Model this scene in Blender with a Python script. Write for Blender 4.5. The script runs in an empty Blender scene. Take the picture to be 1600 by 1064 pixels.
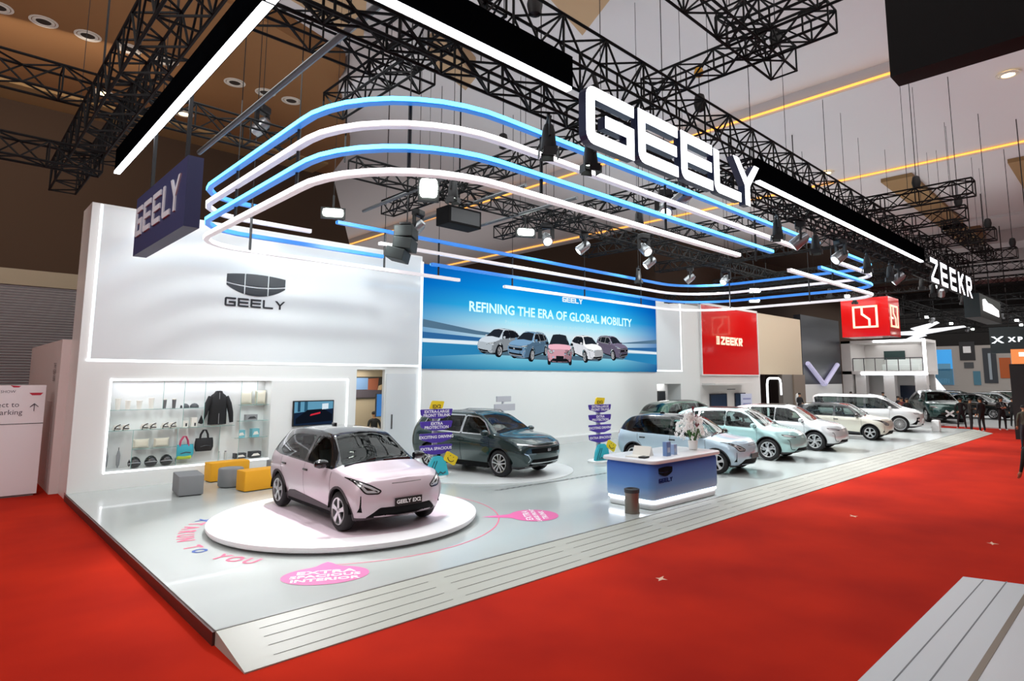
import bpy, bmesh, math, random
import numpy as np
from mathutils import Vector, Matrix
from mathutils.bvhtree import BVHTree

random.seed(7)
D = bpy.data
SC = bpy.context.scene
COL = SC.collection
PI = math.pi

# ---------------------------------------------------------------- camera
EYE = 2.85
cam_d = D.cameras.new('camera')
cam_d.sensor_fit = 'HORIZONTAL'
cam_d.sensor_width = 36.0
cam_d.lens = 950.69 / 1600 * 36.0
cam_d.shift_x = -(820.1 - 800) / 1600
cam_d.shift_y = (474.1 - 532) / 1600
cam_d.clip_end = 400
cam = D.objects.new('camera', cam_d)
COL.objects.link(cam)
yaw, pitch, roll = 0.76527, 0.12062, -0.00303
fw = Vector((math.sin(yaw) * math.cos(pitch), math.cos(yaw) * math.cos(pitch), math.sin(pitch)))
rt = Vector((math.cos(yaw), -math.sin(yaw), 0))
up = rt.cross(fw)
c_, s_ = math.cos(roll), math.sin(roll)
rt2 = c_ * rt - s_ * up
up2 = s_ * rt + c_ * up
cam.matrix_world = Matrix(((rt2.x, up2.x, -fw.x, 0), (rt2.y, up2.y, -fw.y, 0), (rt2.z, up2.z, -fw.z, EYE), (0, 0, 0, 1)))
SC.camera = cam

# ---------------------------------------------------------------- world, view, large lights
SC.view_settings.view_transform = 'Standard'
SC.view_settings.look = 'None'
SC.view_settings.gamma = 1
SC.view_settings.use_curve_mapping = False
SC.view_settings.exposure = 0.0
W_ = D.worlds.new('hall_air')
SC.world = W_
W_.use_nodes = True
W_.node_tree.nodes['Background'].inputs[0].default_value = (0.80, 0.84, 0.90, 1)
W_.node_tree.nodes['Background'].inputs[1].default_value = 0.26

def light(name, kind, loc, to, energy, col=(1, 1, 1), size=1.0, size_y=None, spot=60, blend=0.5):
    l = D.lights.new(name, kind)
    l.energy = energy
    l.color = col
    if kind == 'AREA':
        l.shape = 'RECTANGLE' if size_y else 'SQUARE'
        l.size = size
        if size_y: l.size_y = size_y
    else:
        l.shadow_soft_size = size
    if kind == 'SPOT':
        l.spot_size = math.radians(spot)
        l.spot_blend = blend
    o = D.objects.new(name, l)
    COL.objects.link(o)
    o.location = loc
    o.rotation_euler = (Vector(to) - Vector(loc)).to_track_quat('-Z', 'Y').to_euler()
    return o

# the rigs of stage lamps over the booth (washed from its trusses)
light('booth_wash', 'AREA', (9, 11.8, 8.4), (9, 12.6, 0), 620, (0.94, 1.0, 1.0), 12, 7)
light('booth_wash', 'AREA', (23, 11.5, 8.4), (23, 11.5, 0), 980, (0.94, 1.0, 1.0), 16, 7)
light('booth_wash', 'AREA', (40, 12, 8.4), (40, 12, 0), 1200, (1.0, 0.98, 0.96), 14, 9)
light('booth_wash', 'AREA', (68, 8, 10), (68, 8, 0), 3000, (1.0, 0.98, 0.96), 30, 24)
# upward fills added for the ceiling, then house light and fills over the aisle
light('ceiling_fill', 'AREA', (16, 9, 8.9), (16, 9, 13), 1500, (0.95, 0.99, 1.0), 44, 26)
light('ceiling_fill', 'AREA', (20, 40, 7.5), (20, 40, 13), 900, (1.0, 0.97, 0.95), 20, 30)
light('aisle_wash', 'AREA', (14, 1.0, 11.5), (14, 1.0, 0), 620, (1.0, 0.95, 0.90), 22, 8)
light('aisle_wash', 'AREA', (-3, 9, 11.5), (1, 15, 2.5), 1300, (1.0, 0.96, 0.93), 6, 14)  # added fill that brightens the navy sign and the wall end
light('aisle_wash', 'AREA', (0, 20, 11.0), (1, 27, 7), 420, (1.0, 0.9, 0.8), 8, 3)  # added fill that lifts the dark brown end wall
# stage spots on the cars
light('stage_spot', 'SPOT', (6.6, 14.6, 7.2), (5.9, 11.0, 0.5), 2500, (1.0, 0.985, 0.99), 0.06, spot=58, blend=0.5)
light('stage_spot', 'SPOT', (4.6, 8.2, 7.0), (5.5, 10.6, 0.9), 700, (1.0, 0.97, 0.98), 0.15, spot=60, blend=0.6)
light('stage_spot', 'SPOT', (11.2, 15.5, 7.2), (11.6, 13.6, 0.3), 2200, (1, 1, 1), 0.07, spot=60, blend=0.5)
for sx_ in (17.5, 21.0, 25.0, 30.5, 36.0):
    light('stage_spot', 'SPOT', (sx_ - 0.6, 14.2, 7.2), (sx_, 9.6, 0.3), 3600, (1, 1, 1), 0.06, spot=62, blend=0.5)
for wx_ in (4.5, 8.0, 15.0, 20.0, 25.0):
    light('wall_spot', 'SPOT', (wx_, 13.2, 7.3), (wx_ + 0.4, 17.7, 4.6), 520, (0.95, 1.0, 1.0), 0.2, spot=80, blend=0.9)
light('balcony_fill', 'AREA', (54.2, 14.7, 5.55), (54.2, 14.7, 3), 60, (1, 1, 1), 5, 3)  # unseen fill added to brighten the balcony interior
light('stand_lamp', 'AREA', (56, 6, 7.5), (60, 11, 1.5), 420, (1, 1, 1), 10, 4)
# ---------------------------------------------------------------- materials
MATS = {}
def hexc(h):
    v = [int(h[i:i + 2], 16) / 255 for i in (0, 2, 4)]
    return tuple(c / 12.92 if c <= 0.04045 else ((c + 0.055) / 1.055) ** 2.4 for c in v)

def mat(name, col, rough=0.5, metal=0.0, emit=0.0, ecol=None, coat=0.0, spec=0.5, noise=None, alpha=1.0):
    if name in MATS: return MATS[name]
    if isinstance(col, str): col = hexc(col)
    m = D.materials.new(name)
    m.use_nodes = True
    nt = m.node_tree
    b = nt.nodes['Principled BSDF']
    b.inputs['Base Color'].default_value = (*col, 1)
    b.inputs['Roughness'].default_value = rough
    b.inputs['Metallic'].default_value = metal
    b.inputs['Coat Weight'].default_value = coat
    b.inputs['Coat Roughness'].default_value = 0.04
    b.inputs['Specular IOR Level'].default_value = spec
    b.inputs['Alpha'].default_value = alpha
    if emit:
        if isinstance(ecol, str): ecol = hexc(ecol)
        b.inputs['Emission Color'].default_value = (*(ecol or col), 1)
        b.inputs['Emission Strength'].default_value = emit
    if noise:
        sc, amt = noise
        tc = nt.nodes.new('ShaderNodeTexCoord')
        n = nt.nodes.new('ShaderNodeTexNoise')
        n.inputs['Scale'].default_value = sc
        n.inputs['Detail'].default_value = 4
        mp = nt.nodes.new('ShaderNodeMapRange')
        mp.inputs[3].default_value = 1 - amt
        mp.inputs[4].default_value = 1 + amt
        mx = nt.nodes.new('ShaderNodeMix')
        mx.data_type = 'RGBA'
        mx.blend_type = 'MULTIPLY'
        mx.inputs[0].default_value = 1
        mx.inputs[6].default_value = (*col, 1)
        nt.links.new(tc.outputs['Object'], n.inputs['Vector'])
        nt.links.new(n.outputs['Fac'], mp.inputs[0])
        nt.links.new(mp.outputs[0], mx.inputs[7])
        nt.links.new(mx.outputs[2], b.inputs['Base Color'])
    MATS[name] = m
    return m

def glass_mat(name, tint, gloss=(1, 1, 1), ior=1.45, rough=0.02):
    if name in MATS: return MATS[name]
    m = D.materials.new(name)
    m.use_nodes = True
    nt = m.node_tree
    nt.nodes.clear()
    out = nt.nodes.new('ShaderNodeOutputMaterial')
    mx = nt.nodes.new('ShaderNodeMixShader')
    fr = nt.nodes.new('ShaderNodeFresnel')
    fr.inputs[0].default_value = ior
    tr = nt.nodes.new('ShaderNodeBsdfTransparent')
    tr.inputs[0].default_value = (*tint, 1)
    gl = nt.nodes.new('ShaderNodeBsdfGlossy')
    gl.inputs[0].default_value = (*gloss, 1)
    gl.inputs[1].default_value = rough
    nt.links.new(fr.outputs[0], mx.inputs[0])
    nt.links.new(tr.outputs[0], mx.inputs[1])
    nt.links.new(gl.outputs[0], mx.inputs[2])
    nt.links.new(mx.outputs[0], out.inputs[0])
    MATS[name] = m
    return m

# ---------------------------------------------------------------- objects
def tag(o, label, cat, group=None, kind=None):
    if label: o['label'] = label
    if cat: o['category'] = cat
    if group: o['group'] = group
    if kind: o['kind'] = kind
    return o

def empty(name, loc=(0, 0, 0), rz=0.0, label=None, cat=None, group=None):
    o = D.objects.new(name, None)
    o.empty_display_size = 0.1
    COL.objects.link(o)
    o.location = loc
    o.rotation_euler = (0, 0, rz)
    return tag(o, label, cat, group)

class MB:
    """collects faces; build() links them as one mesh object"""
    def __init__(s):
        s.v, s.f, s.mi = [], [], []
        s.m = 0
    def add(s, vs, fs, xf=None):
        o = len(s.v)
        s.v += [tuple(xf @ Vector(p)) for p in vs] if xf else [tuple(p) for p in vs]
        s.f += [tuple(i + o for i in f) for f in fs]
        s.mi += [s.m] * len(fs)
        return s
    def box(s, c, d, rz=0.0, xf=None):
        x, y, z = d[0] / 2, d[1] / 2, d[2] / 2
        vs = [(-x, -y, -z), (x, -y, -z), (x, y, -z), (-x, y, -z), (-x, -y, z), (x, -y, z), (x, y, z), (-x, y, z)]
        M_ = Matrix.Translation(c) @ Matrix.Rotation(rz, 4, 'Z')
        if xf: M_ = xf @ M_
        return s.add(vs, [(0, 3, 2, 1), (4, 5, 6, 7), (0, 1, 5, 4), (1, 2, 6, 5), (2, 3, 7, 6), (3, 0, 4, 7)], M_)
    def b2(s, a, b):
        return s.box([(a[i] + b[i]) / 2 for i in range(3)], [abs(b[i] - a[i]) for i in range(3)])
    def rbox(s, c, d, r, n=3, rz=0.0, xf=None):
        """box with rounded vertical edges and softened top"""
        x, y = d[0] / 2, d[1] / 2
        r = min(r, x * .98, y * .98)
        def ring(k, z):
            out = []
            for (cx, cy, a0) in ((x - r, y - r, 0), (-x + r, y - r, PI / 2), (-x + r, -y + r, PI), (x - r, -y + r, 1.5 * PI)):
                for i in range(n + 1):
                    a = a0 + PI / 2 * i / n
                    out.append((cx + (r - k) * math.cos(a), cy + (r - k) * math.sin(a), z))
            return out
        e = min(r * .5, d[2] * .3)
        rings = [ring(e, -d[2] / 2), ring(e * .3, -d[2] / 2 + e * .3), ring(0, -d[2] / 2 + e), ring(0, d[2] / 2 - e), ring(e * .3, d[2] / 2 - e * .3), ring(e, d[2] / 2)]
        N = len(rings[0])
        vs = sum(rings, [])
        fs = [tuple(range(N))[::-1], tuple(range(5 * N, 6 * N))]
        for k in range(5):
            for i in range(N):
                j = (i + 1) % N
                fs.append((k * N + i, k * N + j, (k + 1) * N + j, (k + 1) * N + i))
        M_ = Matrix.Translation(c) @ Matrix.Rotation(rz, 4, 'Z')
        if xf: M_ = xf @ M_
        return s.add(vs, fs, M_)
    def bar(s, a, b, w, h=None, n=4):
        """square (n=4) or round bar from a to b"""
        a, b = Vector(a), Vector(b)
        d = b - a
        if d.length < 1e-6: return s
        z = d.normalized()
        ref = Vector((0, 0, 1)) if abs(z.z) < .95 else Vector((1, 0, 0))
        x = z.cross(ref).normalized()
        y = x.cross(z)
        h = h or w
        vs = []
        off = PI / 4 if n == 4 else 0
        k = math.sqrt(2) if n == 4 else 1
        for p in (a, b):
            for i in range(n):
                t = off + 2 * PI * i / n
                vs.append(p + x * (w / 2 * k * math.cos(t)) + y * (h / 2 * k * math.sin(t)))
        fs = [(i, (i + 1) % n, n + (i + 1) % n, n + i) for i in range(n)]
        fs += [tuple(range(n))[::-1], tuple(range(n, 2 * n))]
        return s.add(vs, fs)
    def tube(s, pts, r, n=8, closed=False):
        pts = [Vector(p) for p in pts]
        L = len(pts)
        vs = []
        px = None
        for i, p in enumerate(pts):
            a = pts[(i - 1) % L] if (i or closed) else p
            b = pts[(i + 1) % L] if (i < L - 1 or closed) else p
            z = (b - a).normalized()
            if px is None:
                ref = Vector((0, 0, 1)) if abs(z.z) < .9 else Vector((1, 0, 0))
                x = z.cross(ref).normalized()
            else:
                x = (px - z * px.dot(z)).normalized()
            px = x
            y = z.cross(x)
            rr = r[i] if isinstance(r, (list, tuple)) else r
            for k in range(n):
                t = 2 * PI * k / n
                vs.append(p + x * rr * math.cos(t) + y * rr * math.sin(t))
        fs = []
        for i in range(L if closed else L - 1):
            j = (i + 1) % L
            for k in range(n):
                q = (k + 1) % n
                fs.append((i * n + k, i * n + q, j * n + q, j * n + k))
        if not closed:
            fs += [tuple(range(n))[::-1], tuple(range((L - 1) * n, L * n))]
        return s.add(vs, fs)
    def lathe(s, prof, n=24, xf=None, cap=True):
        vs, fs = [], []
        for (r, z) in prof:
            for k in range(n):
                t = 2 * PI * k / n
                vs.append((r * math.cos(t), r * math.sin(t), z))
        for i in range(len(prof) - 1):
            for k in range(n):
                q = (k + 1) % n
                fs.append((i * n + k, i * n + q, (i + 1) * n + q, (i + 1) * n + k))
        if cap:
            fs += [tuple(range(n))[::-1], tuple(range((len(prof) - 1) * n, len(prof) * n))]
        return s.add(vs, fs, xf)
    def prism(s, poly, t, xf=None, back=True):
        """extrude a 2-D outline (x, y) from z=0 to z=t"""
        n = len(poly)
        area = sum(poly[i][0] * poly[(i + 1) % n][1] - poly[(i + 1) % n][0] * poly[i][1] for i in range(n))
        if area < 0: poly = poly[::-1]
        vs = [(p[0], p[1], 0) for p in poly] + [(p[0], p[1], t) for p in poly]
        fs = [tuple(range(n, 2 * n))] + ([tuple(range(n))[::-1]] if back else [])
        fs += [(i, (i + 1) % n, n + (i + 1) % n, n + i) for i in range(n)]
        return s.add(vs, fs, xf)
    def flat(s, poly, xf=None):
        return s.add([(p[0], p[1], 0) for p in poly], [tuple(range(len(poly)))], xf)
    def build(s, name, m, parent=None, smooth=False, bevel=0.0):
        me = D.meshes.new(name)
        me.from_pydata(s.v, [], s.f)
        for x in (m if isinstance(m, (list, tuple)) else [m]): me.materials.append(x)
        if isinstance(m, (list, tuple)): me.polygons.foreach_set('material_index', s.mi)
        if smooth:
            me.polygons.foreach_set('use_smooth', [True] * len(s.f))
            me.set_sharp_from_angle(angle=smooth if smooth is not True else math.radians(40))
        me.update()
        o = D.objects.new(name, me)
        COL.objects.link(o)
        if parent: o.parent = parent
        if bevel:
            bv = o.modifiers.new('soft', 'BEVEL')
            bv.width = bevel
            bv.segments = 2
            bv.limit_method = 'ANGLE'
        return o

def struct(o):
    o['kind'] = 'structure'
    return o

def copy_tree(o, parent=None, swap=None):
    c = o.copy()
    COL.objects.link(c)
    if parent is not None: c.parent = parent
    if swap and o.type == 'MESH' and any(m and m.name in swap for m in o.data.materials):
        c.data = o.data.copy()
        for i, m in enumerate(c.data.materials):
            if m and m.name in swap: c.data.materials[i] = swap[m.name]
    for ch in list(KIDS.get(o.name, [])) or [x for x in o.children]: copy_tree(ch, c, swap)
    return c
KIDS = {}

def XF(loc, ex, ey):
    """matrix whose local x runs along ex and y along ey (z = outward normal)"""
    ex, ey = Vector(ex).normalized(), Vector(ey).normalized()
    ez = ex.cross(ey)
    return Matrix(((ex.x, ey.x, ez.x, loc[0]), (ex.y, ey.y, ez.y, loc[1]), (ex.z, ey.z, ez.z, loc[2]), (0, 0, 0, 1)))
FRONT = lambda x, y, z: XF((x, y, z), (1, 0, 0), (0, 0, 1))       # faces -y
SIDE = lambda x, y, z: XF((x, y, z), (0, -1, 0), (0, 0, 1))       # faces -x

_tc = {}
def text_mesh(txt, size, bold=0.0, space=1.0, width=1.0):
    k = (txt, size, bold, space, width)
    if k in _tc: return _tc[k]
    cu = D.curves.new('lettering', 'FONT')
    cu.body = txt
    cu.size = size
    cu.align_x = 'CENTER'
    cu.align_y = 'CENTER'
    cu.space_character = space
    cu.offset = bold
    cu.resolution_u = 2
    o = D.objects.new('lettering', cu)
    COL.objects.link(o)
    dg = bpy.context.evaluated_depsgraph_get()
    me = D.meshes.new_from_object(o.evaluated_get(dg))
    vs = [(v.co.x * width, v.co.y, v.co.z) for v in me.vertices]
    fs = [tuple(p.vertices) for p in me.polygons]
    D.objects.remove(o)
    D.curves.remove(cu)
    D.meshes.remove(me)
    _tc[k] = (vs, fs)
    return vs, fs
def text(mb, txt, size, xf, **kw):
    vs, fs = text_mesh(txt, size, **kw)
    return mb.add(vs, fs, xf)

# wide squared capitals, drawn as outlines in a 1 x 1 cell
def bez(c, r, a0, a1, n=4):
    return [(c[0] + r * math.cos(a0 + (a1 - a0) * i / n), c[1] + r * math.sin(a0 + (a1 - a0) * i / n)) for i in range(n + 1)]
def glyph(ch, w=1.0, h=1.0, t=0.2):
    ti = t
    if ch == 'G':
        r = t * .9
        o = [(w, h)] + bez((r, h - r), r, PI / 2, PI) + bez((r, r), r, PI, 1.5 * PI)
        o += [(w, 0), (w, .58 * h), (.38 * w, .58 * h), (.38 * w, .58 * h - t), (w - t, .58 * h - t), (w - t, t), (t, t), (t, h - t), (w, h - t)]
        return [o]
    if ch == 'E':
        r = t * .9
        o = [(w, h), (0, h)] + bez((r, r), r, PI, 1.5 * PI)
        o += [(w, 0), (w, t), (t, t), (t, (h - t) / 2), (w * .97, (h - t) / 2), (w * .97, (h + t) / 2), (t, (h + t) / 2), (t, h - t), (w, h - t)]
        return [o]
    if ch == 'L':
        r = t * .9
        return [[(0, h)] + bez((r, r), r, PI, 1.5 * PI) + [(w, 0), (w, t), (t, t), (t, h)]]
    if ch == 'Y':
        k = t * 1.12
        m = .44 * h
        return [[(0, h), (w / 2 - t / 2, m), (w / 2 - t / 2, 0), (w / 2 + t / 2, 0), (w / 2 + t / 2, m), (w, h), (w - k, h), (w / 2, m + t * .85), (k, h)]]
    if ch == 'Z':
        k = t * 1.25
        return [[(0, h), (w, h), (w, h - t), (k, t), (w, t), (w, 0), (0, 0), (0, t), (w - k, h - t), (0, h - t)]]
    if ch == 'K':
        return [[(0, 0), (0, h), (t, h), (t, .58 * h), (w - t * 1.3, h), (w, h), (.5 * w, .55 * h), (w, 0), (w - t * 1.3, 0), (.36 * w, .44 * h), (t, .3 * h), (t, 0)]]
    if ch == 'R':
        q = .36 * h
        bx = lambda a, b, c, d: [(a, b), (c, b), (c, d), (a, d)]
        return [bx(0, 0, t, h), bx(t, h - t, w * .8, h), bx(t, q, w * .8, q + t), [(w * .8, q), (w, q + .18 * h), (w, h - .18 * h), (w * .8, h), (w * .8, h - t), (w - t, h - t * 1.2), (w - t, q + t * 1.2), (w * .8, q + t)],
                [(.35 * w, q), (w - t * 1.2, 0), (w, 0), (.35 * w + t * 1.3, q)]]
    return []
# ---------------------------------------------------------------- cars
def pchip(xs, ys, x):
    xs, ys = np.asarray(xs, float), np.asarray(ys, float)
    h = np.diff(xs)
    dl = np.diff(ys) / h
    d = np.zeros_like(ys)
    for i in range(1, len(xs) - 1):
        if dl[i - 1] * dl[i] > 0:
            w1, w2 = 2 * h[i] + h[i - 1], h[i] + 2 * h[i - 1]
            d[i] = (w1 + w2) / (w1 / dl[i - 1] + w2 / dl[i])
    d[0], d[-1] = dl[0], dl[-1]
    k = np.clip(np.searchsorted(xs, x, 'right') - 1, 0, len(xs) - 2)
    t = (x - xs[k]) / h[k]
    return (ys[k] * (1 + 2 * t) * (1 - t) ** 2 + d[k] * h[k] * t * (1 - t) ** 2 + ys[k + 1] * t * t * (3 - 2 * t) + d[k + 1] * h[k] * t * t * (t - 1))

def catmull(P, n):
    """centripetal-ish curve through P, n samples per span"""
    out = []
    for i in range(len(P) - 1):
        p0 = P[i - 1] if i else 2 * P[0] - P[1]
        p1, p2 = P[i], P[i + 1]
        p3 = P[i + 2] if i + 2 < len(P) else 2 * P[-1] - P[-2]
        a = np.linalg.norm(p2 - p1) + 1e-9
        m1 = (p2 - p0) / (np.linalg.norm(p2 - p1) + np.linalg.norm(p1 - p0) + 1e-9) * a
        m2 = (p3 - p1) / (np.linalg.norm(p3 - p2) + np.linalg.norm(p2 - p1) + 1e-9) * a
        for k in range(n):
            t = k / n
            out.append(p1 * (1 + 2 * t) * (1 - t) ** 2 + m1 * t * (1 - t) ** 2 + p2 * t * t * (3 - 2 * t) + m2 * t * t * (t - 1))
    out.append(P[-1])
    return out

def car_shell(S):
    """half sections at stations -> closed, mirrored bmesh of the outer skin"""
    st = np.array(S['st'], float)          # x, zb, yr, yw, zw, ys, zs, ye, ze, zt
    x0, x1 = st[0, 0], st[-1, 0]
    xs = np.unique(np.concatenate([np.linspace(x0, x1, S.get('nx', 64)), x1 - np.array([.02, .05, .09, .15]), x0 + np.array([.02, .05, .09, .15])]))
    cols = [pchip(st[:, 0], st[:, c], xs) for c in range(1, 10)]
    bf, br, pw = S['bow_f'], S['bow_r'], 2.4
    Wm = st[:, 3].max()
    L2f, L2r = x1, x0
    def bow(x, y):
        f = max(0.0, (x - S.get('bow_f0', x1 - .95)) / (x1 - S.get('bow_f0', x1 - .95)))
        r = max(0.0, (S.get('bow_r0', x0 + .6) - x) / (S.get('bow_r0', x0 + .6) - x0))
        k = (abs(y) / Wm) ** pw
        return -bf * f ** 1.6 * k + br * r ** 1.6 * k
    zf = np.array(S['nose'], float)        # z, dx
    zr = np.array(S['tail'], float)
    def face(x, z):
        f = max(0.0, (x - (x1 - .38)) / .38) ** 1.3
        r = max(0.0, ((x0 + .38) - x) / .38) ** 1.3
        return f * float(np.interp(z, zf[:, 0], zf[:, 1])) + r * float(np.interp(z, zr[:, 0], zr[:, 1]))
    n = 4
    rows = []
    for i, x in enumerate(xs):
        zb, yr, yw, zw, ys, zs, ye, ze, zt = [c[i] for c in cols]
        P = [np.array(p) for p in ((0, zb), (yr * .5, zb), (yr - .04, zb), (yr, zb + .07), (yw, zw), (ys, zs), (ye, ze), (ye * .82, ze + (zt - ze) * .42), (ye * .45, ze + (zt - ze) * .86), (0, zt))]
        c = catmull(P, n)
        rows.append([(x + bow(x, p[0]) + face(x, p[1]), p[0], p[1]) for p in c])
    N = len(rows[0])
    bm = bmesh.new()
    V = [[bm.verts.new(p) for p in r] for r in rows]
    for i in range(len(V) - 1):
        for j in range(N - 1):
            bm.faces.new((V[i][j], V[i][j + 1], V[i + 1][j + 1], V[i + 1][j]))
    for end in (0, -1):                    # nose and tail faces
        r, x = V[end], xs[end]
        K = 8
        grid = [r]
        for k in range(1, K + 1):
            t = 1 - k / K
            g = []
            for v in r:
                y, z = v.co.y * t, v.co.z
                g.append(bm.verts.new((x + bow(x, y) + face(x, z) + (1 if end else -1) * .02 * (1 - t * t), y, z)))
            grid.append(g)
        for k in range(K):
            for j in range(N - 1):
                q = (grid[k][j], grid[k + 1][j], grid[k + 1][j + 1], grid[k][j + 1])
                bm.faces.new(q if end else q[::-1])
    mir = bmesh.ops.duplicate(bm, geom=bm.verts[:] + bm.edges[:] + bm.faces[:])
    nv = [g for g in mir['geom'] if isinstance(g, bmesh.types.BMVert)]
    for v in nv: v.co.y = -v.co.y
    bmesh.ops.reverse_faces(bm, faces=[g for g in mir['geom'] if isinstance(g, bmesh.types.BMFace)])
    bmesh.ops.remove_doubles(bm, verts=bm.verts, dist=1e-4)
    bmesh.ops.dissolve_degenerate(bm, dist=1e-5, edges=bm.edges)
    bmesh.ops.recalc_face_normals(bm, faces=bm.faces)
    return bm

def in_poly(p, poly):
    x, y = p
    r = False
    j = len(poly) - 1
    for i in range(len(poly)):
        a, b = poly[i], poly[j]
        if (a[1] > y) != (b[1] > y) and x < (b[0] - a[0]) * (y - a[1]) / (b[1] - a[1]) + a[0]: r = not r
        j = i
    return r

def cut(bm, lay, pid, poly, axis, test, only=(0,)):
    """cut the skin along an outline (projected along axis) and mark what lies inside with pid"""
    A = {'x': (1, 2), 'y': (0, 2), 'z': (0, 1)}[axis]
    lo = [min(p[k] for p in poly) - .02 for k in (0, 1)]
    hi = [max(p[k] for p in poly) + .02 for k in (0, 1)]
    def near():
        out = []
        for f in bm.faces:
            if f[lay] not in only or not test(f.calc_center_median(), f.normal): continue
            a = [v.co[A[0]] for v in f.verts]
            b = [v.co[A[1]] for v in f.verts]
            if max(a) > lo[0] and min(a) < hi[0] and max(b) > lo[1] and min(b) < hi[1]: out.append(f)
        return out
    n = len(poly)
    for i in range(n):
        p, q = poly[i], poly[(i + 1) % n]
        co, no = Vector((0, 0, 0)), Vector((0, 0, 0))
        co[A[0]], co[A[1]] = p
        no[A[0]], no[A[1]] = q[1] - p[1], -(q[0] - p[0])
        fs = []
        mg = .03
        for f in near():
            a = [v.co[A[0]] for v in f.verts]
            b = [v.co[A[1]] for v in f.verts]
            if max(a) > min(p[0], q[0]) - mg and min(a) < max(p[0], q[0]) + mg and max(b) > min(p[1], q[1]) - mg and min(b) < max(p[1], q[1]) + mg: fs.append(f)
        geom = list({e for f in fs for e in f.edges} | {v for f in fs for v in f.verts}) + fs
        bmesh.ops.bisect_plane(bm, geom=geom, dist=1e-5, plane_co=co, plane_no=no.normalized())
    for f in near():
        c = f.calc_center_median()
        if in_poly((c[A[0]], c[A[1]]), poly): f[lay] = pid

def circle(cx, cz, r, n=28):
    return [(cx + r * math.cos(2 * PI * i / n), cz + r * math.sin(2 * PI * i / n)) for i in range(n)]

def shrink(poly, d):
    """inset a convex-ish outline towards its middle by d"""
    n = len(poly)
    ar = sum(poly[i][0] * poly[(i + 1) % n][1] - poly[(i + 1) % n][0] * poly[i][1] for i in range(n))
    sg = 1 if ar > 0 else -1
    out = []
    for i in range(n):
        p0, p1, p2 = [Vector(poly[(i + k) % n]) for k in (-1, 0, 1)]
        a, b = (p1 - p0).normalized(), (p2 - p1).normalized()
        na, nb = Vector((-a.y, a.x)) * sg, Vector((-b.y, b.x)) * sg
        m = (na + nb)
        m = m / max(m.dot(na), .35)
        out.append(tuple(p1 + m * d))
    return out

def rounded(poly, r, n=3):
    """round the corners of an outline"""
    out = []
    N = len(poly)
    for i in range(N):
        p0, p1, p2 = [Vector(poly[(i + k) % N]) for k in (-1, 0, 1)]
        a, b = p0 - p1, p2 - p1
        d = min(r, a.length * .45, b.length * .45)
        A, B = p1 + a.normalized() * d, p1 + b.normalized() * d
        for k in range(n + 1):
            t = k / n
            out.append(tuple(A * (1 - t) ** 2 + p1 * 2 * t * (1 - t) + B * t * t))
    return out

def wheel_parts(R, W, rim, style, root, pos, side, M_, tire=None):
    """tyre > rim; wheel axis along y, outer face towards side"""
    Mx = Matrix.Translation(pos) @ Matrix.Rotation(-side * PI / 2, 4, 'X')
    t = MB()
    w = W / 2
    t.lathe([(rim - .01, -w + .01), (rim + .02, -w), (R - .035, -w + .004), (R - .008, -w + .03), (R, -w + .06), (R, w - .06), (R - .008, w - .03), (R - .035, w - .004), (rim + .02, w), (rim - .01, w - .012)], 32, cap=False)
    o = t.build('wheel', M_['tyre'], root, smooth=True)
    o.matrix_local = Mx
    r = MB()
    r.m = 0
    r.lathe([(rim, w - .008), (rim - .004, w + .004), (rim - .022, w - .002), (rim - .03, w - .05), (rim - .05, -w + .02)], 32, cap=False)
    r.m = 1
    r.lathe([(rim - .03, w - .085), (.02, w - .085)], 24, cap=False)
    r.lathe([(rim * .62, w - .075), (rim * .62, w - .07), (.05, w - .07)], 24, cap=False)
    r.m = 0
    k5 = {'five': 5, 'twin': 5, 'turbine': 5, 'multi': 24}[style]
    for k in range(k5):
        a = 2 * PI * k / k5 + PI / 2
        X = Matrix.Rotation(a, 4, 'Z')
        if style == 'five':
            r.m = 0
            r.prism([(.045, -.03), (rim * .55, -.03), (rim - .018, -.05), (rim - .018, .05), (rim * .55, .03), (.045, .03)], .03, X @ Matrix.Translation((0, 0, w - .035)))
            r.prism([(rim * .80, -.06), (rim - .018, -.085), (rim - .018, .085), (rim * .80, .06)], .024, X @ Matrix.Translation((0, 0, w - .036)))
        elif style == 'twin':
            r.m = 0
            for s in (-1, 1):
                r.prism([(.03, s * .008), (rim - .018, s * .035), (rim - .018, s * .078), (.05, s * .042)], .03, X @ Matrix.Translation((0, 0, w - .035)))
        elif style == 'turbine':
            r.m = 0
            r.prism([(.03, -.035), (rim * .6, -.03), (rim - .018, -.09), (rim - .018, -.02), (rim * .65, .03), (.05, .04)], .03, X @ Matrix.Translation((0, 0, w - .035)))
            r.prism([(rim * .35, .05), (rim - .018, .035), (rim - .018, .085), (rim * .4, .075)], .025, X @ Matrix.Translation((0, 0, w - .035)))
        else:
            r.m = 0
            r.prism([(.07, -.007), (rim - .018, -.013), (rim - .018, .013), (.07, .007)], .02, X @ Matrix.Translation((0, 0, w - .03)))
    r.m = 0
    r.lathe([(.06, w - .05), (.06, w - .012), (.045, w - .002), (.0, w)], 16, cap=False)
    ro = r.build('rim', [M_['rim'], M_['dark']], o, smooth=True)
    return o

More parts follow.
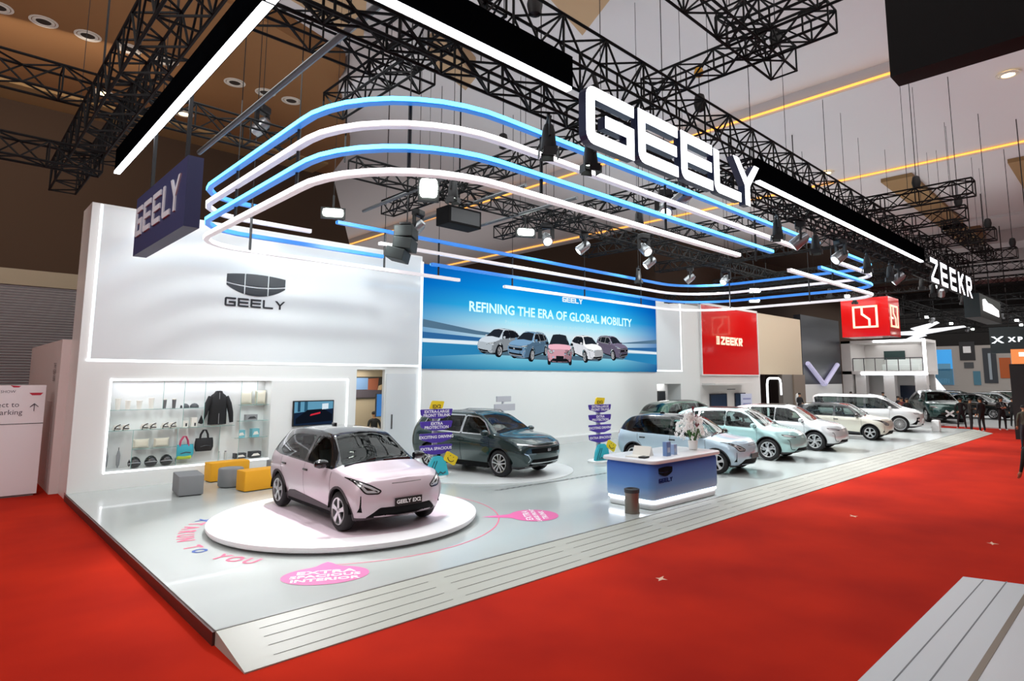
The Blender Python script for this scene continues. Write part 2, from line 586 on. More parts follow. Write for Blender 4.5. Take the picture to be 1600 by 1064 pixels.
def extract(bm, lay, pid, name, m, root, off=0.0, flange=0.0):
    """the faces marked pid as a mesh of their own, pushed out by off, with a rim of depth flange"""
    b2 = bm.copy()
    l2 = b2.faces.layers.int['part']
    bmesh.ops.delete(b2, geom=[f for f in b2.faces if f[l2] != pid], context='FACES')
    if not b2.faces:
        b2.free()
        return None
    if off:
        b2.normal_update()
        mv = [(v, v.normal.copy()) for v in b2.verts]
        for v, nn in mv: v.co += nn * off
    if flange:
        b2.normal_update()
        ed = [e for e in b2.edges if e.is_boundary]
        nn = {v: v.normal.copy() for e in ed for v in e.verts}
        r = bmesh.ops.extrude_edge_only(b2, edges=ed)
        src = {tuple(round(c, 6) for c in v.co): n_ for v, n_ in nn.items()}
        for g in r['geom']:
            if isinstance(g, bmesh.types.BMVert):
                n_ = src.get(tuple(round(c, 6) for c in g.co))
                if n_: g.co -= n_ * flange
    me = D.meshes.new(name)
    b2.to_mesh(me)
    b2.free()
    me.materials.append(m)
    me.polygons.foreach_set('use_smooth', [True] * len(me.polygons))
    me.set_sharp_from_angle(angle=math.radians(48))
    o = D.objects.new(name, me)
    COL.objects.link(o)
    o.parent = root
    return o

def strip_on(bvh, pts, axis, side, w, off=.002, dense=10):
    """thin flat seam laid on the skin along a projected polyline"""
    out = []
    P = []
    for i in range(len(pts) - 1):
        for k in range(dense):
            t = k / dense
            P.append([pts[i][c] * (1 - t) + pts[i + 1][c] * t for c in (0, 1)])
    P.append(list(pts[-1]))
    for p in P:
        if axis == 'y': o, d = Vector((p[0], side * 3, p[1])), Vector((0, -side, 0))
        elif axis == 'x': o, d = Vector((side * 5, p[0], p[1])), Vector((-side, 0, 0))
        else: o, d = Vector((p[0], p[1], 4)), Vector((0, 0, -1))
        h = bvh.ray_cast(o, d)
        if h[0] is not None: out.append((h[0] + h[1] * off, h[1]))
    vs, fs = [], []
    for i, (p, n) in enumerate(out):
        a = out[max(i - 1, 0)][0]
        b = out[min(i + 1, len(out) - 1)][0]
        t = (b - a)
        if t.length < 1e-6: t = Vector((0, 0, 1))
        s = t.normalized().cross(n).normalized() * w / 2
        vs += [p - s, p + s]
    for i in range(len(out) - 1): fs.append((2 * i, 2 * i + 1, 2 * i + 3, 2 * i + 2))
    return vs, fs

def make_car(name, S, M_):
    """S: shape table, M_: materials. Returns the car's root at the middle of its wheelbase, nose along +x"""
    root = empty(name)
    bm = car_shell(S)
    bvh = BVHTree.FromBMesh(bm)
    lay = bm.faces.layers.int.new('part')
    ids = {}
    def pid(n):
        return ids.setdefault(n, len(ids) + 1)
    wb = S['wb'] / 2
    R = S['R']
    ra, rc = R + .035, R + S.get('clad', .075)
    L_, Rr = (lambda c, n: c.y > .3), (lambda c, n: c.y < -.3)
    for sy, tst in ((1, L_), (-1, Rr)):
        for k, wx in ((0, wb), (1, -wb)):
            if S.get('clad', .075):
                cut(bm, lay, pid('arch%d%d' % (sy, k)), circle(wx, R + .01, rc), 'y', tst)
            cut(bm, lay, 99, circle(wx, R + .01, ra), 'y', tst, only=(0, pid('arch%d%d' % (sy, k))))
    if S.get('sill'):
        for sy, tst in ((1, L_), (-1, Rr)):
            cut(bm, lay, pid('sill%d' % sy), S['sill'], 'y', tst)
    if S.get('roofpoly'):
        cut(bm, lay, pid('roof'), S['roofpoly'], 'y', lambda c, n: True)
    for i, (poly, r) in enumerate(S['side_win']):
        for sy, tst in ((1, L_), (-1, Rr)):
            p = rounded(poly, r)
            if S.get('dlo'):
                cut(bm, lay, pid('dlo%d%d' % (sy, i)), [q for q in shrink(p, -S['dlo'])], 'y', tst, only=(0, ids.get('roof', 0)))
                cut(bm, lay, pid('win%d%d' % (sy, i)), p, 'y', tst, only=(0, ids.get('roof', 0), ids['dlo%d%d' % (sy, i)]))
            else:
                cut(bm, lay, pid('win%d%d' % (sy, i)), p, 'y', tst, only=(0, ids.get('roof', 0)))
    cut(bm, lay, pid('windshield'), rounded(S['windshield'], .05), 'x', lambda c, n: c.x > S['cowl0'] and n.z > .12 and n.x > .05, only=(0, ids.get('roof', 0)))
    cut(bm, lay, pid('rearglass'), rounded(S['rearglass'], .05), 'x', lambda c, n: c.x < S['rear0'], only=(0, ids.get('roof', 0)))
    if S.get('sunroof'):
        cut(bm, lay, pid('sunroof'), rounded(S['sunroof'], .06), 'z', lambda c, n: n.z > .7 and c.z > 1.2, only=(0, ids.get('roof', 0)))
    FX = lambda c, n: c.x > 0 and n.x > -.2
    if S.get('low'):
        cut(bm, lay, pid('lower_bumper'), S['low'], 'x', FX)
    for i, (poly, r, ax) in enumerate(S.get('grilles', [])):
        cut(bm, lay, pid('grille%d' % i), rounded(poly, r) if r else poly, ax, FX, only=(0, ids.get('lower_bumper', 0)))
    for i, (poly, r) in enumerate(S.get('lamps', [])):
        for sy in (1, -1):
            q = [(p[0] * sy, p[1]) for p in poly]
            q = rounded(q if sy > 0 else q[::-1], r)
            T = (lambda c, n: c.x > .6 and c.y > 0) if sy > 0 else (lambda c, n: c.x > .6 and c.y < 0)
            cut(bm, lay, pid('lampb%d%d' % (i, sy)), q, 'x', T, only=(0, ids.get('grille0', 0), ids.get('grille1', 0)))
            cut(bm, lay, pid('lamp%d%d' % (i, sy)), shrink(q, S.get('lamp_in', .016)), 'x', T, only=(ids['lampb%d%d' % (i, sy)],))
            if S.get('lamp_core'): cut(bm, lay, pid('lcore%d%d' % (i, sy)), shrink(q, S['lamp_core']), 'x', T, only=(ids['lamp%d%d' % (i, sy)],))
    if S.get('tail_lamp'):
        cut(bm, lay, pid('tail_lamp'), rounded(S['tail_lamp'], .02), 'x', lambda c, n: c.x < -.8)
    bm.normal_update()
    B = extract(bm, lay, 0, 'body', M_['paint'], root, 0, .02)
    if 'roof' in ids: extract(bm, lay, ids['roof'], 'roof', M_['roof'], root, 0, .02)
    for n, i in ids.items():
        if n.startswith('arch'): extract(bm, lay, i, 'wheel_arch', M_['clad'], root, .012, .05)
        elif n.startswith('sill'): extract(bm, lay, i, 'sill', M_['clad'], root, .008, .03)
        elif n.startswith('win') and n != 'windshield': extract(bm, lay, i, 'side_window', M_['glass'], root, -.004, 0)
        elif n.startswith('dlo'): extract(bm, lay, i, 'window_trim', M_['trim'], root, .004, .02)
        elif n == 'windshield': extract(bm, lay, i, 'windshield', M_['glass'], root, .002, .0)
        elif n == 'rearglass': extract(bm, lay, i, 'rear_window', M_['glass'], root, .002, .0)
        elif n == 'sunroof': extract(bm, lay, i, 'sunroof', M_['dark_glass'], root, .003, .01)
        elif n == 'lower_bumper': extract(bm, lay, i, 'lower_bumper', M_['clad'], root, .006, .02)
        elif n.startswith('grille'): extract(bm, lay, i, 'grille', M_['dark'], root, -.012, 0)
        elif n.startswith('lcore'): extract(bm, lay, i, 'headlight_core', M_['lamp_edge'], root, -.004, .02)
        elif n.startswith('lampb'): extract(bm, lay, i, 'headlight', M_['lamp_edge'], root, .003, .02)
        elif n.startswith('lamp'): extract(bm, lay, i, 'headlight_lens', M_['lamp'], root, .001, .03)
        elif n == 'tail_lamp': extract(bm, lay, i, 'tail_light', M_['tail'], root, .004, .02)
    # wheels, wheel housings and the floor pan
    for sy in (1, -1):
        for wx in (wb, -wb):
            wheel_parts(R, S.get('tw', .21), S['rim'], S['spoke'], root, (wx, sy * (S['track'] - S.get('tw', .21) / 2), R), sy, M_)
    f = MB()
    f.b2((-wb - R - .1, -S['track'] + .3, .2), (wb + R + .1, S['track'] - .3, .32))
    f.b2((-wb + R + .08, -S['track'] + .06, .2), (wb - R - .08, S['track'] - .06, .34))
    for sy in (1, -1):
        for wx in (wb, -wb):
            n = 14
            pr = [(wx + (ra + .02) * math.cos(PI * i / n), R + (ra + .02) * math.sin(PI * i / n)) for i in range(n + 1)]
            ya, yb = sy * (S['track'] - .32), sy * (S['track'] + .0)
            vs = [(p[0], ya, p[1]) for p in pr] + [(p[0], yb, p[1]) for p in pr]
            fs = [(i, i + 1, n + 2 + i, n + 1 + i) for i in range(n)] + [tuple(range(n + 1))]
            f.add(vs, fs)
    f.build('floor_pan', M_['dark'], root)
    # cabin
    it = S['cabin']                        # floor z, seat x's, dash x, belt z, half width
    c = MB()
    c.m = 0
    hw = it['hw']
    c.b2((it['x0'], -hw, .34), (it['dash'] + .25, hw, .42))
    c.rbox((it['dash'] + .12, 0, it['belt'] - .10), (.42, 2 * hw, .26), .08)
    c.b2((it['dash'] - .7, -.12, .42), (it['dash'], .12, it['belt'] - .32))
    for sy in (1, -1): c.b2((it['x0'] + .2, sy * (hw + .01), .42), (it['dash'] + .2, sy * (hw + .03), it['belt'] - .04))
    c.b2((it['x0'] - .02, -hw, .42), (it['x0'] + .03, hw, it['belt'] - .06))
    c.build('dashboard', M_['cabin'], root)
    for sx in it['seats']:
        for y in ((.37, -.37) if sx == it['seats'][0] else (.38, 0, -.38)):
            s = MB()
            s.rbox((sx, y, .58), (.5, .46 if sx == it['seats'][0] else .37, .16), .06)
            T = Matrix.Translation((sx - .24, y, .62)) @ Matrix.Rotation(-.22, 4, 'Y')
            s.rbox((0, 0, .27), (.13, .44 if sx == it['seats'][0] else .37, .58), .05, xf=T)
            s.rbox((.0, 0, .67), (.09, .25, .17), .04, xf=T)
            s.build('seat', M_['seat'], root, smooth=True)
    sw = MB()
    T = Matrix.Translation((it['dash'] - .18, -.37, it['belt'] - .08)) @ Matrix.Rotation(-1.15, 4, 'Y')
    pts = [T @ Vector((.18 * math.cos(2 * PI * i / 20), .18 * math.sin(2 * PI * i / 20), 0)) for i in range(20)]
    sw.tube(pts, .015, 6, closed=True)
    sw.bar(T @ Vector((-.17, 0, 0)), T @ Vector((.17, 0, 0)), .03)
    sw.bar(T @ Vector((0, 0, 0)), T @ Vector((0, 0, -.2)), .05)
    sw.build('steering_wheel', M_['dark'], root, smooth=True)
    # seams, handles, mirrors
    sm = MB()
    for pts in S.get('seams', []):
        for sy in (1, -1):
            vs, fs = strip_on(bvh, pts, 'y', sy, .008)
            sm.add(vs, fs)
    for pts in S.get('front_seams', []):
        vs, fs = strip_on(bvh, pts, 'x', 1, .018, dense=8)
        sm.add(vs, fs)
    if sm.f: sm.build('panel_gap', M_['dark'], root)
    for (hx, hz) in S['handles']:
        for sy in (1, -1):
            h = bvh.ray_cast(Vector((hx, sy * 3, hz)), Vector((0, -sy, 0)))
            if h[0] is None: continue
            b = MB()
            b.rbox(h[0] + Vector((0, sy * .006, 0)), (.2, .022, .035), .01)
            b.build('door_handle', M_['handle'], root, smooth=True)
    mx, mz = S['mirror']
    for sy in (1, -1):
        h = bvh.ray_cast(Vector((mx, sy * 3, mz)), Vector((0, -sy, 0)))
        y0 = h[0].y if h[0] is not None else sy * .8
        b = MB()
        prof = [(.0, -.11), (.055, -.10), (.085, -.03), (.088, .05), (.06, .115), (0, .12)]
        T = Matrix.Translation((mx + .02, y0 + sy * .16, mz + .055)) @ Matrix.Rotation(sy * PI / 2, 4, 'X') @ Matrix.Diagonal((.95, .9, 1, 1))
        b.m = 0
        b.lathe([(r, z) for r, z in prof], 14, T, cap=False)
        b.m = 1
        b.bar((mx, y0 - sy * .03, mz - .015), (mx + .01, y0 + sy * .13, mz + .02), .05, .028)
        b.build('side_mirror', [M_['mirror'], M_['dark']], root, smooth=True)
    return root, bvh

def on_nose(bvh, y, z, off=.006):
    h = bvh.ray_cast(Vector((5, y, z)), Vector((-1, 0, 0)))
    return h[0] + Vector((off, 0, 0)), h[1]
def scale_st(rows, **k):
    return [list(r) for r in rows]

EX2 = dict(
    wb=2.65, R=.325, rim=.225, track=.885, spoke='five', tw=.20, clad=.07,
    st=[(-2.06, .42, .70, .76, .66, .73, .93, .62, 1.05, 1.08),
        (-1.98, .34, .77, .83, .66, .79, .96, .66, 1.12, 1.15),
        (-1.80, .27, .81, .875, .67, .84, .99, .62, 1.30, 1.35),
        (-1.50, .22, .82, .895, .67, .86, 1.00, .59, 1.455, 1.515),
        (-0.90, .20, .82, .90, .66, .87, .995, .59, 1.52, 1.575),
        (-0.20, .20, .82, .90, .64, .87, .98, .59, 1.525, 1.585),
        (0.32, .20, .82, .90, .64, .87, .965, .575, 1.47, 1.54),
        (0.75, .20, .82, .90, .64, .868, .95, .64, 1.235, 1.31),
        (1.10, .20, .82, .90, .64, .86, .935, .735, 1.00, 1.065),
        (1.50, .20, .82, .90, .63, .845, .885, .68, .955, 1.00),
        (1.85, .22, .80, .888, .62, .82, .86, .66, .93, .965),
        (1.97, .25, .77, .86, .60, .785, .82, .62, .88, .91),
        (2.02, .28, .74, .835, .58, .75, .79, .59, .845, .87)],
    bow_f=.27, bow_r=.16,
    nose=[(.2, -.05), (.34, .02), (.5, .05), (.64, .05), (.74, .03), (.86, -.02)],
    tail=[(.3, .05), (.55, -.03), (.9, .0), (1.1, .03)],
    roofpoly=[(.98, .962), (-1.35, 1.02), (-1.80, 1.075), (-2.4, 1.11), (-2.4, 1.9), (1.3, 1.9), (1.3, 1.15), (1.14, 1.05)],
    side_win=[([(.86, 1.0), (-.04, 1.015), (-.06, 1.45), (.30, 1.43), (.52, 1.315)], .05),
              ([(-.14, 1.015), (-1.22, 1.045), (-1.42, 1.12), (-1.20, 1.40), (-.85, 1.45), (-.14, 1.455)], .06)],
    windshield=[(-.70, 1.025), (0, 1.075), (.70, 1.025), (.53, 1.475), (0, 1.525), (-.53, 1.475)], cowl0=.28,
    rearglass=[(-.56, 1.14), (.56, 1.14), (.48, 1.42), (-.48, 1.42)], rear0=-1.4,
    sill=[(-.98, .1), (.98, .1), (.98, .30), (.9, .33), (-.55, .43), (-.8, .40), (-.98, .30)],
    low=[(-1, .1), (1, .1), (1, .265), (-1, .265)],
    grilles=[([(-.68, .265), (.68, .265), (.48, .43), (-.48, .43)], .03, 'x'),
             ([(.775, .63), (.762, .63), (.755, .46), (.73, .36), (.79, .36), (.78, .46)], 0, 'x'), ([(-.775, .63), (-.78, .46), (-.79, .36), (-.73, .36), (-.755, .46), (-.762, .63)], 0, 'x')],
    lamps=[([(.86, .905), (.81, .80), (.71, .65), (.50, .645), (.455, .70), (.62, .80)], .05)], lamp_in=.022, lamp_core=.06,
    tail_lamp=[(-.78, .94), (.78, .94), (.72, 1.03), (-.72, 1.03)],
    handles=[(-.02, .86), (-1.02, .875)],
    mirror=(.82, 1.0),
    seams=[[(-.09, .985), (-.09, .40)], [(1.0, .93), (1.02, .62), (.98, .34)], [(-1.2, .99), (-1.18, .8), (-.98, .55), (-.95, .42)]],
    cabin=dict(x0=-1.45, dash=.72, belt=1.0, hw=.68, seats=(.22, -.75)))

EX5 = dict(
    wb=2.75, R=.36, rim=.25, track=.935, spoke='turbine', tw=.23, clad=.06,
    st=[(-2.33, .44, .72, .82, .72, .78, 1.0, .66, 1.10, 1.12),
        (-2.22, .36, .80, .90, .72, .86, 1.03, .69, 1.18, 1.21),
        (-1.98, .27, .84, .935, .72, .90, 1.06, .65, 1.37, 1.42),
        (-1.55, .23, .86, .95, .70, .915, 1.07, .62, 1.53, 1.585),
        (-.80, .22, .86, .95, .68, .92, 1.06, .62, 1.60, 1.66),
        (.00, .22, .86, .95, .68, .92, 1.045, .62, 1.605, 1.67),
        (.42, .22, .86, .95, .68, .918, 1.03, .61, 1.545, 1.62),
        (.90, .22, .86, .95, .67, .912, 1.01, .69, 1.285, 1.365),
        (1.28, .22, .86, .95, .66, .90, .985, .79, 1.055, 1.12),
        (1.70, .22, .86, .945, .65, .88, .93, .72, 1.0, 1.05),
        (2.05, .25, .82, .91, .63, .81, .855, .62, .92, .965),
        (2.18, .29, .77, .86, .60, .75, .80, .55, .85, .89),
        (2.23, .33, .73, .82, .58, .70, .76, .51, .81, .84)],
    bow_f=.34, bow_r=.2,
    nose=[(.25, -.04), (.4, .03), (.55, .05), (.7, .03), (.8, -.02), (.9, -.05)],
    tail=[(.3, .05), (.55, -.03), (.9, .0), (1.1, .04)],
    side_win=[([(1.0, 1.055), (-.04, 1.085), (-.04, 1.53), (.38, 1.50), (.66, 1.38)], .05),
              ([(-.11, 1.085), (-1.05, 1.10), (-1.02, 1.525), (-.11, 1.535)], .03),
              ([(-1.12, 1.10), (-1.72, 1.17), (-1.45, 1.42), (-1.10, 1.51)], .05)],
    dlo=.03,
    windshield=[(-.75, 1.085), (0, 1.135), (.75, 1.085), (.56, 1.55), (0, 1.605), (-.56, 1.55)], cowl0=.36,
    rearglass=[(-.60, 1.17), (.60, 1.17), (.52, 1.48), (-.52, 1.48)], rear0=-1.5,
    sunroof=[(-.9, -.46), (.2, -.46), (.2, .46), (-.9, .46)],
    sill=[(-1.0, .1), (1.0, .1), (1.0, .31), (-1.0, .31)],
    low=[(-1, .1), (1, .1), (1, .30), (-1, .30)],
    grilles=[([(-.60, .30), (.60, .30), (.50, .44), (-.50, .44)], .03, 'x')],
    lamps=[([(.86, .865), (.84, .80), (.56, .765), (.47, .78), (.60, .835)], .02)], lamp_in=.017,
    tail_lamp=[(-.82, .98), (.82, .98), (.78, 1.05), (-.78, 1.05)],
    handles=[(-.02, .90), (-1.05, .93)],
    mirror=(.92, 1.06),
    seams=[[(-.075, 1.05), (-.075, .33)], [(1.02, .98), (1.03, .65), (.98, .33)], [(-1.15, 1.06), (-1.15, .85), (-1.0, .6)]],
    front_seams=[[(.83, .70), (.80, .68), (.79, .5), (.74, .40), (.60, .38)], [(-.83, .70), (-.80, .68), (-.79, .5), (-.74, .40), (-.60, .38)]],
    cabin=dict(x0=-1.6, dash=.82, belt=1.07, hw=.72, seats=(.25, -.75)))

import copy
STAR = copy.deepcopy(EX5)
STAR.update(spoke='twin', clad=.05, nose=[(.25, -.05), (.4, .03), (.6, .06), (.8, .06), (.9, .02), (1.0, -.04)], bow_f=.28)
STAR['st'] = [(-2.36, .44, .74, .84, .74, .80, 1.02, .68, 1.12, 1.14),
              (-2.25, .36, .82, .91, .74, .88, 1.06, .72, 1.25, 1.28),
              (-2.02, .28, .85, .94, .74, .91, 1.09, .67, 1.46, 1.50),
              (-1.55, .24, .86, .95, .72, .92, 1.09, .64, 1.60, 1.645),
              (-.80, .23, .86, .955, .70, .925, 1.08, .64, 1.635, 1.69),
              (.00, .23, .86, .955, .70, .925, 1.07, .64, 1.63, 1.69),
              (.40, .23, .86, .955, .70, .922, 1.06, .63, 1.575, 1.645),
              (.88, .23, .86, .955, .69, .918, 1.05, .71, 1.33, 1.40),
              (1.25, .23, .86, .955, .68, .91, 1.04, .81, 1.105, 1.165),
              (1.75, .24, .86, .95, .67, .89, .99, .76, 1.06, 1.105),
              (2.12, .27, .83, .92, .66, .83, .92, .68, .995, 1.03),
              (2.25, .31, .79, .88, .64, .78, .88, .62, .94, .965),
              (2.30, .35, .75, .84, .62, .73, .84, .58, .90, .92)]
STAR.update(
    side_win=[([(1.0, 1.10), (-.04, 1.115), (-.04, 1.56), (.38, 1.53), (.66, 1.40)], .04),
              ([(-.11, 1.115), (-1.08, 1.125), (-1.08, 1.555), (-.11, 1.565)], .03),
              ([(-1.15, 1.125), (-1.68, 1.22), (-1.60, 1.46), (-1.15, 1.55)], .04)],
    windshield=[(-.77, 1.13), (0, 1.18), (.77, 1.13), (.58, 1.58), (0, 1.635), (-.58, 1.58)],
    rearglass=[(-.62, 1.24), (.62, 1.24), (.56, 1.55), (-.56, 1.55)],
    grilles=[([(-.66, .32), (.66, .32), (.58, .50), (-.58, .50)], .03, 'x'), ([(-.62, .66), (.62, .66), (.64, .78), (-.64, .78)], .02, 'x')],
    lamps=[([(.87, .93), (.86, .87), (.56, .82), (.50, .85), (.60, .895)], .02)], lamp_in=.012,
    handles=[(-.02, .93), (-1.05, .95)], mirror=(.92, 1.10),
    front_seams=[], seams=EX5['seams'] + [[(1.0, .84), (-.6, .93), (-1.8, .96)]],
    cabin=dict(x0=-1.7, dash=.82, belt=1.1, hw=.72, seats=(.25, -.75)))

MPV = copy.deepcopy(EX5)
MPV.update(wb=3.20, R=.39, rim=.30, track=.985, spoke='multi', clad=0, bow_f=.30, bow_r=.12, dlo=0,
    nose=[(.25, -.03), (.45, .04), (.7, .06), (.9, .04), (1.0, -.02), (1.1, -.06)],
    st=[(-2.58, .42, .80, .88, .75, .86, 1.10, .76, 1.62, 1.66),
        (-2.48, .34, .86, .95, .75, .92, 1.10, .78, 1.72, 1.77),
        (-2.1, .25, .9, 1.0, .75, .97, 1.09, .76, 1.80, 1.85),
        (-1.0, .20, .9, 1.01, .72, .98, 1.07, .75, 1.82, 1.87),
        (.20, .20, .9, 1.01, .72, .98, 1.06, .74, 1.80, 1.86),
        (.75, .20, .9, 1.01, .72, .98, 1.05, .73, 1.71, 1.78),
        (1.25, .20, .9, 1.01, .72, .975, 1.05, .79, 1.42, 1.50),
        (1.70, .20, .9, 1.01, .72, .965, 1.05, .86, 1.16, 1.24),
        (2.10, .22, .89, 1.0, .71, .94, 1.03, .80, 1.09, 1.14),
        (2.40, .26, .86, .96, .69, .88, .97, .70, 1.03, 1.06),
        (2.50, .30, .82, .92, .66, .82, .93, .64, .98, 1.0),
        (2.54, .34, .78, .88, .64, .78, .90, .60, .94, .96)],
    roofpoly=[(1.66, 1.155), (-1.0, 1.11), (-2.28, 1.12), (-2.38, 1.66), (-2.2, 1.73), (.62, 1.71), (1.12, 1.52)],
    side_win=[([(1.25, 1.16), (.12, 1.145), (.12, 1.69), (.70, 1.66), (1.0, 1.5)], .05),
              ([(.02, 1.145), (-1.15, 1.14), (-1.15, 1.70), (.02, 1.70)], .04),
              ([(-1.25, 1.14), (-2.2, 1.15), (-2.28, 1.62), (-2.1, 1.69), (-1.25, 1.70)], .05)],
    windshield=[(-.82, 1.19), (0, 1.255), (.82, 1.19), (.66, 1.70), (0, 1.76), (-.66, 1.70)], cowl0=.70,
    rearglass=[(-.7, 1.2), (.7, 1.2), (.66, 1.65), (-.66, 1.65)], rear0=-2.3,
    sunroof=[(-1.2, -.46), (.2, -.46), (.2, .46), (-1.2, .46)],
    sill=[(-1.15, .1), (1.15, .1), (1.15, .28), (-1.15, .28)], low=[(-1.1, .1), (1.1, .1), (1.1, .3), (-1.1, .3)],
    grilles=[([(-.55, .30), (.55, .30), (.50, .42), (-.50, .42)], .02, 'x'),
             ([(.90, .74), (.70, .74), (.70, .68), (.84, .68), (.84, .58), (.72, .58), (.72, .52), (.84, .52), (.84, .38), (.92, .38)], 0, 'x'),
             ([(-.90, .74), (-.92, .38), (-.84, .38), (-.84, .52), (-.72, .52), (-.72, .58), (-.84, .58), (-.84, .68), (-.70, .68), (-.70, .74)], 0, 'x')],
    lamps=[([(.90, .96), (.89, .91), (.66, .90), (.66, .95)], .01)], lamp_in=.008,
    tail_lamp=[(-.8, 1.0), (.8, 1.0), (.8, 1.08), (-.8, 1.08)],
    handles=[(.02, .95), (-.9, .95)], mirror=(1.2, 1.15),
    seams=[[(.07, 1.1), (.07, .3)], [(1.2, 1.08), (1.15, .6), (1.05, .3)], [(-1.2, 1.1), (-1.2, .4)], [(.07, .88), (-2.3, .90)]],
    front_seams=[],
    cabin=dict(x0=-2.1, dash=1.05, belt=1.12, hw=.8, seats=(.5, -.6, -1.5)))

def car_mats(key, paint, roof=None, cabin='1c1e20', seat='2a2c2e', trim=None, clad='2b2a2d', mirror=None, rough=.28, metal=.15, glass=(.42, .50, .48)):
    P = mat(key + '_paint', paint, rough, metal, coat=.8)
    return dict(paint=P, roof=mat('gloss_black', '101214', .12, 0, coat=.6) if roof == 'black' else P,
        clad=mat(key + '_cladding', clad, .55), glass=glass_mat(key + '_glass', glass, ior=1.33), dark_glass=mat('roof_glass', '0c0f11', .3, spec=.3),
        dark=mat('car_black', '070708', .7, spec=.15), tyre=mat('tyre', '18181a', .75), rim=mat('rim_silver', 'c9c9cb', .28, .8),
        cabin=mat(key + '_cabin', cabin, .7), seat=mat(key + '_seat', seat, .7), handle=mat('gloss_black', '101214', .12, 0, coat=.6) if roof == 'black' and mirror else P, mirror=mirror or P,
        trim=trim or mat('gloss_black', '101214', .12, 0, coat=.6), lamp_edge=mat('lamp_black', '141416', .2, coat=.5),
        lamp=mat('lamp_lens', 'd9dde0', .12, .6, coat=.8), tail=mat('tail_red', '7a0c10', .2, coat=.6))
# ---------------------------------------------------------------- setting
YW = 17.70                                # front plane of the booth walls
DK = 0.15                                 # deck height
M_white = mat('booth_white', 'e4e6e4', .35, coat=.15)
M_gloss = mat('panel_white', 'dfe4e6', .16, coat=.5)
M_off = mat('soft_white', 'dcd9d2', .55)
M_deck = mat('deck_grey', 'b9c0be', .22, coat=.25, noise=(.35, .05))
M_ramp = mat('ramp_plate', 'a9aca3', .45, noise=(.6, .06))
M_led = mat('led_white', 'ffffff', .5, emit=5.0, ecol='f4f8ff')
M_led_soft = mat('led_white_soft', 'ffffff', .5, emit=1.3, ecol='f2f8ff')
M_black = mat('matt_black', '101113', .6)
M_truss = mat('truss_black', '0b0b0c', .75, spec=.2)
M_brown = mat('hall_brown', '4a3422', .85, noise=(.2, .12))
M_darkbrown = mat('hall_dark_brown', '3a2819', .9)
M_tan = mat('hall_tan', '8d7048', .8)
M_ceil = mat('ceiling_white', 'c6c3c4', .85)
M_ceil2 = mat('ceiling_brown', '7f5730', .85)
M_grey = mat('mid_grey', '8b8d8f', .5)
M_dgrey = mat('dark_grey', '3a3d40', .5)
M_beige = mat('beige_wall', 'c9bba2', .7)
M_red = mat('signal_red', 'd01010', .15, coat=.4)
M_chrome = mat('steel', 'b9babc', .25, .9)

def carpet_mat():
    m = mat('red_carpet', 'c4160c', .95)
    nt = m.node_tree
    b = nt.nodes['Principled BSDF']
    tc = nt.nodes.new('ShaderNodeTexCoord')
    n1 = nt.nodes.new('ShaderNodeTexNoise'); n1.inputs['Scale'].default_value = .5; n1.inputs['Detail'].default_value = 3
    n2 = nt.nodes.new('ShaderNodeTexNoise'); n2.inputs['Scale'].default_value = 60
    cr = nt.nodes.new('ShaderNodeValToRGB')
    cr.color_ramp.elements[0].color = (*hexc('98190b'), 1)
    cr.color_ramp.elements[1].color = (*hexc('b8260f'), 1)
    cr.color_ramp.elements[0].position, cr.color_ramp.elements[1].position = .3, .7
    bp = nt.nodes.new('ShaderNodeBump'); bp.inputs['Strength'].default_value = .15
    nt.links.new(tc.outputs['Object'], n1.inputs['Vector'])
    nt.links.new(tc.outputs['Object'], n2.inputs['Vector'])
    nt.links.new(n1.outputs['Fac'], cr.inputs[0])
    nt.links.new(cr.outputs[0], b.inputs['Base Color'])
    nt.links.new(n2.outputs['Fac'], bp.inputs['Height'])
    nt.links.new(bp.outputs[0], b.inputs['Normal'])
    b.inputs['Specular IOR Level'].default_value = .1
    return m
M_carpet = carpet_mat()

g = MB(); g.b2((-14, -12, -.2), (130, 60, 0)); struct(g.build('floor', M_carpet))

# booth deck, its side skirting and the sloping front edge
g = MB(); g.b2((2.39, 7.25, 0), (40.3, YW + .3, DK)); deck = struct(g.build('floor_deck', M_deck))
g = MB(); g.b2((2.36, 7.25, 0), (2.39, YW, DK - .012)); o = struct(g.build('skirting', mat('skirt_brown', '4a2a26', .4), deck))
g = MB()
g.add([(2.39, 6.37, 0), (2.39, 7.25, 0), (2.39, 7.25, DK), (2.39, 6.37, .015), (40.0, 6.37, 0), (40.3, 7.25, 0), (40.3, 7.25, DK), (40.0, 6.37, .015)],
      [(0, 1, 2, 3), (4, 7, 6, 5), (3, 2, 6, 7), (0, 3, 7, 4)])
ramp = struct(g.build('trim_1', M_ramp))
sl = (DK - .015) / .88
gr = MB()
for k in range(15):
    xa = 2.72 + k * 2.48
    for j, yy in enumerate((.14, .33, .51, .69)):
        z = .015 + sl * yy + .0012
        gr.add([(xa + .02 * j, 6.37 + yy - .006, z), (xa + 2.28, 6.37 + yy - .006, z), (xa + 2.28, 6.37 + yy + .006, z), (xa + .02 * j, 6.37 + yy + .006, z)], [(0, 1, 2, 3)])
struct(gr.build('groove', mat('groove_dark', '55564f', .8), ramp))
g = MB(); g.b2((2.39, 7.235, DK - .002), (40.3, 7.27, DK + .004)); struct(g.build('joint_strip', mat('joint_grey', '8d918e', .35, .4), deck))

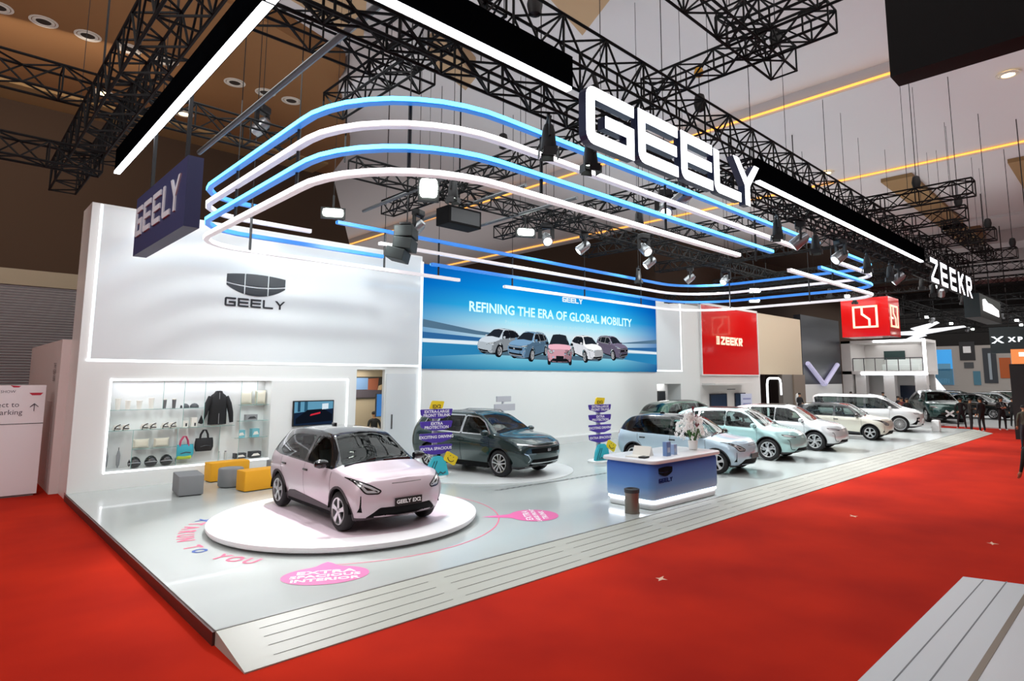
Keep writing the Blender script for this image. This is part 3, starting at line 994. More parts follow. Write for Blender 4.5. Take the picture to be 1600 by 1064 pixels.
# back wall of the booth, with a merchandise niche and a doorway
def wbox(mb, x0, x1, z0, z1, y0=0.0, y1=1.2): mb.b2((x0, YW + y0, z0), (x1, YW + y1, z1))
g = MB()
wbox(g, 2.39, 3.10, 0, 3.20); wbox(g, 3.10, 6.96, 0, .57); wbox(g, 3.10, 6.96, 2.73, 3.20); wbox(g, 3.10, 6.96, .57, 2.73, .5)
wbox(g, 6.96, 9.62, 0, 3.20); wbox(g, 9.62, 10.66, 3.08, 3.20); wbox(g, 10.66, 12.0, 0, 3.20, .06, .2)
wbox(g, 2.39, 12.0, 3.20, 7.06, 0, 1.2)
wbox(g, 12.0, 26.25, 0, 6.80, 0, .8)
wbox(g, 26.25, 28.45, 2.53, 6.78, 0, .8); wbox(g, 28.45, 30.42, 0, 6.82, 0, .8)
wall = struct(g.build('wall_back', M_white))
g = MB(); wbox(g, 2.62, 11.93, 3.26, 7.0, -.03, 0); struct(g.build('upper_panel', M_gloss, wall))
g = MB(); wbox(g, 26.3, 28.5, 3.24, 6.7, -.03, 0); struct(g.build('upper_panel', M_gloss, wall))
# led outlines
g = MB()
g.b2((2.56, YW - .035, 3.2), (2.61, YW - .002, 7.03)); g.b2((2.56, YW - .035, 3.19), (11.95, YW - .002, 3.25))
g.b2((11.95, YW - .05, .2), (12.02, YW - .002, 6.86))
g.b2((28.50, YW - .04, 3.2), (28.58, YW - .002, 6.78)); g.b2((26.28, YW - .04, 3.17), (28.58, YW - .002, 3.23))
struct(g.build('led_line', M_led_soft, wall))
g = MB()
g.b2((3.06, YW - .03, .53), (3.10, YW - .002, 2.77)); g.b2((3.06, YW - .03, 2.73), (9.33, YW - .002, 2.77))
g.b2((3.06, YW - .03, .53), (6.96, YW - .002, .57)); g.b2((9.29, YW - .03, .6), (9.33, YW - .002, 2.77))
struct(g.build('niche_led', mat('led_niche', 'ffffff', .5, emit=1.8, ecol='f4f8ff'), wall))
g = MB(); wbox(g, 12.03, 26.2, .15, .42, -.5, 0); struct(g.build('plinth', M_white, wall))
# cupboard doors in the wall beside the doorway
g = MB(); wbox(g, 10.72, 11.88, .17, 2.95, .035, .06); d = struct(g.build('door_1', M_gloss))
g = MB(); g.b2((10.92, YW + .0, 1.15), (10.97, YW + .035, 1.62)); struct(g.build('door_handle', M_chrome, d))
# little office behind the doorway
g = MB()
g.b2((8.6, YW + 3.6, 0), (14.4, YW + 3.7, 3.2)); g.b2((8.5, YW + 1.2, 0), (8.6, YW + 3.7, 3.2)); g.b2((14.4, YW + 1.2, 0), (14.5, YW + 3.7, 3.2))
struct(g.build('wall_office', M_beige))
g = MB(); g.b2((8.5, YW + .3, .1), (14.5, YW + 3.7, .15)); struct(g.build('floor_office', M_deck))
g = MB(); g.b2((8.5, YW + 1.2, 3.2), (14.5, YW + 3.7, 3.25)); struct(g.build('ceiling_office', M_off))
light('office_lamp', 'AREA', (11, YW + 2.4, 3.1), (11, YW + 2.4, 0), 60, (1, .93, .82), 2)
# recess under the far column of the wall
g = MB(); g.b2((26.0, YW + 2.2, 0), (35, YW + 2.3, 2.8)); g.b2((26.0, YW + .8, 2.6), (35, YW + 2.3, 2.7)); g.b2((26.0, YW + .8, 0), (26.2, YW + 2.3, 2.7)); g.b2((26.0, YW + .3, .0), (35, YW + 2.3, .15)); struct(g.build('wall_recess', M_grey))
light('recess_lamp', 'AREA', (29.5, YW + 1.5, 2.5), (29.5, YW + 1.5, 0), 70, (1, .97, .92), 1.5)

# hall walls: the brown end block with its shutter, the deeper bay beyond it, the dark side block
YH = 27.0
def block_xz(poly, y0, y1, name, m, parent=None):
    mb = MB(); mb.prism(poly, y1 - y0, XF((0, y1, 0), (1, 0, 0), (0, 0, 1))); return struct(mb.build(name, m, parent))
hw_ = block_xz([(-14, 6.5), (14.9, 6.5), (12.9, 12.9), (-14, 12.9)], YH, 60, 'wall_far', M_darkbrown)
block_xz([(-14, 5.95), (15.0, 5.95), (14.9, 6.5), (-14, 6.5)], YH - .02, 60, 'lintel_band', mat('hall_stone', '8f8572', .8), hw_)
g = MB(); g.b2((-14, YH + .2, 0), (15, 60, 5.95)); struct(g.build('lower_wall', mat('hall_low', '3a3430', .8), hw_))
g = MB()
for k in range(38): g.add([(-14, YH + .06, 2.4 + k * .094), (6, YH + .06, 2.4 + k * .094), (6, YH + .02, 2.4 + k * .094 + .05), (-14, YH + .02, 2.4 + k * .094 + .05), (-14, YH + .1, 2.4 + k * .094 + .094), (6, YH + .1, 2.4 + k * .094 + .094)], [(0, 1, 2, 3), (3, 2, 5, 4)])
struct(g.build('shutter', mat('shutter_grey', '9a9a9e', .5, .2), hw_))
g = MB(); g.b2((-14, YH - 1.6, 12.4), (12.0, YH, 12.6)); struct(g.build('cornice', M_tan, hw_))
g = MB(); g.b2((14, 60, 0), (33, 60.3, 13)); struct(g.build('wall_bay', mat('bay_peach', 'b9a48e', .8)))
g = MB(); g.b2((32, 21.5, 0), (130, 60, 13)); struct(g.build('wall_side', M_darkbrown))
g = MB(); g.b2((-14.2, -12, 0), (-14, 27, 13)); struct(g.build('wall_west', M_off))
g = MB(); g.b2((-14, -12.2, 0), (130, -12, 13)); struct(g.build('wall_south', M_off))
g = MB(); g.b2((130, -12, 0), (130.2, 27, 13)); struct(g.build('wall_east', M_darkbrown))

# ceiling: pale main field, brown fields along the far side, stepped soffits with warm coves
ZC = 12.5
g = MB(); g.b2((-14, -12, ZC + .6), (130, 60, ZC + .8)); ce = struct(g.build('ceiling', M_ceil))
def slab(name, poly, z0, z1, m):
    mb = MB(); mb.prism(poly, z1 - z0, Matrix.Translation((0, 0, z0))); return struct(mb.build(name, m, ce))
slab('brown_field', [(-14, 27), (-14, 13), (5.7, 16.2), (8.5, 17.1), (8.8, 18.3), (12.0, 23.4), (12.9, 27)], ZC, ZC + .6, M_ceil2)
slab('brown_field', [(45, 21.5), (45, 13.5), (130, 13.5), (130, 21.5)], ZC - .4, ZC + .6, M_darkbrown)
slab('soffit', [(21.5, -12), (31.3, -12), (31.3, 60), (21.5, 60)], ZC + .05, ZC + .6, M_ceil)
slab('soffit', [(31.3, -12), (44, -12), (44, 60), (31.3, 60)], ZC - .12, ZC + .6, M_ceil)
slab('soffit', [(-14, 4.0), (-14, 8.6), (16.0, 8.6), (16.0, 4.0)], ZC + .1, ZC + .6, M_ceil)
M_ctan = mat('ceiling_tan', 'a98d6c', .85)
slab('fold', [(8.6, 14.2), (8.95, 14.3), (9.0, 17.9), (8.65, 17.8)], ZC - .45, ZC + .6, M_ceil)
slab('fold', [(9.6, 13.4), (9.9, 14.6), (12.0, 15.4), (11.7, 14.5)], ZC - .1, ZC + .6, M_ctan)
slab('fold', [(10.2, 8.6), (10.5, 10.0), (12.3, 10.5), (11.4, 8.6)], ZC - .1, ZC + .6, M_ctan)
slab('fold', [(5.8, 12.2), (7.2, 13.4), (8.4, 15.8), (5.8, 15.2)], ZC + .3, ZC + .6, M_ctan)
for xx in (44.0, 52.5, 61, 70):
    slab('beam_cover', [(xx, -12), (xx + 1.4, -12), (xx + 1.4, 16), (xx, 16)], ZC - .3, ZC + .6, M_ceil)
for x0, x1, ya, yb in ((32.0, 52, 7.3, 8.6), (33.0, 60, 2.4, 3.9)):
    slab('brown_beam', [(x0, ya), (x1, ya + .4), (x1, yb + .4), (x0, yb)], ZC - .3, ZC + .6, M_tan)
M_cove = mat('cove_amber', 'ffb040', .5, emit=1.5, ecol='ffb050')
for xx, zz in ((21.5, .14), (31.3, -.04)):
    mb = MB(); mb.b2((xx - .07, -6, ZC + zz), (xx - .01, 58, ZC + zz + .06)); struct(mb.build('cove_led', M_cove, ce))
def downlight(x, y, lit=False):
    r = empty('ceiling_light', (x, y, ZC), 0, None, 'ceiling light')
    m1 = MB(); m1.lathe([(.25, 0), (.25, -.02), (.19, -.03), (.17, 0)], 24, cap=False); m1.lathe([(.33, .0), (.33, -.012), (.27, -.012), (.27, 0)], 24, cap=False)
    m1.build('trim_ring', mat('ring_white', 'c9c2b6', .5), r, smooth=True)
    m2 = MB(); m2.lathe([(.17, -.012), (.0, -.012)], 20, cap=False)
    m2.build('diffuser', mat('lamp_dark', '2a2018', .6) if not lit else mat('lamp_warm', 'fff0d0', .5, emit=12, ecol='ffdf9f'), r)
    return r
for x in (.35, 1.3, 2.3, 3.3, 4.3, 6.3, 7.3, 8.2):
    tag(downlight(x, 20.45), 'switched-off round white-rimmed recessed light in a row on the brown ceiling', 'ceiling light', 'recessed lights on the brown ceiling')
for (x, y, l) in ((3.3, 24.4, 'second'), (5.8, 24.3, 'third')):
    tag(downlight(x, y, True), 'glowing warm recessed light on the brown ceiling behind the %s truss bay' % ('dark upright' if l == 'second' else 'slanted fascia'), 'ceiling light')
for (x, y, t) in ((23.9, 2.6, 'under the black screen'), (29.6, 10.2, 'above the letter truss'), (34.2, 7.9, 'on the tan beam beyond the first cross truss'), (36.4, 8.0, 'on the tan beam beside the second cross truss'), (34.5, 3.2, 'on the wide brown beam')):
    tag(downlight(x, y, True), 'small glowing recessed ceiling light ' + t, 'ceiling light')
# ---------------------------------------------------------------- trusses and what hangs from them
def truss(p0, p1, w=.4, h=.4, label=None, group=None, step=None, name='hanging_truss', ch=.05, lw=.026):
    """box truss with four chords and zig-zag lacing between p0 and p1"""
    p0, p1 = Vector(p0), Vector(p1)
    L = (p1 - p0).length
    r = empty(name, p0, 0, label, 'truss', group)
    r.rotation_euler = (p1 - p0).to_track_quat('X', 'Z').to_euler()
    n = max(2, round(L / (step or (w + h) / 2 * 1.05)))
    cs = [(-w / 2, -h / 2), (w / 2, -h / 2), (w / 2, h / 2), (-w / 2, h / 2)]
    for (a, b) in cs:
        m = MB(); m.bar((0, a, b), (L, a, b), ch, n=6); m.build('chord', M_truss, r)
    m = MB()
    for k in range(n + 1):
        x = L * k / n
        for i in range(4):
            a, b = cs[i], cs[(i + 1) % 4]
            if k % 2 == 0 or k == n: m.bar((x, *a), (x, *b), lw)
            if k < n:
                xb = L * (k + 1) / n
                if (k + i) % 2: m.bar((x, *a), (xb, *b), lw)
                else: m.bar((x, *b), (xb, *a), lw)
    m.build('lacing', M_truss, r)
    if p0.z > 6.5:
        for q in ((.12, .88) if L > 6 else (.5,)):
            m = MB(); m.bar((L * q, 0, h / 2), (L * q, 0, 13.2 - p0.z), .012); m.build('hanging_cable', M_black, r)
    return r
HT = lambda *a, **k: truss(*a, **k)
HT((1.2, 5.90, 7.80), (34, 5.90, 7.80), .55, .66, 'long black truss along the front of the booth carrying the letters', step=.5)
HT((1.2, 6.25, 7.08), (34, 6.25, 7.08), .3, .34, 'slim lower black truss behind the front fascia boards', step=.42)
HT((1.78, 4.2, 7.50), (1.78, 17.6, 7.50), .5, .7, 'black truss running back above the slanted light bar and navy sign', step=.48)
HT((.1, 13.6, 8.2), (5.6, 13.6, 8.2), .5, .5, 'black truss crossing the brown ceiling above the navy hanging sign')
HT((-3, 14.2, 7.0), (2.0, 14.2, 7.0), .4, .4, 'low black truss in front of the dark brown wall beside the side truss')
HT((2.4, 10.9, 7.9), (2.4, 16.4, 7.9), .45, .45, 'short dark truss parallel to the side truss over the white wall end')
HT((3.0, 9.35, 8.6), (6.35, 9.35, 8.6), .5, .5, 'black truss with an open square end over the curve of the light loops')
HT((5.35, 11.2, 8.3), (5.35, 6.2, 8.3), .42, .42, 'black truss running towards the front fascia over the loops curve')
HT((7.2, 4.65, 9.0), (11.5, 4.65, 9.0), .5, .5, 'high black truss with a square open end in front of the pale ceiling')
HT((10.55, 7.2, 9.0), (10.55, 3.4, 9.0), .4, .4, 'high black truss passing over the lit letters with a yellow hook')
HT((9.7, 5.0, 9.05), (9.7, 2.6, 9.05), .4, .4, 'short high truss leading to the ceiling top edge above the square truss end')
for (x, ya, yb, t) in ((19.8, 6.2, 3.1, 'first'), (22.8, 6.2, 3.8, 'second'), (26.9, 6.2, 3.7, 'third'), (31.6, 6.2, 3.7, 'fourth')):
    HT((x, ya, 8.0), (x, yb, 8.0), .42, .42, '%s short truss sticking out over the aisle past the letter truss' % t)
HT((26.4, 5.0, 8.45), (34.5, 5.0, 8.45), .42, .42, 'black truss lying across the aisle cross trusses above the second illuminated word')
HT((6.7, 12.9, 7.8), (14.6, 12.9, 7.8), .4, .4, 'inner black truss above the back run of the loops before the picture screen')
HT((14.6, 12.9, 7.8), (30.5, 12.9, 7.8), .4, .4, 'inner black truss continuing above the row of pale cars')
HT((9.23, 15.5, 7.8), (9.23, 6.3, 7.8), .4, .4, 'black cross truss inside the loops nearest the white wall')
HT((13.6, 15.5, 7.8), (13.6, 6.3, 7.8), .4, .4, 'black cross truss inside the loops over the counter')
HT((18.2, 15.5, 7.8), (18.2, 6.3, 7.8), .4, .4, 'black cross truss inside the loops over the aqua car')
HT((23.2, 15.5, 7.8), (23.2, 6.3, 7.8), .4, .4, 'black cross truss inside the loops over the silver car')
HT((28.4, 15.5, 7.6), (28.4, 6.3, 7.6), .4, .4, 'black cross truss beyond the loops before the red cube')
HT((26.2, 6.5, 6.75), (26.2, 17, 6.75), .35, .35, 'black truss with a thin light line running back behind the corner of the loops')
for k, (x, y) in enumerate(((38, 9.5), (43, 9.5), (48, 9.5))):
    HT((x, 1.0, 8.4), (x, 16, 8.4), .4, .4, 'distant black cross truss over the far booths', 'far cross trusses')
for k, (x, z) in enumerate(((53, 7.6), (57, 8.9), (61, 7.4), (65, 8.8), (69, 7.3), (73, 8.6))):
    HT((x, -3, z), (x, 16.5, z), .4, .4, 'distant black cross truss over the far booths', 'far cross trusses', step=.7)
for k, y in enumerate((3.2, 8, 12.5)):
    HT((34.6, y, 8.2), (78, y, 8.2), .45, .45, 'distant black truss running away over the far booths', 'far long trusses', step=.9)

def pipe(a, b, label, r=.05):
    m = MB(); m.bar(a, b, 2 * r, n=8)
    return tag(m.build('hanging_pipe', mat('pipe_grey', '5d6164', .5, .4), smooth=True), label, 'pipe')
pipe((3.5, 13.3, 7.4), (3.55, 5.9, 7.4), 'grey pipe leading from the navy sign to the front fascia')
pipe((8.5, 15.6, 7.6), (8.4, 11.2, 7.6), 'grey pipe beside the big bright floodlight')
pipe((10.3, 15.4, 7.6), (10.2, 10.6, 7.6), 'grey pipe above the black speaker cabinet')
pipe((12.0, 15.0, 7.6), (11.9, 10.4, 7.6), 'grey pipe over the top corner of the picture screen')

# fascias with light lines
def fascia(a, b, z0, z1, face, label, led0, led1, thick=.12):
    r = empty('hanging_fascia', ((a[0] + b[0]) / 2, (a[1] + b[1]) / 2, z0), 0, label, 'fascia')
    mid = Vector(((a[0] + b[0]) / 2, (a[1] + b[1]) / 2, z0))
    m = MB()
    if face == 'y':
        m.b2(Vector((a[0], a[1], z0)) - mid, Vector((b[0], b[1] + thick, z1)) - mid)
        m.build('board', mat('fascia_black', '050608', 1.0, spec=0), r)
        l = MB(); l.b2(Vector((led0, a[1] - .02, z0 - .045)) - mid, Vector((led1, a[1] + .08, z0)) - mid)
    else:
        m.b2(Vector((a[0], a[1], z0)) - mid, Vector((b[0] + thick, b[1], z1)) - mid)
        m.build('board', mat('fascia_black', '050608', 1.0, spec=0), r)
        l = MB(); l.b2(Vector((a[0] - .02, led0, z0 - .05)) - mid, Vector((a[0] + .08, led1, z0)) - mid)
    l.build('light_line', M_led, r)
    return r
fascia((2.25, 5.48), (6.2, 5.48), 6.94, 7.42, 'y', 'black fascia board with a glowing white edge before the illuminated word', 2.25, 6.15)
fascia((12.0, 5.48), (24.9, 5.48), 6.94, 7.42, 'y', 'long black fascia board with glowing white edge between the two illuminated words', 12.02, 24.6)
fascia((2.25, 4.4), (2.25, 14.35), 6.94, 7.42, 'x', 'black side fascia with a slanted glowing white edge above the navy sign', 4.4, 14.25)

# illuminated words
def word(name, chars, boxes, y, label, depth=.14, t=.17, side='1a2348'):
    x0 = boxes[0][0]
    r = empty(name, (x0, y, boxes[0][1]), 0, label, 'sign')
    sm = mat('letter_side_' + side, side, .4, emit=.0)
    for chx, (xa, za, xb, zb) in zip(chars, boxes):
        w, h = xb - xa, zb - za
        m, f = MB(), MB()
        T = FRONT(xa - x0, 0, za - boxes[0][1])
        for po in glyph(chx, w, h, t):
            m.prism(po, -depth, T)
            f.prism(po, .012, T)
        L = m.build('letter', sm, r)
        if chx in 'GYZR': b_ = MB(); b_.bar((xa - x0 + w / 2, depth, za - boxes[0][1] + h * .8), (xa - x0 + w / 2, .34, za - boxes[0][1] + h * .8 + .68), .05); b_.build('bracket', M_black, L)
        f.build('lit_face', mat('letter_face', 'ffffff', .5, emit=2.6, ecol='f3f7ff'), L)
    return r
word('hanging_sign', 'GEELY', [(6.45, 6.22, 7.60, 7.10), (7.72, 6.25, 8.86, 7.13), (8.97, 6.27, 10.03, 7.13), (10.10, 6.28, 11.12, 7.10), (10.86, 6.27, 11.95, 7.17)], 5.45,
     'big glowing white word of five letters hung from the front truss', t=.185)
word('hanging_sign', 'ZEEKR', [(25.5, 6.32, 26.5, 7.2), (26.95, 6.32, 27.9, 7.2), (28.4, 6.32, 29.35, 7.2), (29.85, 6.32, 30.85, 7.2), (31.3, 6.32, 32.3, 7.2)], 5.45,
     'smaller glowing white word beginning with Z at the far end of the front truss', t=.16, depth=.08, side='1b1b1d')

# navy hanging sign
r = empty('hanging_sign', (2.25, 10.5, 4.88), 0, 'navy blue box sign with grey letters hung over the white wall end', 'sign')
m = MB(); m.b2((0, -1.45, 0), (.2, 1.52, 1.0)); m.build('box', mat('navy', '30365c', .5), r)
for chx, (ya, yb) in zip('GEELY', ((1.42, 1.0), (.88, .44), (.30, -.16), (-.30, -.72), (-.70, -1.2))):
    m = MB()
    for po in glyph(chx, ya - yb, .50, .085): m.prism(po, .02, SIDE(0, ya, .30))
    m.build('letter', mat('letter_grey', 'c4c7d0', .45), r)
for y in (-1.0, 1.0):
    m = MB(); m.bar((.1, y, 1.0), (.1, y, 2.3), .05); m.build('hanging_rod', M_black, r)

# light loops: four stacked rounded rectangles, each broken by gaps
def loop_path(x0, x1, y0, y1, RR=(2.2, 1.2, 2.4, 1.1), n=14):
    out = []
    for (sx, sy, a0), R in zip(((0, 0, PI), (1, 0, 1.5 * PI), (1, 1, 0), (0, 1, .5 * PI)), RR):
        cx, cy = (x1 - R if sx else x0 + R), (y1 - R if sy else y0 + R)
        for i in range(n + 1):
            a = a0 + PI / 2 * i / n
            out.append(Vector((cx + R * math.cos(a), cy + R * math.sin(a), 0)))
    out.append(out[0])
    return out
def sweep_xy(mb, pts, prof):
    """sweep a (outward, z) outline along a horizontal path"""
    n = len(pts); k = len(prof)
    vs = []
    for i, p in enumerate(pts):
        a, b = pts[max(i - 1, 0)], pts[min(i + 1, n - 1)]
        t = (b - a); t.z = 0; t.normalize()
        o = Vector((t.y, -t.x, 0))
        vs += [p + o * q[0] + Vector((0, 0, q[1])) for q in prof]
    fs = [(i * k + j, i * k + (j + 1) % k, (i + 1) * k + (j + 1) % k, (i + 1) * k + j) for i in range(n - 1) for j in range(k)]
    fs += [tuple(range(k))[::-1], tuple(range((n - 1) * k, n * k))]
    mb.add(vs, fs)
def split_path(path, cuts):
    """cuts: list of ((xa, ya), (xb, yb)) boxes to leave out -> list of runs"""
    dense = []
    for i in range(len(path) - 1):
        a, b = path[i], path[i + 1]
        n = max(1, int((b - a).length / .12))
        dense += [a.lerp(b, k / n) for k in range(n)]
    dense.append(path[-1])
    runs, cur = [], []
    for p in dense:
        if any(c[0] <= p.x <= c[2] and c[1] <= p.y <= c[3] for c in cuts):
            if len(cur) > 1: runs.append(cur)
            cur = []
        else: cur.append(p)
    if len(cur) > 1: runs.append(cur)
    if len(runs) > 1 and (runs[0][0] - runs[-1][-1]).length < .3:
        runs[0] = runs.pop() + runs[0][1:]
    return runs
M_lb = mat('loop_blue', '2f6fc0', .4, emit=.55, ecol='2f7fd8')
M_lw = mat('loop_white', 'd8d3d6', .4, emit=.35, ecol='e6e0e6')
M_eb = mat('loop_blue_led', '9fe6ff', .4, emit=3.2, ecol='58c8ff')
M_ew = mat('loop_white_led', 'ffffff', .4, emit=2.6, ecol='ffffff')
LX0, LX1, LY0, LY1 = 4.0, 25.4, 7.1, 15.2
loops = [(7.02, 'blue', (19.6, 21.2), (5.6, 7.5)), (6.64, 'white', (17.8, 21.0), (6.9, 8.8)), (6.27, 'blue', (16.2, 19.5), (9.0, 10.6)), (5.90, 'white', (14.3, 17.2), (11.8, 13.6))]
for k, (z, c, fg, bg) in enumerate(loops):
    r = empty('hanging_light_loop', (14.5, 11.15, z), 0, ['topmost blue glowing loop of the four stacked rounded loops', 'upper white glowing loop between the two blue loops', 'lower blue glowing loop between the two white loops', 'lowest white glowing loop of the four stacked rounded loops'][k], 'light loop')
    for run in split_path(loop_path(LX0, LX1, LY0, LY1), [(fg[0], 6, fg[1], 9), (bg[0], 13, bg[1], 16)]):
        ds = [run[0]]
        for p in run[1:]:
            if (p - ds[-1]).length > .3 or p is run[-1]: ds.append(p)
        ds = [p - Vector((14.5, 11.15, 0)) for p in ds]
        m = MB(); sweep_xy(m, ds, [(-.06, -.05), (.05, -.05), (.05, .045), (-.06, .045)])
        s_ = m.build('bar', M_lb if c == 'blue' else M_lw, r, smooth=True)
        m = MB(); sweep_xy(m, ds, [(.051, -.03), (.062, -.03), (.062, .038), (.051, .038)])
        m.build('led_strip', M_eb if c == 'blue' else M_ew, s_, smooth=True)
for i, (x, y) in enumerate(((4.05, 12.6), (4.05, 9.7), (4.9, 7.65), (7.2, 7.1), (11.0, 7.1), (15.2, 7.1), (20.6, 7.1), (24.9, 9.5), (24.9, 12.9), (21.5, 15.2), (17.8, 15.2), (14.0, 15.2), (10.9, 15.2), (9.0, 15.2), (5.2, 15.0))):
    m = MB(); m.bar((0, 0, -.02), (0, 0, 1.14), .06, n=6); m.bar((0, 0, 1.14), (0, 0, 6.2), .014)
    o = m.build('hanging_rod', M_black); o.location = (x, y, 5.90)
    tag(o, 'thin black rod joining the four stacked light loops', 'rod', 'rods of the light loops')

# stage lamps
def lamp_proto(kind):
    r = empty('hanging_spotlight')
    m = MB()
    if kind == 'head':
        m.rbox((0, 0, .0), (.34, .26, .16), .04); m.build('lamp_base', M_black, r)
        m = MB(); m.bar((-.2, 0, -.08), (-.2, 0, -.42), .05, .12); m.bar((.2, 0, -.08), (.2, 0, -.42), .05, .12); m.bar((-.2, 0, -.08), (.2, 0, -.08), .12, .05); m.build('yoke', M_black, r)
        m = MB(); T = Matrix.Translation((0, 0, -.40)) @ Matrix.Rotation(.9, 4, 'X')
        m.lathe([(.0, .2), (.10, .2), (.15, .1), (.16, -.12), (.165, -.25), (.13, -.26), (.13, -.2), (.0, -.2)], 18, T, cap=False)
        h = m.build('lamp_head', mat('lamp_chrome', '9fa3a6', .25, .6), r, smooth=True)
        m = MB(); m.lathe([(.125, -.21), (.0, -.225)], 16, T, cap=False); m.build('lens', mat('lens_lit', 'ffffff', .3, emit=14, ecol='f6fff8'), h)
    elif kind == 'par':
        m.bar((-.15, 0, 0), (-.15, 0, -.3), .03, .06); m.bar((.15, 0, 0), (.15, 0, -.3), .03, .06); m.bar((-.15, 0, 0), (.15, 0, 0), .06, .03); m.bar((0, 0, 0), (0, 0, .12), .05); m.build('yoke', M_black, r)
        m = MB(); T = Matrix.Translation((0, 0, -.3))
        m.lathe([(.0, .22), (.07, .22), (.10, .12), (.115, -.05), (.125, -.18), (.115, -.2), (.1, -.14), (.0, -.14)], 16, T, cap=False); h = m.build('lamp_can', M_black, r, smooth=True)
        m = MB(); m.lathe([(.1, -.15), (.0, -.155)], 16, T, cap=False); m.build('lens', mat('lens_dim', 'ffffff', .3, emit=5, ecol='f2fff6'), h)
        m = MB()
        for a in range(4): m.box((0, .15, -.26), (.2, .012, .13), xf=T @ Matrix.Rotation(a * PI / 2, 4, 'Z') @ Matrix.Rotation(-.0, 4, 'X'))
        for v in range(len(m.v)): m.v[v] = (m.v[v][0], m.v[v][1], m.v[v][2] + .02)
        m.build('barn_door', M_black, h)
    else:
        m.b2((-.3, -.06, -.26), (.3, .06, .02)); h = m.build('lamp_body', M_black, r)
        m = MB(); m.bar((0, .0, 0), (0, .0, .35), .05); m.build('bracket', M_black, r)
        m = MB(); m.prism(rounded([(-.25, -.22), (.25, -.22), (.25, -.02), (-.25, -.02)], .08), .03, FRONT(0, -.06, 0)); m.build('lens', mat('flood_lit', 'ffffff', .3, emit=22, ecol='f2fff4'), h)
    return r
protos = {}
def lamp(kind, x, y, z, rz, label, group=None):
    o = protos.pop(kind) if kind in protos else lamp_proto(kind)
    protos[kind] = copy_tree(o)
    o.location = (x, y, z); o.rotation_euler = (0, 0, rz)
    if not group and y > 7:
        m = MB(); m.bar((0, 0, .05), (0, 0, 13.2 - z), .011); m.build('hanging_cable', M_black, o)
    return tag(o, label, 'spotlight', group)
BIG = lamp('flood', 7.3, 10.6, 7.1, -.6, 'large dazzling floodlight beside the lowest white loop over the pink car')
BIG.scale = (.75, 1, 2.0)
lamp('flood', 6.95, 14.3, 7.1, -.5, 'dazzling wide floodlight just above the top of the white wall')
lamp('head', 9.55, 14.35, 7.5, .4, 'glowing moving lamp above the dark speaker array')
lamp('flood', 12.4, 12.9, 7.28, -.5, 'dazzling floodlight hanging above the first words of the picture screen')
for (k, x, y, z, a, t) in (('head', 13.3, 12.9, 7.54, 2.6, 'above the start of the lower blue loop'), ('par', 8.4, 11.2, 7.5, .5, 'on top of the black speaker cabinet'),
        ('par', 6.5, 6.25, 6.80, .9, 'with barn doors under the first fascia'), ('par', 7.5, 6.25, 6.80, 1.2, 'beside the first big illuminated letter'),
        ('head', 12.1, 7.3, 7.4, .5, 'behind the last big illuminated letters'), ('head', 12.7, 8.2, 7.4, 2.2, 'beyond the upper white loop under the letters'),
        ('par', 13.0, 9.2, 7.3, .3, 'between the lower blue and lowest white loops'), ('head', 15.1, 12.9, 7.54, .9, 'in the dark middle of the loops'),
        ('head', 16.2, 11.3, 7.4, 2.9, 'shining in the dark middle of the loops above the title'), ('head', 18.9, 12.9, 7.54, .8, 'lower in the dark middle of the loops'),
        ('head', 23.2, 13.8, 7.54, .4, 'above the end of the picture screen'), ('head', 24.6, 12.9, 7.54, 1.4, 'above the second blue back run'),
        ('flood', 30.6, 14.5, 7.0, -.9, 'shining above the beige wall'), ('flood', 27.5, 13.0, 7.05, -.9, 'shining near the far corner of the loops'),
        ('par', 14.6, 6.25, 6.80, .6, 'under the long fascia after the last letter'), ('head', 16.0, 6.25, 6.84, .4, 'under the long fascia, second from the letters'),
        ('par', 17.0, 6.25, 6.80, .2, 'under the long fascia, third from the letters'), ('head', 18.9, 6.25, 6.84, .9, 'under the long fascia above the loop ends'),
        ('par', 21.2, 6.25, 6.80, .4, 'under the long fascia near its far part'), ('par', 23.6, 6.25, 6.80, .4, 'under the far end of the long fascia'),
        ('head', 24.6, 6.25, 6.84, .3, 'just before the word beginning with Z'), ('par', 29.4, 6.25, 6.80, .3, 'below the word beginning with Z'),
        ('head', 5.1, 14.4, 9.2, .6, 'high over the side of the loops near the navy sign'), ('par', 20.5, 14.6, 7.3, .2, 'above the back run of the topmost blue loop')):
    lamp(k, x, y, z, a, {'flood': 'bright flood lamp ', 'head': 'small moving lamp ', 'par': 'black can spotlight '}[k] + t)
rnd = random.Random(3)
for i in range(27):
    k = ('head', 'par', 'par')[i % 3]
    lamp(k, 35.5 + (i // 3) * 4.4 + rnd.uniform(-.5, .5), (3.2, 8, 12.5)[(i + i // 3) % 3], 7.94 if k == 'head' else 7.90, rnd.uniform(0, 6), 'far small lamp among many on the distant trusses', 'far truss lamps')
for i in range(15):
    lamp('flood', 38.0 + (i // 3) * 8.8 + rnd.uniform(-.5, .5), (3.2, 8, 12.5)[i % 3], 7.74, -1.1, 'far glowing flood lamp among many on the distant trusses', 'far flood lamps').scale = (.55, 1, .8)

for o in list(protos.values()):
    for q in [x for c in o.children for x in c.children] + list(o.children) + [o]: D.objects.remove(q)

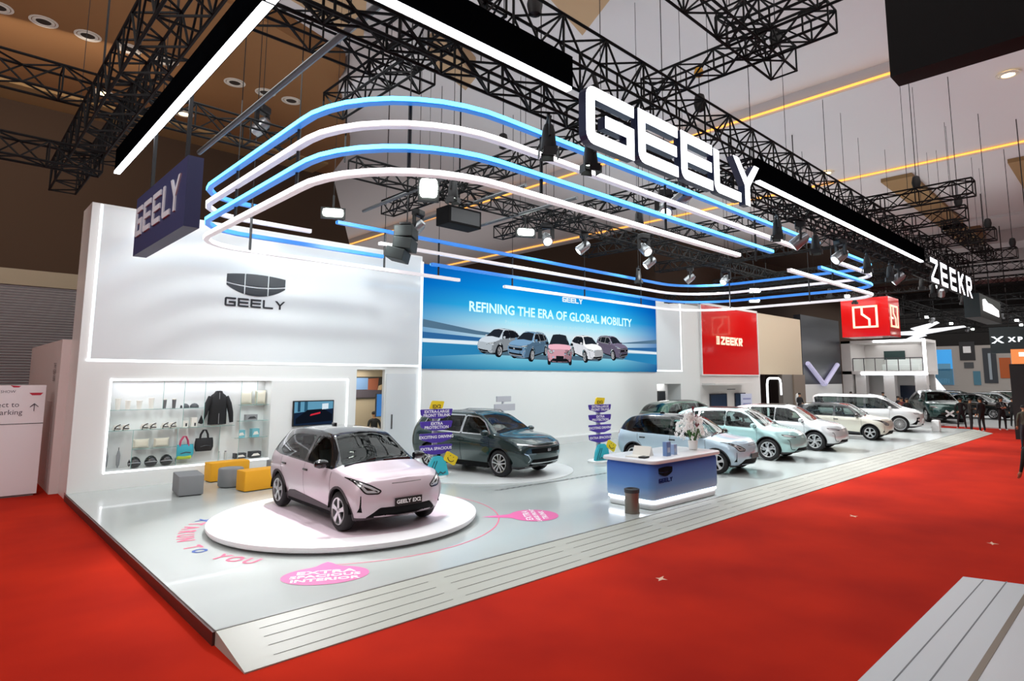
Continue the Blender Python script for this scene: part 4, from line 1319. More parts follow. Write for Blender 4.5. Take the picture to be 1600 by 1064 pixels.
# speakers
r = empty('hanging_speaker', (8.9, 13.9, 6.1), .75, 'dark grey line array speaker hung before the seam of wall and screen', 'speaker')
for k in range(3):
    m = MB(); m.box((-.02 * k, .05 * k * k + .02, .62 - .33 * k), (.72, .5, .30), xf=Matrix.Rotation(.12 * k, 4, 'X'))
    m.build('cabinet', mat('speaker_grey', '1d2626', .6), r, bevel=.02)
m = MB(); m.box((0, 0, .85), (.5, .3, .05)); m.bar((0, 0, .85), (0, 0, 6.95), .03); m.build('fly_frame', M_black, r)
r = empty('hanging_speaker', (10.2, 13.3, 7.0), 0, 'black speaker cabinet hung among the trusses above the screen', 'speaker')
m = MB(); m.rbox((0, 0, .25), (1.15, .6, .5), .03); m.bar((0, 0, .5), (0, 0, 6.1), .03); m.build('cabinet', mat('cabinet_black', '0a0a0c', .8, spec=.2), r); m = MB(); m.b2((-.5, -.31, .06), (.5, -.3, .44)); m.build('grille', M_dgrey, r)

# hoists
def hoist(x, y, z0, z1, label, yel=False):
    r = empty('hanging_hoist', (x, y, z0), 0, label, 'hoist')
    m = MB(); m.lathe([(.0, .0), (.09, .05), (.12, .2), (.09, .36), (.0, .42)], 12); m.build('motor', M_black, r, smooth=True)
    m = MB(); m.bar((0, 0, .42), (0, 0, z1 - z0), .022, n=6); m.build('chain', mat('chain', '303234', .5, .5), r)
    if yel:
        m = MB(); m.lathe([(0, 0), (.07, .02), (.1, .1), (.07, .18), (0, .2)], 12, Matrix.Translation((0, 0, .75))); m.build('hook_block', mat('hook_yellow', 'c28a1c', .5), r, smooth=True)
hoist(10.55, 5.95, 8.1, 9.0, 'chain hoist with a yellow hook above the last illuminated letters', True)
hoist(5.9, 5.95, 8.1, 13, 'chain hoist on the front truss before the big G')
hoist(19.7, 4.4, 8.2, 13, 'dark hoist on the first truss over the aisle')
hoist(22.8, 4.0, 8.2, 13, 'dark hoist on the second truss over the aisle')
hoist(26.9, 3.9, 8.2, 13, 'dark hoist on the third truss over the aisle')
hoist(31.4, 3.8, 8.2, 13, 'dark hoist on the fourth truss over the aisle')
hoist(11.2, 4.65, 9.2, 13, 'dark hoist in the square end of the high truss')
hoist(8.9, 10.0, 8.0, 13, 'small hoist over the cross truss inside the loops')
for i, (x, y) in enumerate(((2.0, 9.1), (1.6, 12.0), (6.5, 12.9), (24, 9.5), (33, 3.3), (28.5, 3.0))):
    m = MB(); m.bar((0, 0, 0), (0, 0, 5.2), .03)
    o = m.build('hanging_cable', M_black); o.location = (x, y, 7.85)
    tag(o, 'thin black cable going up from a truss to the ceiling', 'cable', 'truss suspension cables')

# black hung screen seen from behind, over the aisle
r = empty('hanging_screen', (8.0, 0, 6.46), 0, 'large black panel hung in the upper corner over the aisle', 'screen')
m = MB(); m.b2((0, -2.4, .0), (.35, 1.97, 2.4)); m.build('panel', mat('screen_black', '08080a', .7, spec=.2), r)
m = MB(); m.b2((.02, 1.4, 2.4), (.28, 1.9, 2.7)); m.bar((.15, 1.7, 2.7), (.15, 1.7, 6.5), .04); m.build('hanger', M_truss, r)
# ---------------------------------------------------------------- wall graphics
def emblem_polys(w, h):
    """six-field shield in a w x h cell (origin at its middle)"""
    def top(x): return h / 2 - .10 * h * (abs(x) / (w / 2)) ** 2 + (.0)
    def bot(x): return -h / 2 + .42 * h * (abs(x) / (w / 2)) ** 2.2
    xs = [-.5, -.20, .20, .5]
    out = []
    gp = .012 * w
    def mid(x): return .02 * h - .12 * h * (1 - (abs(x) / (w / 2)) ** 2)
    for i in range(3):
        a, b = xs[i] * w + gp, xs[i + 1] * w - gp
        if i == 0: a = -w / 2 + .0
        if i == 2: b = w / 2
        X = [a + (b - a) * k / 6 for k in range(7)]
        out.append([(x, mid(x) + gp) for x in X] + [(x, top(x)) for x in X[::-1]])
        out.append([(x, bot(x)) for x in X] + [(x, mid(x) - gp) for x in X[::-1]])
    return out
M_navy = mat('sign_navy', '20242b', .35)
def wordmark_parts(s, w, h, T, t, m, parent, gap=.2, d=.03):
    n = len(s); cw = w / (n + gap * (n - 1))
    for i, ch in enumerate(s):
        q = MB()
        for po in glyph(ch, cw, h, t): q.prism([(p[0] + i * cw * (1 + gap), p[1]) for p in po], d, T)
        q.build('letter', m, parent)
def wordmark(mb, s, w, h, T, t, gap=.2):
    n = len(s); cw = w / (n + gap * (n - 1))
    for i, ch in enumerate(s):
        for po in glyph(ch, cw, h, t): mb.prism([(p[0] + i * cw * (1 + gap), p[1]) for p in po], .03, T)
r = empty('wall_sign', (6.37, YW - .03, 4.78), 0, 'dark six-field shield emblem over a five-letter name on the white wall', 'sign')
m = MB()
for po in emblem_polys(1.62, .62): m.prism(po, .03, FRONT(0, 0, .64))
m.build('emblem', M_navy, r)
wordmark_parts('GEELY', 1.66, .24, FRONT(-.83, 0, 0), .045, M_navy, r)

# ---------------------------------------------------------------- picture screen
BX0, BX1, BZ0, BZ1 = 12.03, 26.2, 3.13, 6.80
def screen_mat():
    m = D.materials.new('screen_sky'); m.use_nodes = True
    nt = m.node_tree; nt.nodes.clear()
    out = nt.nodes.new('ShaderNodeOutputMaterial'); em = nt.nodes.new('ShaderNodeEmission')
    tc = nt.nodes.new('ShaderNodeTexCoord'); sp = nt.nodes.new('ShaderNodeSeparateXYZ')
    mr = nt.nodes.new('ShaderNodeMapRange'); mr.inputs[1].default_value = 0; mr.inputs[2].default_value = BZ1 - BZ0
    cr = nt.nodes.new('ShaderNodeValToRGB')
    E_ = cr.color_ramp.elements
    st = [(0, '2f86a8'), (.12, '67afc6'), (.26, 'a9cfda'), (.40, 'c5d8e0'), (.50, '9fd6e6'), (.64, '35b5e2'), (.82, '0c8fd8'), (1, '0a74c4')]
    while len(E_) < len(st): E_.new(.5)
    for e, (p, c) in zip(E_, st): e.position = p; e.color = (*hexc(c), 1)
    # brighter middle, deeper sides, as the film still shows
    mx = nt.nodes.new('ShaderNodeMapRange'); mx.inputs[1].default_value = 0; mx.inputs[2].default_value = BX1 - BX0
    r2 = nt.nodes.new('ShaderNodeValToRGB')
    for p, c in ((0, '8fb4d4'), (.30, 'ffffff'), (.75, 'ffffff'), (1, '6f94c4')):
        if p in (0, 1): e = r2.color_ramp.elements[0 if p == 0 else -1]
        else: e = r2.color_ramp.elements.new(p)
        e.color = (*hexc(c), 1)
    mu = nt.nodes.new('ShaderNodeMix'); mu.data_type = 'RGBA'; mu.blend_type = 'MULTIPLY'; mu.inputs[0].default_value = 1
    L = nt.links.new
    L(tc.outputs['Object'], sp.inputs[0]); L(sp.outputs['Z'], mr.inputs[0]); L(mr.outputs[0], cr.inputs[0]); L(sp.outputs['X'], mx.inputs[0]); L(mx.outputs[0], r2.inputs[0])
    L(cr.outputs[0], mu.inputs[6]); L(r2.outputs[0], mu.inputs[7]); L(mu.outputs[2], em.inputs[0]); L(em.outputs[0], out.inputs[0])
    em.inputs[1].default_value = 1.2
    return m
def emis(name, h, s=1.0):
    return mat('pic_' + name, (0, 0, 0), .6, emit=s, ecol=h, spec=0)
SW, SH = BX1 - BX0, BZ1 - BZ0
scr = empty('wall_screen', (BX0, YW - .06, BZ0), 0, 'wide blue picture screen with five cars and a title across the back wall', 'screen')
m = MB(); m.b2((0, .0, 0), (SW, .055, SH)); m.build('display', [screen_mat()], scr)
def pic(name, poly, h, d=.004, parent=scr, s=1.0):
    m = MB(); m.flat(poly, FRONT(0, -d, 0)); return m.build(name, emis(name, h, s), parent)
pic('far_hills', [(0, 1.72), (2.4, 1.45), (5.6, 1.22), (5.6, 1.20), (2.4, 1.30), (0, 1.45)], '53738c')
pic('far_hills', [(SW, 1.62), (11.5, 1.36), (10.6, 1.30), (11.5, 1.32), (SW, 1.42)], '73707f')
pic('shore_band', [(0, 1.28), (3, 1.18), (6.5, 1.10), (6.5, 1.06), (0, 1.06)], '2f669c')
pic('shore_band', [(SW, 1.22), (11.5, 1.12), (10.2, 1.08), (10.2, 1.05), (SW, 1.03)], '4f7499')
pic('road_line', [(0, 1.05), (6.8, 1.02), (6.8, .92), (0, .92)], 'e2ecf2', .005)
pic('road_line', [(SW, 1.0), (9.8, 1.02), (9.8, .93), (SW, .88)], 'dfe8ee', .005)
pic('lake_band', [(0, .92), (4.4, .88), (3.2, .60), (0, .42)], '2a82b4', .003)
pic('lake_band', [(SW, .87), (10.4, .86), (11.4, .58), (SW, .36)], '2d83b8', .003)
M_ttl = emis('title', 'c9f4ff', 1.3)
m = MB(); text(m, 'REFINING THE ERA OF GLOBAL MOBILITY', .52, FRONT(7.05, -.008, 2.32), bold=.012, width=1.03); m.build('title', M_ttl, scr)
m = MB(); text(m, 'Pioneering intelligent energy mobility for a new era', .2, FRONT(7.1, -.008, 1.86), width=1.15, space=1.3); m.build('subtitle', emis('subtitle', 'bfe9f4'), scr)
m = MB(); wordmark(m, 'GEELY', 1.3, .22, FRONT(7.15, -.004, 2.95), .045); m.build('lettering', emis('white', 'e8f6fb'), scr)

# TV on the wall
r = empty('wall_screen', (8.22, YW - .02, 1.77), 0, 'small wall television showing a dark car with red lights beside the niche', 'television')
m = MB(); m.b2((-.63, -.05, -.37), (.63, 0, .37)); m.build('bezel', M_black, r)
m = MB(); m.flat([(-.6, -.34), (.6, -.34), (.6, .34), (-.6, .34)], FRONT(0, -.055, 0)); p_ = m.build('picture', emis('tv_dark', '16243a'), r)
def tv(poly, h, d): pic('picture_detail', poly, h, d, p_) if 0 else None
for nm, poly, h, d in (('sky_part', [(-.6, .02), (.6, .12), (.6, .34), (-.6, .34)], '5f97b4', .057), ('tower_part', [(-.5, .05), (-.42, .05), (-.42, .34), (-.5, .34)], '24445c', .058), ('tower_part', [(-.3, .05), (-.2, .06), (-.2, .34), (-.3, .34)], '2c566e', .058),
        ('car_part', [(-.55, -.15), (-.2, .1), (.3, .12), (.58, -.05), (.58, -.25), (-.55, -.3)], '10151f', .059), ('red_part', [(-.12, -.08), (.2, -.02), (.2, .03), (-.1, -.03)], 'd02a3c', .060), ('white_part', [(.25, .1), (.45, .12), (.45, .28), (.25, .27)], 'd5e4ee', .0595)):
    m = MB(); m.flat(poly, FRONT(0, -d, 0)); m.build(nm, emis('tv_' + h, h), p_)

# ---------------------------------------------------------------- merchandise niche
NX0, NX1, NZ0, NZ1, NB = 3.10, 6.96, .57, 2.73, YW + .48
M_glass = glass_mat('shelf_glass', (.95, .985, .98), ior=1.12)
M_gedge = mat('glass_edge', '7fb0aa', .2)
GW = NX1 - NX0
def nx(cx): return NX0 + (cx - 100) / 1310 * GW
# heights measured along the niche (its top and bottom edges run level)
Z1, Z2, Z3 = 2.02, 1.52, 1.05
def shelf(x0, x1, z, lab):
    r = empty('glass_shelf', ((x0 + x1) / 2, NB - .2, z), 0, lab, 'shelf')
    w = (x1 - x0) / 2
    m = MB(); m.b2((-w, -.2, -.008), (w, .18, 0)); m.build('pane', M_glass, r)
    m = MB(); m.b2((-w, -.203, -.009), (w, -.2, .001)); m.build('edge', M_gedge, r)
shelf(NX0 + .01, nx(820), Z1, 'upper clear glass shelf with white cups and dark tumblers')
shelf(NX0 + .01, nx(1095), Z2, 'long middle clear glass shelf below the black jacket')
shelf(nx(285), nx(630), Z3, 'short low clear glass shelf with two cream cushions')
shelf(nx(1130), NX1 - .01, 2.06, 'highest clear glass shelf under two big cream cushions')
shelf(nx(1130), NX1 - .01, 1.62, 'clear glass shelf with a single grey boxed model')
shelf(nx(1110), NX1 - .01, 1.16, 'clear glass shelf with two teal boxes')
for cx, z0, z1, t in ((490, Z1, NZ1, 'between cups and tumblers'), (655, Z2, NZ1, 'beside the dark sunglasses'), (825, Z2, NZ1, 'beside the black jacket'), (1140, NZ0, NZ1, 'before the model boxes'), (1285, 2.06, NZ1, 'between the two big cushions'), (285, NZ0, Z2, 'before the black caps'), (622, NZ0, Z2, 'beside the teal bag'), (970, NZ0, Z2, 'beside the black bag')):
    r = empty('glass_divider', (nx(cx), NB - .2, (z0 + z1) / 2), 0, 'upright clear glass divider ' + t, 'divider')
    h = (z1 - z0) / 2 - .01
    m = MB(); m.add([(0, -.2, -h), (0, .18, -h), (0, .18, h), (0, -.2, h)], [(0, 1, 2, 3)]); m.build('pane', M_glass, r); m = MB(); m.b2((-.005, -.203, -h), (.005, -.2, h)); m.build('edge', M_gedge, r)
M_cream = mat('cream_cloth', 'd9d4c2', .8); M_cup = mat('cup_white', 'e6e3da', .3); M_tumb = mat('tumbler_grey', '77797a', .3, .5)
for cx, h, t in ((172, .26, 'first tall'), (245, .21, 'second'), (328, .2, 'third'), (418, .26, 'fourth tall')):
    r = empty('cup', (nx(cx), NB - .18, Z1), 0, '%s white cup on the upper glass shelf, counted from the niche edge' % t, 'cup', 'white cups')
    m = MB(); m.lathe([(.05, 0), (.065, h), (.055, h), (.042, .01)], 16); m.build('cup_body', M_cup, r, smooth=True); m = MB(); m.lathe([(.068, h - .01), (.068, h + .015), (.0, h + .02)], 16, cap=False); m.build('lid', M_cup, r, smooth=True)
for cx, t in ((520, 'nearer the cups'), (595, 'farther from the cups')):
    r = empty('tumbler', (nx(cx), NB - .18, Z1), 0, 'slim grey steel tumbler %s on the upper shelf' % t, 'tumbler', 'grey tumblers')
    m = MB(); m.lathe([(.038, 0), (.05, .22), (.04, .22)], 16); m.build('tumbler_body', M_tumb, r, smooth=True); m = MB(); m.lathe([(.052, .22), (.052, .25), (0, .255)], 16, cap=False); m.build('lid', M_cup, r, smooth=True)
for cx, t in ((683, 'beside the divider'), (762, 'nearer the jacket')):
    r = empty('cap', (nx(cx), NB - .18, Z1), 0, 'dark low cap %s on the upper glass shelf' % t, 'cap', 'dark low caps')
    m = MB(); m.lathe([(.11, 0), (.105, .05), (.06, .1), (0, .115)], 16, cap=False); m.build('crown', M_dgrey, r, smooth=True); m = MB(); m.prism([(-.09, -.08), (-.06, -.17), (.06, -.17), (.09, -.08)], .012); m.build('peak', M_dgrey, r)
for cx, t in ((205, 'first'), (405, 'middle'), (560, 'third')):
    r = empty('slippers', (nx(cx), NB - .2, Z2), 0, '%s white slippers with curving black stripes on the middle glass shelf' % t, 'slippers', 'striped slippers')
    for s in (-1, 1):
        m = MB(); m.rbox((s * .09, 0, .03), (.14, .3, .06), .06); a = m.build('sole', M_cup, r, smooth=True)
        m = MB(); m.tube([(s * .09 - .075, -.06, .03), (s * .09 - .05, -.08, .11), (s * .09 + .05, -.08, .12), (s * .09 + .075, -.06, .03)], .03, 6); b = m.build('strap', M_cup, r, smooth=True)
        m = MB(); m.tube([(s * .09 - .06, -.11, .05), (s * .09 - .01, -.125, .11), (s * .09 + .06, -.11, .14)], .012, 5); m.build('stripe', M_black, b)
        m = MB(); m.tube([(s * .09 - .07, -.155, .0), (s * .09 - .06, -.155, .05), (s * .09 + .06, -.155, .04)], .012, 5); m.build('stripe', M_black, a)
for cx, t in ((693, 'lower'), (765, 'taller')):
    r = empty('gift_box', (nx(cx), NB - .18, Z2), 0, '%s pale box with a small picture under the dark caps' % t, 'box', 'pale boxes')
    h = .16 if t == 'lower' else .24
    m = MB(); m.b2((-.07, -.06, 0), (.07, .06, h)); m.build('carton', M_cup, r); m = MB(); m.b2((.0, -.064, .02), (.04, -.06, .10)); m.build('printed_mark', M_dgrey, r)
# jacket
r = empty('jacket', (nx(965), NB - .16, 1.55), 0, 'black zip jacket on a white hanger inside the lit niche', 'jacket')
m = MB()
prof = [(-.235, 0), (-.23, .3), (-.225, .6), (-.20, .78), (-.08, .88), (.08, .88), (.20, .78), (.225, .6), (.23, .3), (.235, 0)]
n = len(prof)
vs, fs = [], []
for k, (px_, pz) in enumerate(prof): pass
rows = [(0, .24, .10), (.15, .235, .11), (.35, .225, .115), (.55, .225, .12), (.70, .225, .11), (.78, .19, .09), (.84, .11, .075), (.90, .085, .07)]
for z, a, b in rows:
    for i in range(20):
        t = 2 * PI * i / 20
        vs.append((a * math.copysign(abs(math.cos(t)) ** .7, math.cos(t)), b * math.sin(t) * (1 + .08 * math.sin(5 * t + z * 9)), z))
for k in range(len(rows) - 1):
    for i in range(20): fs.append((k * 20 + i, k * 20 + (i + 1) % 20, (k + 1) * 20 + (i + 1) % 20, (k + 1) * 20 + i))
m.add(vs, fs)
jb = m.build('jacket_body', mat('jacket_black', '131316', .8), r, smooth=True)
for s in (-1, 1):
    m = MB(); m.tube([(s * .19, 0, .74), (s * .27, -.02, .55), (s * .33, -.03, .3), (s * (.44 if s < 0 else .36), -.03, .04)], [.075, .075, .065, .05], 10); m.build('sleeve', MATS['jacket_black'], r, smooth=True)
m = MB(); m.bar((0, -.125, .02), (0, -.09, .86), .012); m.build('zip', M_grey, r)
m = MB(); m.tube([(-.15, 0, .84), (0, 0, .95), (.15, 0, .84)], .012, 6); m.tube([(0, 0, .95), (0, 0, 1.02), (.03, 0, 1.05), (0, 0, 1.08)], .008, 6); m.build('hanger', M_white, r)
def cushion(cx, z, w, h, lab):
    r = empty('cushion', (nx(cx), NB - .14, z), 0, lab, 'cushion', 'cream cushions')
    m = MB(); vs, fs = [], []
    N = 10
    for sgn in (-1, 1):
        for i in range(N + 1):
            for j in range(N + 1):
                u, v = -1 + 2 * i / N, -1 + 2 * j / N
                k = (1 - u ** 4) * (1 - v ** 4)
                vs.append((u * w / 2 * (1 - .06 * (1 - v * v)), sgn * .09 * k ** .5, h / 2 + v * h / 2 * (1 - .06 * (1 - u * u))))
    for s in range(2):
        o = s * (N + 1) ** 2
        for i in range(N):
            for j in range(N):
                q = (o + i * (N + 1) + j, o + (i + 1) * (N + 1) + j, o + (i + 1) * (N + 1) + j + 1, o + i * (N + 1) + j + 1)
                fs.append(q if s == 0 else q[::-1])
    m.add(vs, fs); m.build('cushion_cover', M_cream, r, smooth=True)
cushion(365, Z3, .36, .22, 'small cream cushion over the black caps, nearer the sticks')
cushion(520, Z3, .36, .22, 'small cream cushion over the black caps, nearer the teal bag')
cushion(1212, 2.06, .36, .40, 'big cream cushion on the highest shelf, nearer the jacket')
cushion(1345, 2.06, .34, .40, 'big cream cushion on the highest shelf, at the niche end')
def bag(cx, z, c1, c2, hc, lab):
    r = empty('tote_bag', (nx(cx), NB - .16, z), 0, lab, 'bag')
    m = MB(); vs = []
    for (a, b, zz) in ((.20, .07, 0), (.235, .09, .1), (.23, .075, .24), (.215, .04, .34)):
        for i in range(16):
            t = 2 * PI * i / 16; vs.append((a * math.copysign(abs(math.cos(t)) ** .6, math.cos(t)), b * math.sin(t), zz))
    fs = [(k * 16 + i, k * 16 + (i + 1) % 16, (k + 1) * 16 + (i + 1) % 16, (k + 1) * 16 + i) for k in range(3) for i in range(16)] + [tuple(range(16))[::-1]]
    m.add(vs, fs); b_ = m.build('bag_body', c1, r, smooth=True)
    if c2: m = MB(); m.rbox((0, 0, .02), (.36, .16, .1), .05); m.build('bag_base', c2, r, smooth=True)
    for y in (-.04, .04):
        m = MB(); m.tube([(-.11, y, .3), (-.09, y, .44), (-.03, y, .55), (.03, y, .55), (.08, y, .44), (.10, y, .3)], .016, 6); m.build('handle', hc, r, smooth=True)
    m = MB(); m.tube([(-.1, -.09, .12), (.02, -.095, .15), (.14, -.09, .13)], .012, 5); m.build('printed_band', M_navy, b_)
    return r
bag(703, .72, mat('teal_cloth', '3aa3b4', .7), mat('lime_cloth', 'a3b83a', .7), mat('pink_strap', 'c44a6c', .6), 'teal tote bag with pink handles and lime base')
bag(865, .86, mat('bag_black', '17171a', .7), None, MATS['bag_black'], 'black tote bag hanging beside the teal one')
for cx, t in ((125, 'beside the niche edge'), (210, 'nearer the black caps')):
    r = empty('umbrella', (nx(cx), NB - .1, NZ0 + .02), 0, 'slim folded grey umbrella standing %s' % t, 'umbrella', 'folded umbrellas')
    m = MB(); m.lathe([(.006, 0), (.035, .08), (.045, .3), (.02, .42)], 10); m.build('folded_canopy', M_grey, r, smooth=True); m = MB(); m.bar((0, 0, .4), (0, 0, .5), .014); m.build('handle', M_dgrey, r)
for cx, t in ((322, 'first'), (445, 'second'), (563, 'third')):
    r = empty('helmet', (nx(cx), NB - .2, NZ0 + .02), 0, '%s round black helmet at the niche bottom, counted from the umbrellas' % t, 'helmet', 'black helmets')
    m = MB(); m.lathe([(.10, 0), (.14, .06), (.145, .12), (.11, .2), (.05, .25), (0, .26)], 18, cap=False); m.build('shell', mat('helmet_black', '151518', .25, coat=.4), r, smooth=True)
    m = MB(); m.tube([(-.13, -.06, .1), (-.06, -.135, .12), (.06, -.135, .12), (.13, -.06, .1)], .018, 6); m.build('visor_band', M_grey, r, smooth=True)
for cx, t in ((995, 'nearer the black bag'), (1055, 'nearer the model boxes')):
    r = empty('bottle', (nx(cx), NB - .18, NZ0 + .02), 0, 'small pale grey bottle %s at the niche bottom' % t, 'bottle', 'pale bottles')
    m = MB(); m.lathe([(.04, 0), (.042, .17), (.025, .2)], 12); m.build('bottle_body', mat('bottle_grey', 'b5b7b4', .4), r, smooth=True); m = MB(); m.lathe([(.028, .2), (.028, .23)], 12); m.build('cap', M_grey, r)
def model_box(cx, z, w, h, c, lab, g=None):
    r = empty('model_box', (nx(cx), NB - .18, z), 0, lab, 'box', g)
    m = MB(); m.b2((-w / 2, -.1, 0), (w / 2, .1, h)); m.build('carton', c, r)
    m = MB(); m.flat([(-w * .4, h * .25), (-w * .2, h * .65), (w * .2, h * .7), (w * .42, h * .3)], FRONT(0, -.103, 0)); m.build('printed_picture', M_cup if c is not M_grey else M_dgrey, r)
M_teal = mat('teal_box', '6fb2bd', .5)
model_box(1265, 1.62, .3, .16, M_grey, 'single grey boxed model on the clear shelf above the teal boxes')
model_box(1175, 1.16, .2, .2, M_teal, 'teal box nearer the glass divider'); model_box(1308, 1.16, .2, .22, M_teal, 'teal box nearer the niche end')
model_box(1180, NZ0 + .02, .3, .14, M_dgrey, 'dark boxed model at the niche bottom by the divider'); model_box(1318, NZ0 + .02, .3, .16, M_dgrey, 'dark boxed model at the niche bottom near the niche end')
light('niche_lamp', 'AREA', (5.0, YW + .25, 2.70), (5.0, YW + .3, 0), 17, (.90, .92, 1), 3.6, .3)

# ---------------------------------------------------------------- office behind the doorway
r = empty('wall_picture', (12.22, YW + 3.58, 2.43), 0, 'framed street picture with red building on the office wall', 'picture')
m = MB(); m.b2((-.95, -.03, -.42), (.9, 0, .42)); m.build('frame', mat('frame_dark', '3c3a38', .5), r)
for nm, poly, c in (('sky_part', [(-.8, -.1), (-.2, -.1), (-.2, .55), (-.8, .55)], '7fa6d8'), ('house_part', [(-.25, -.2), (.25, -.2), (.3, .55), (-.2, .5)], 'a5624a'), ('ground_part', [(-.95, -.55), (.9, -.55), (.9, -.15), (-.95, -.1)], '5b5560'), ('statue_part', [(.2, -.45), (.4, -.4), (.5, .2), (.3, .1)], 'd8c09a'), ('statue_part', [(.55, -.45), (.75, -.4), (.7, .3), (.55, .2)], 'c9b48e'), ('tree_part', [(.5, .1), (.9, .0), (.9, .55), (.45, .55)], '4a4f3c')):
    m = MB(); m.flat([(p[0] * .93, p[1] * .68) for p in poly], FRONT(0, -.034 - random.random() * .004, 0)); m.build(nm, mat('pict_' + c, c, .6), r)
r = empty('hanging_screen', (10.76, YW + .3, 1.92), 0, 'small blue screen on a bracket at the doorway edge', 'screen')
m = MB(); m.b2((-.26, -.03, -.38), (.2, .03, .38)); m.build('bezel', M_dgrey, r)
m = MB(); m.flat([(-.24, -.36), (.18, -.36), (.18, .36), (-.24, .36)], FRONT(0, -.034, 0)); m.build('picture', emis('blue_screen', '3f78b8'), r); m = MB(); m.bar((0, .05, .0), (.3, .05, 0), .05); m.build('bracket', M_dgrey, r)
r = empty('desk', (12.0, YW + 2.1, DK), 0, 'white office desk with papers seen through the doorway', 'desk')
m = MB(); m.b2((-1.2, -.4, .7), (1.0, .4, .75)); m.build('desk_top', M_white, r)
for x in (-1.1, .9): m = MB(); m.b2((x - .03, -.38, 0), (x + .03, .38, .7)); m.build('leg', M_white, r)
r = empty('armchair', (10.5, YW + 2.3, DK), 2.6, 'grey rounded armchair just inside the office doorway', 'chair')
m = MB(); m.rbox((0, 0, .24), (.8, .8, .4), .18); m.build('seat', M_dgrey, r, smooth=True)
m = MB(); m.rbox((0, .36, .58), (.9, .16, .5), .07); m.build('backrest', M_dgrey, r, smooth=True)
for s in (-1, 1): m = MB(); m.rbox((s * .42, 0, .5), (.14, .7, .3), .06); m.build('arm', M_dgrey, r, smooth=True)

r = empty('wall_screen', (29.85, YW + 2.18, 1.55), 0, 'black upright screen in the grey recess beside the big picture screen', 'screen')
m = MB(); m.b2((-.35, -.08, -.55), (.35, 0, .55)); m.build('panel', M_black, r); m = MB(); m.flat([(-.32, -.5), (.32, -.5), (.32, .5), (-.32, .5)], FRONT(0, -.084, 0)); m.build('picture', mat('screen_off', '15181c', .2), r)
r = empty('potted_plant', (31.1, YW + 1.9, DK), 0, 'dark potted plant in the grey recess behind the emerald car', 'plant')
m = MB(); m.lathe([(.16, 0), (.22, .5), (.18, .5), (.15, .4), (0, .4)], 16, cap=False); m.build('pot', M_white, r, smooth=True)
m = MB(); rr = random.Random(9)
for i in range(26):
    a = rr.uniform(0, 6.28); q = rr.uniform(.15, .45); h = rr.uniform(.9, 1.8)
    p0 = Vector((0, 0, .42)); p1 = Vector((q * .6 * math.cos(a), q * .6 * math.sin(a), h)); p2 = Vector((q * math.cos(a), q * math.sin(a), h - .12)); w = Vector((-math.sin(a), math.cos(a), 0)) * .06
    m.add([p0, p1 + w, p2, p1 - w], [(0, 1, 2, 3)])
m.build('leaves', mat('leaf_dark', '24402a', .5), r)

# ---------------------------------------------------------------- turntable and floor graphics
TX, TY, TR = 5.88, 10.95, 2.42
r = empty('turntable', (TX, TY, DK), 0, 'low round white turntable under the pink car', 'turntable')
m = MB(); m.lathe([(TR - .16, 0), (TR - .16, .02), (TR - .02, .05), (TR, .08), (TR, .132), (TR - .015, .14), (0, .14)], 96, cap=False); m.build('disc', mat('turntable_white', 'ecebee', .35), r, smooth=True)
m = MB(); m.lathe([(TR - .5, .1412), (0, .1415)], 72, cap=False); m.build('inner_plate', mat('turntable_blush', 'e2d0da', .4), r)
M_pink = mat('decal_pink', 'dc62a0', .5); M_dred = mat('decal_rose', 'dd5f80', .5); M_dblue = mat('decal_blue', '2f4f9a', .5)
def arc_strip(R, a0, a1, w, z, n=60):
    m = MB()
    vs = []
    for i in range(n + 1):
        a = a0 + (a1 - a0) * i / n
        vs += [((R - w) * math.cos(a), (R - w) * math.sin(a), z), ((R + w) * math.cos(a), (R + w) * math.sin(a), z)]
    m.add(vs, [(2 * i, 2 * i + 1, 2 * i + 3, 2 * i + 2) for i in range(n)])
    return m
o = arc_strip(2.86, math.radians(-122), math.radians(18), .012, DK + .003).build('floor_line', M_dred); o.location = (TX, TY, 0)
tag(o, 'thin pink curved line on the deck around the turntable', 'decal')
def floor_bubble(cx, cy, ang, lines, lab, tail, sz=(.58, .40)):
    r = empty('floor_decal', (cx, cy, DK), ang, lab, 'decal')
    m = MB()
    pts = []
    for i in range(48):
        t = 2 * PI * i / 48
        x, y = sz[0] * math.cos(t), sz[1] * math.sin(t)
        d = abs((t - PI / 2 + PI) % (2 * PI) - PI)
        if d < .28: y += tail * (1 - d / .28) ** .7
        pts.append((x, y))
    m.flat(pts, Matrix.Translation((0, 0, .004))); m.build('bubble', M_pink, r)
    for k, (t, s) in enumerate(lines):
        m = MB(); text(m, t, s, Matrix.Translation((0, .13 - k * .16, .0062)), bold=.004, width=1.35)
        m.build('lettering', mat('decal_white', 'f4eef2', .5), r)
floor_bubble(4.08, 8.17, math.atan2(-.58, .81) + .12, (('EXTRA', .19), ('SPACIOUS', .15), ('INTERIOR', .15)), 'pink speech-bubble floor decal before the turntable', .22)
floor_bubble(8.72, 8.80, math.atan2(.82, .57), (('EXTRA', .19), ('LARGE FRONT', .12), ('TRUNK', .15)), 'pink speech-bubble floor decal between turntable and counter', .55, (.50, .48))
r = empty('floor_decal', (TX, TY, DK), 0, 'curved pink and blue lettering on the deck along the turntable', 'decal')
mp, mb_ = MB(), MB()
word_ = 'XTARUN TO YOU'
for i, ch in enumerate(word_):
    if ch == ' ': continue
    a = math.radians(138 + i * 6.15)
    R_ = 2.72
    T = Matrix.Translation((R_ * math.cos(a), R_ * math.sin(a), .004)) @ Matrix.Rotation(a + PI / 2, 4, 'Z')
    mp = MB(); text(mp, ch, .36 if i not in (0, 8) else .31, T, bold=.01, width=.9)
    mp.build('letter', M_dblue if i in (0, 8) else M_dred, r)
m = MB()
k = 0
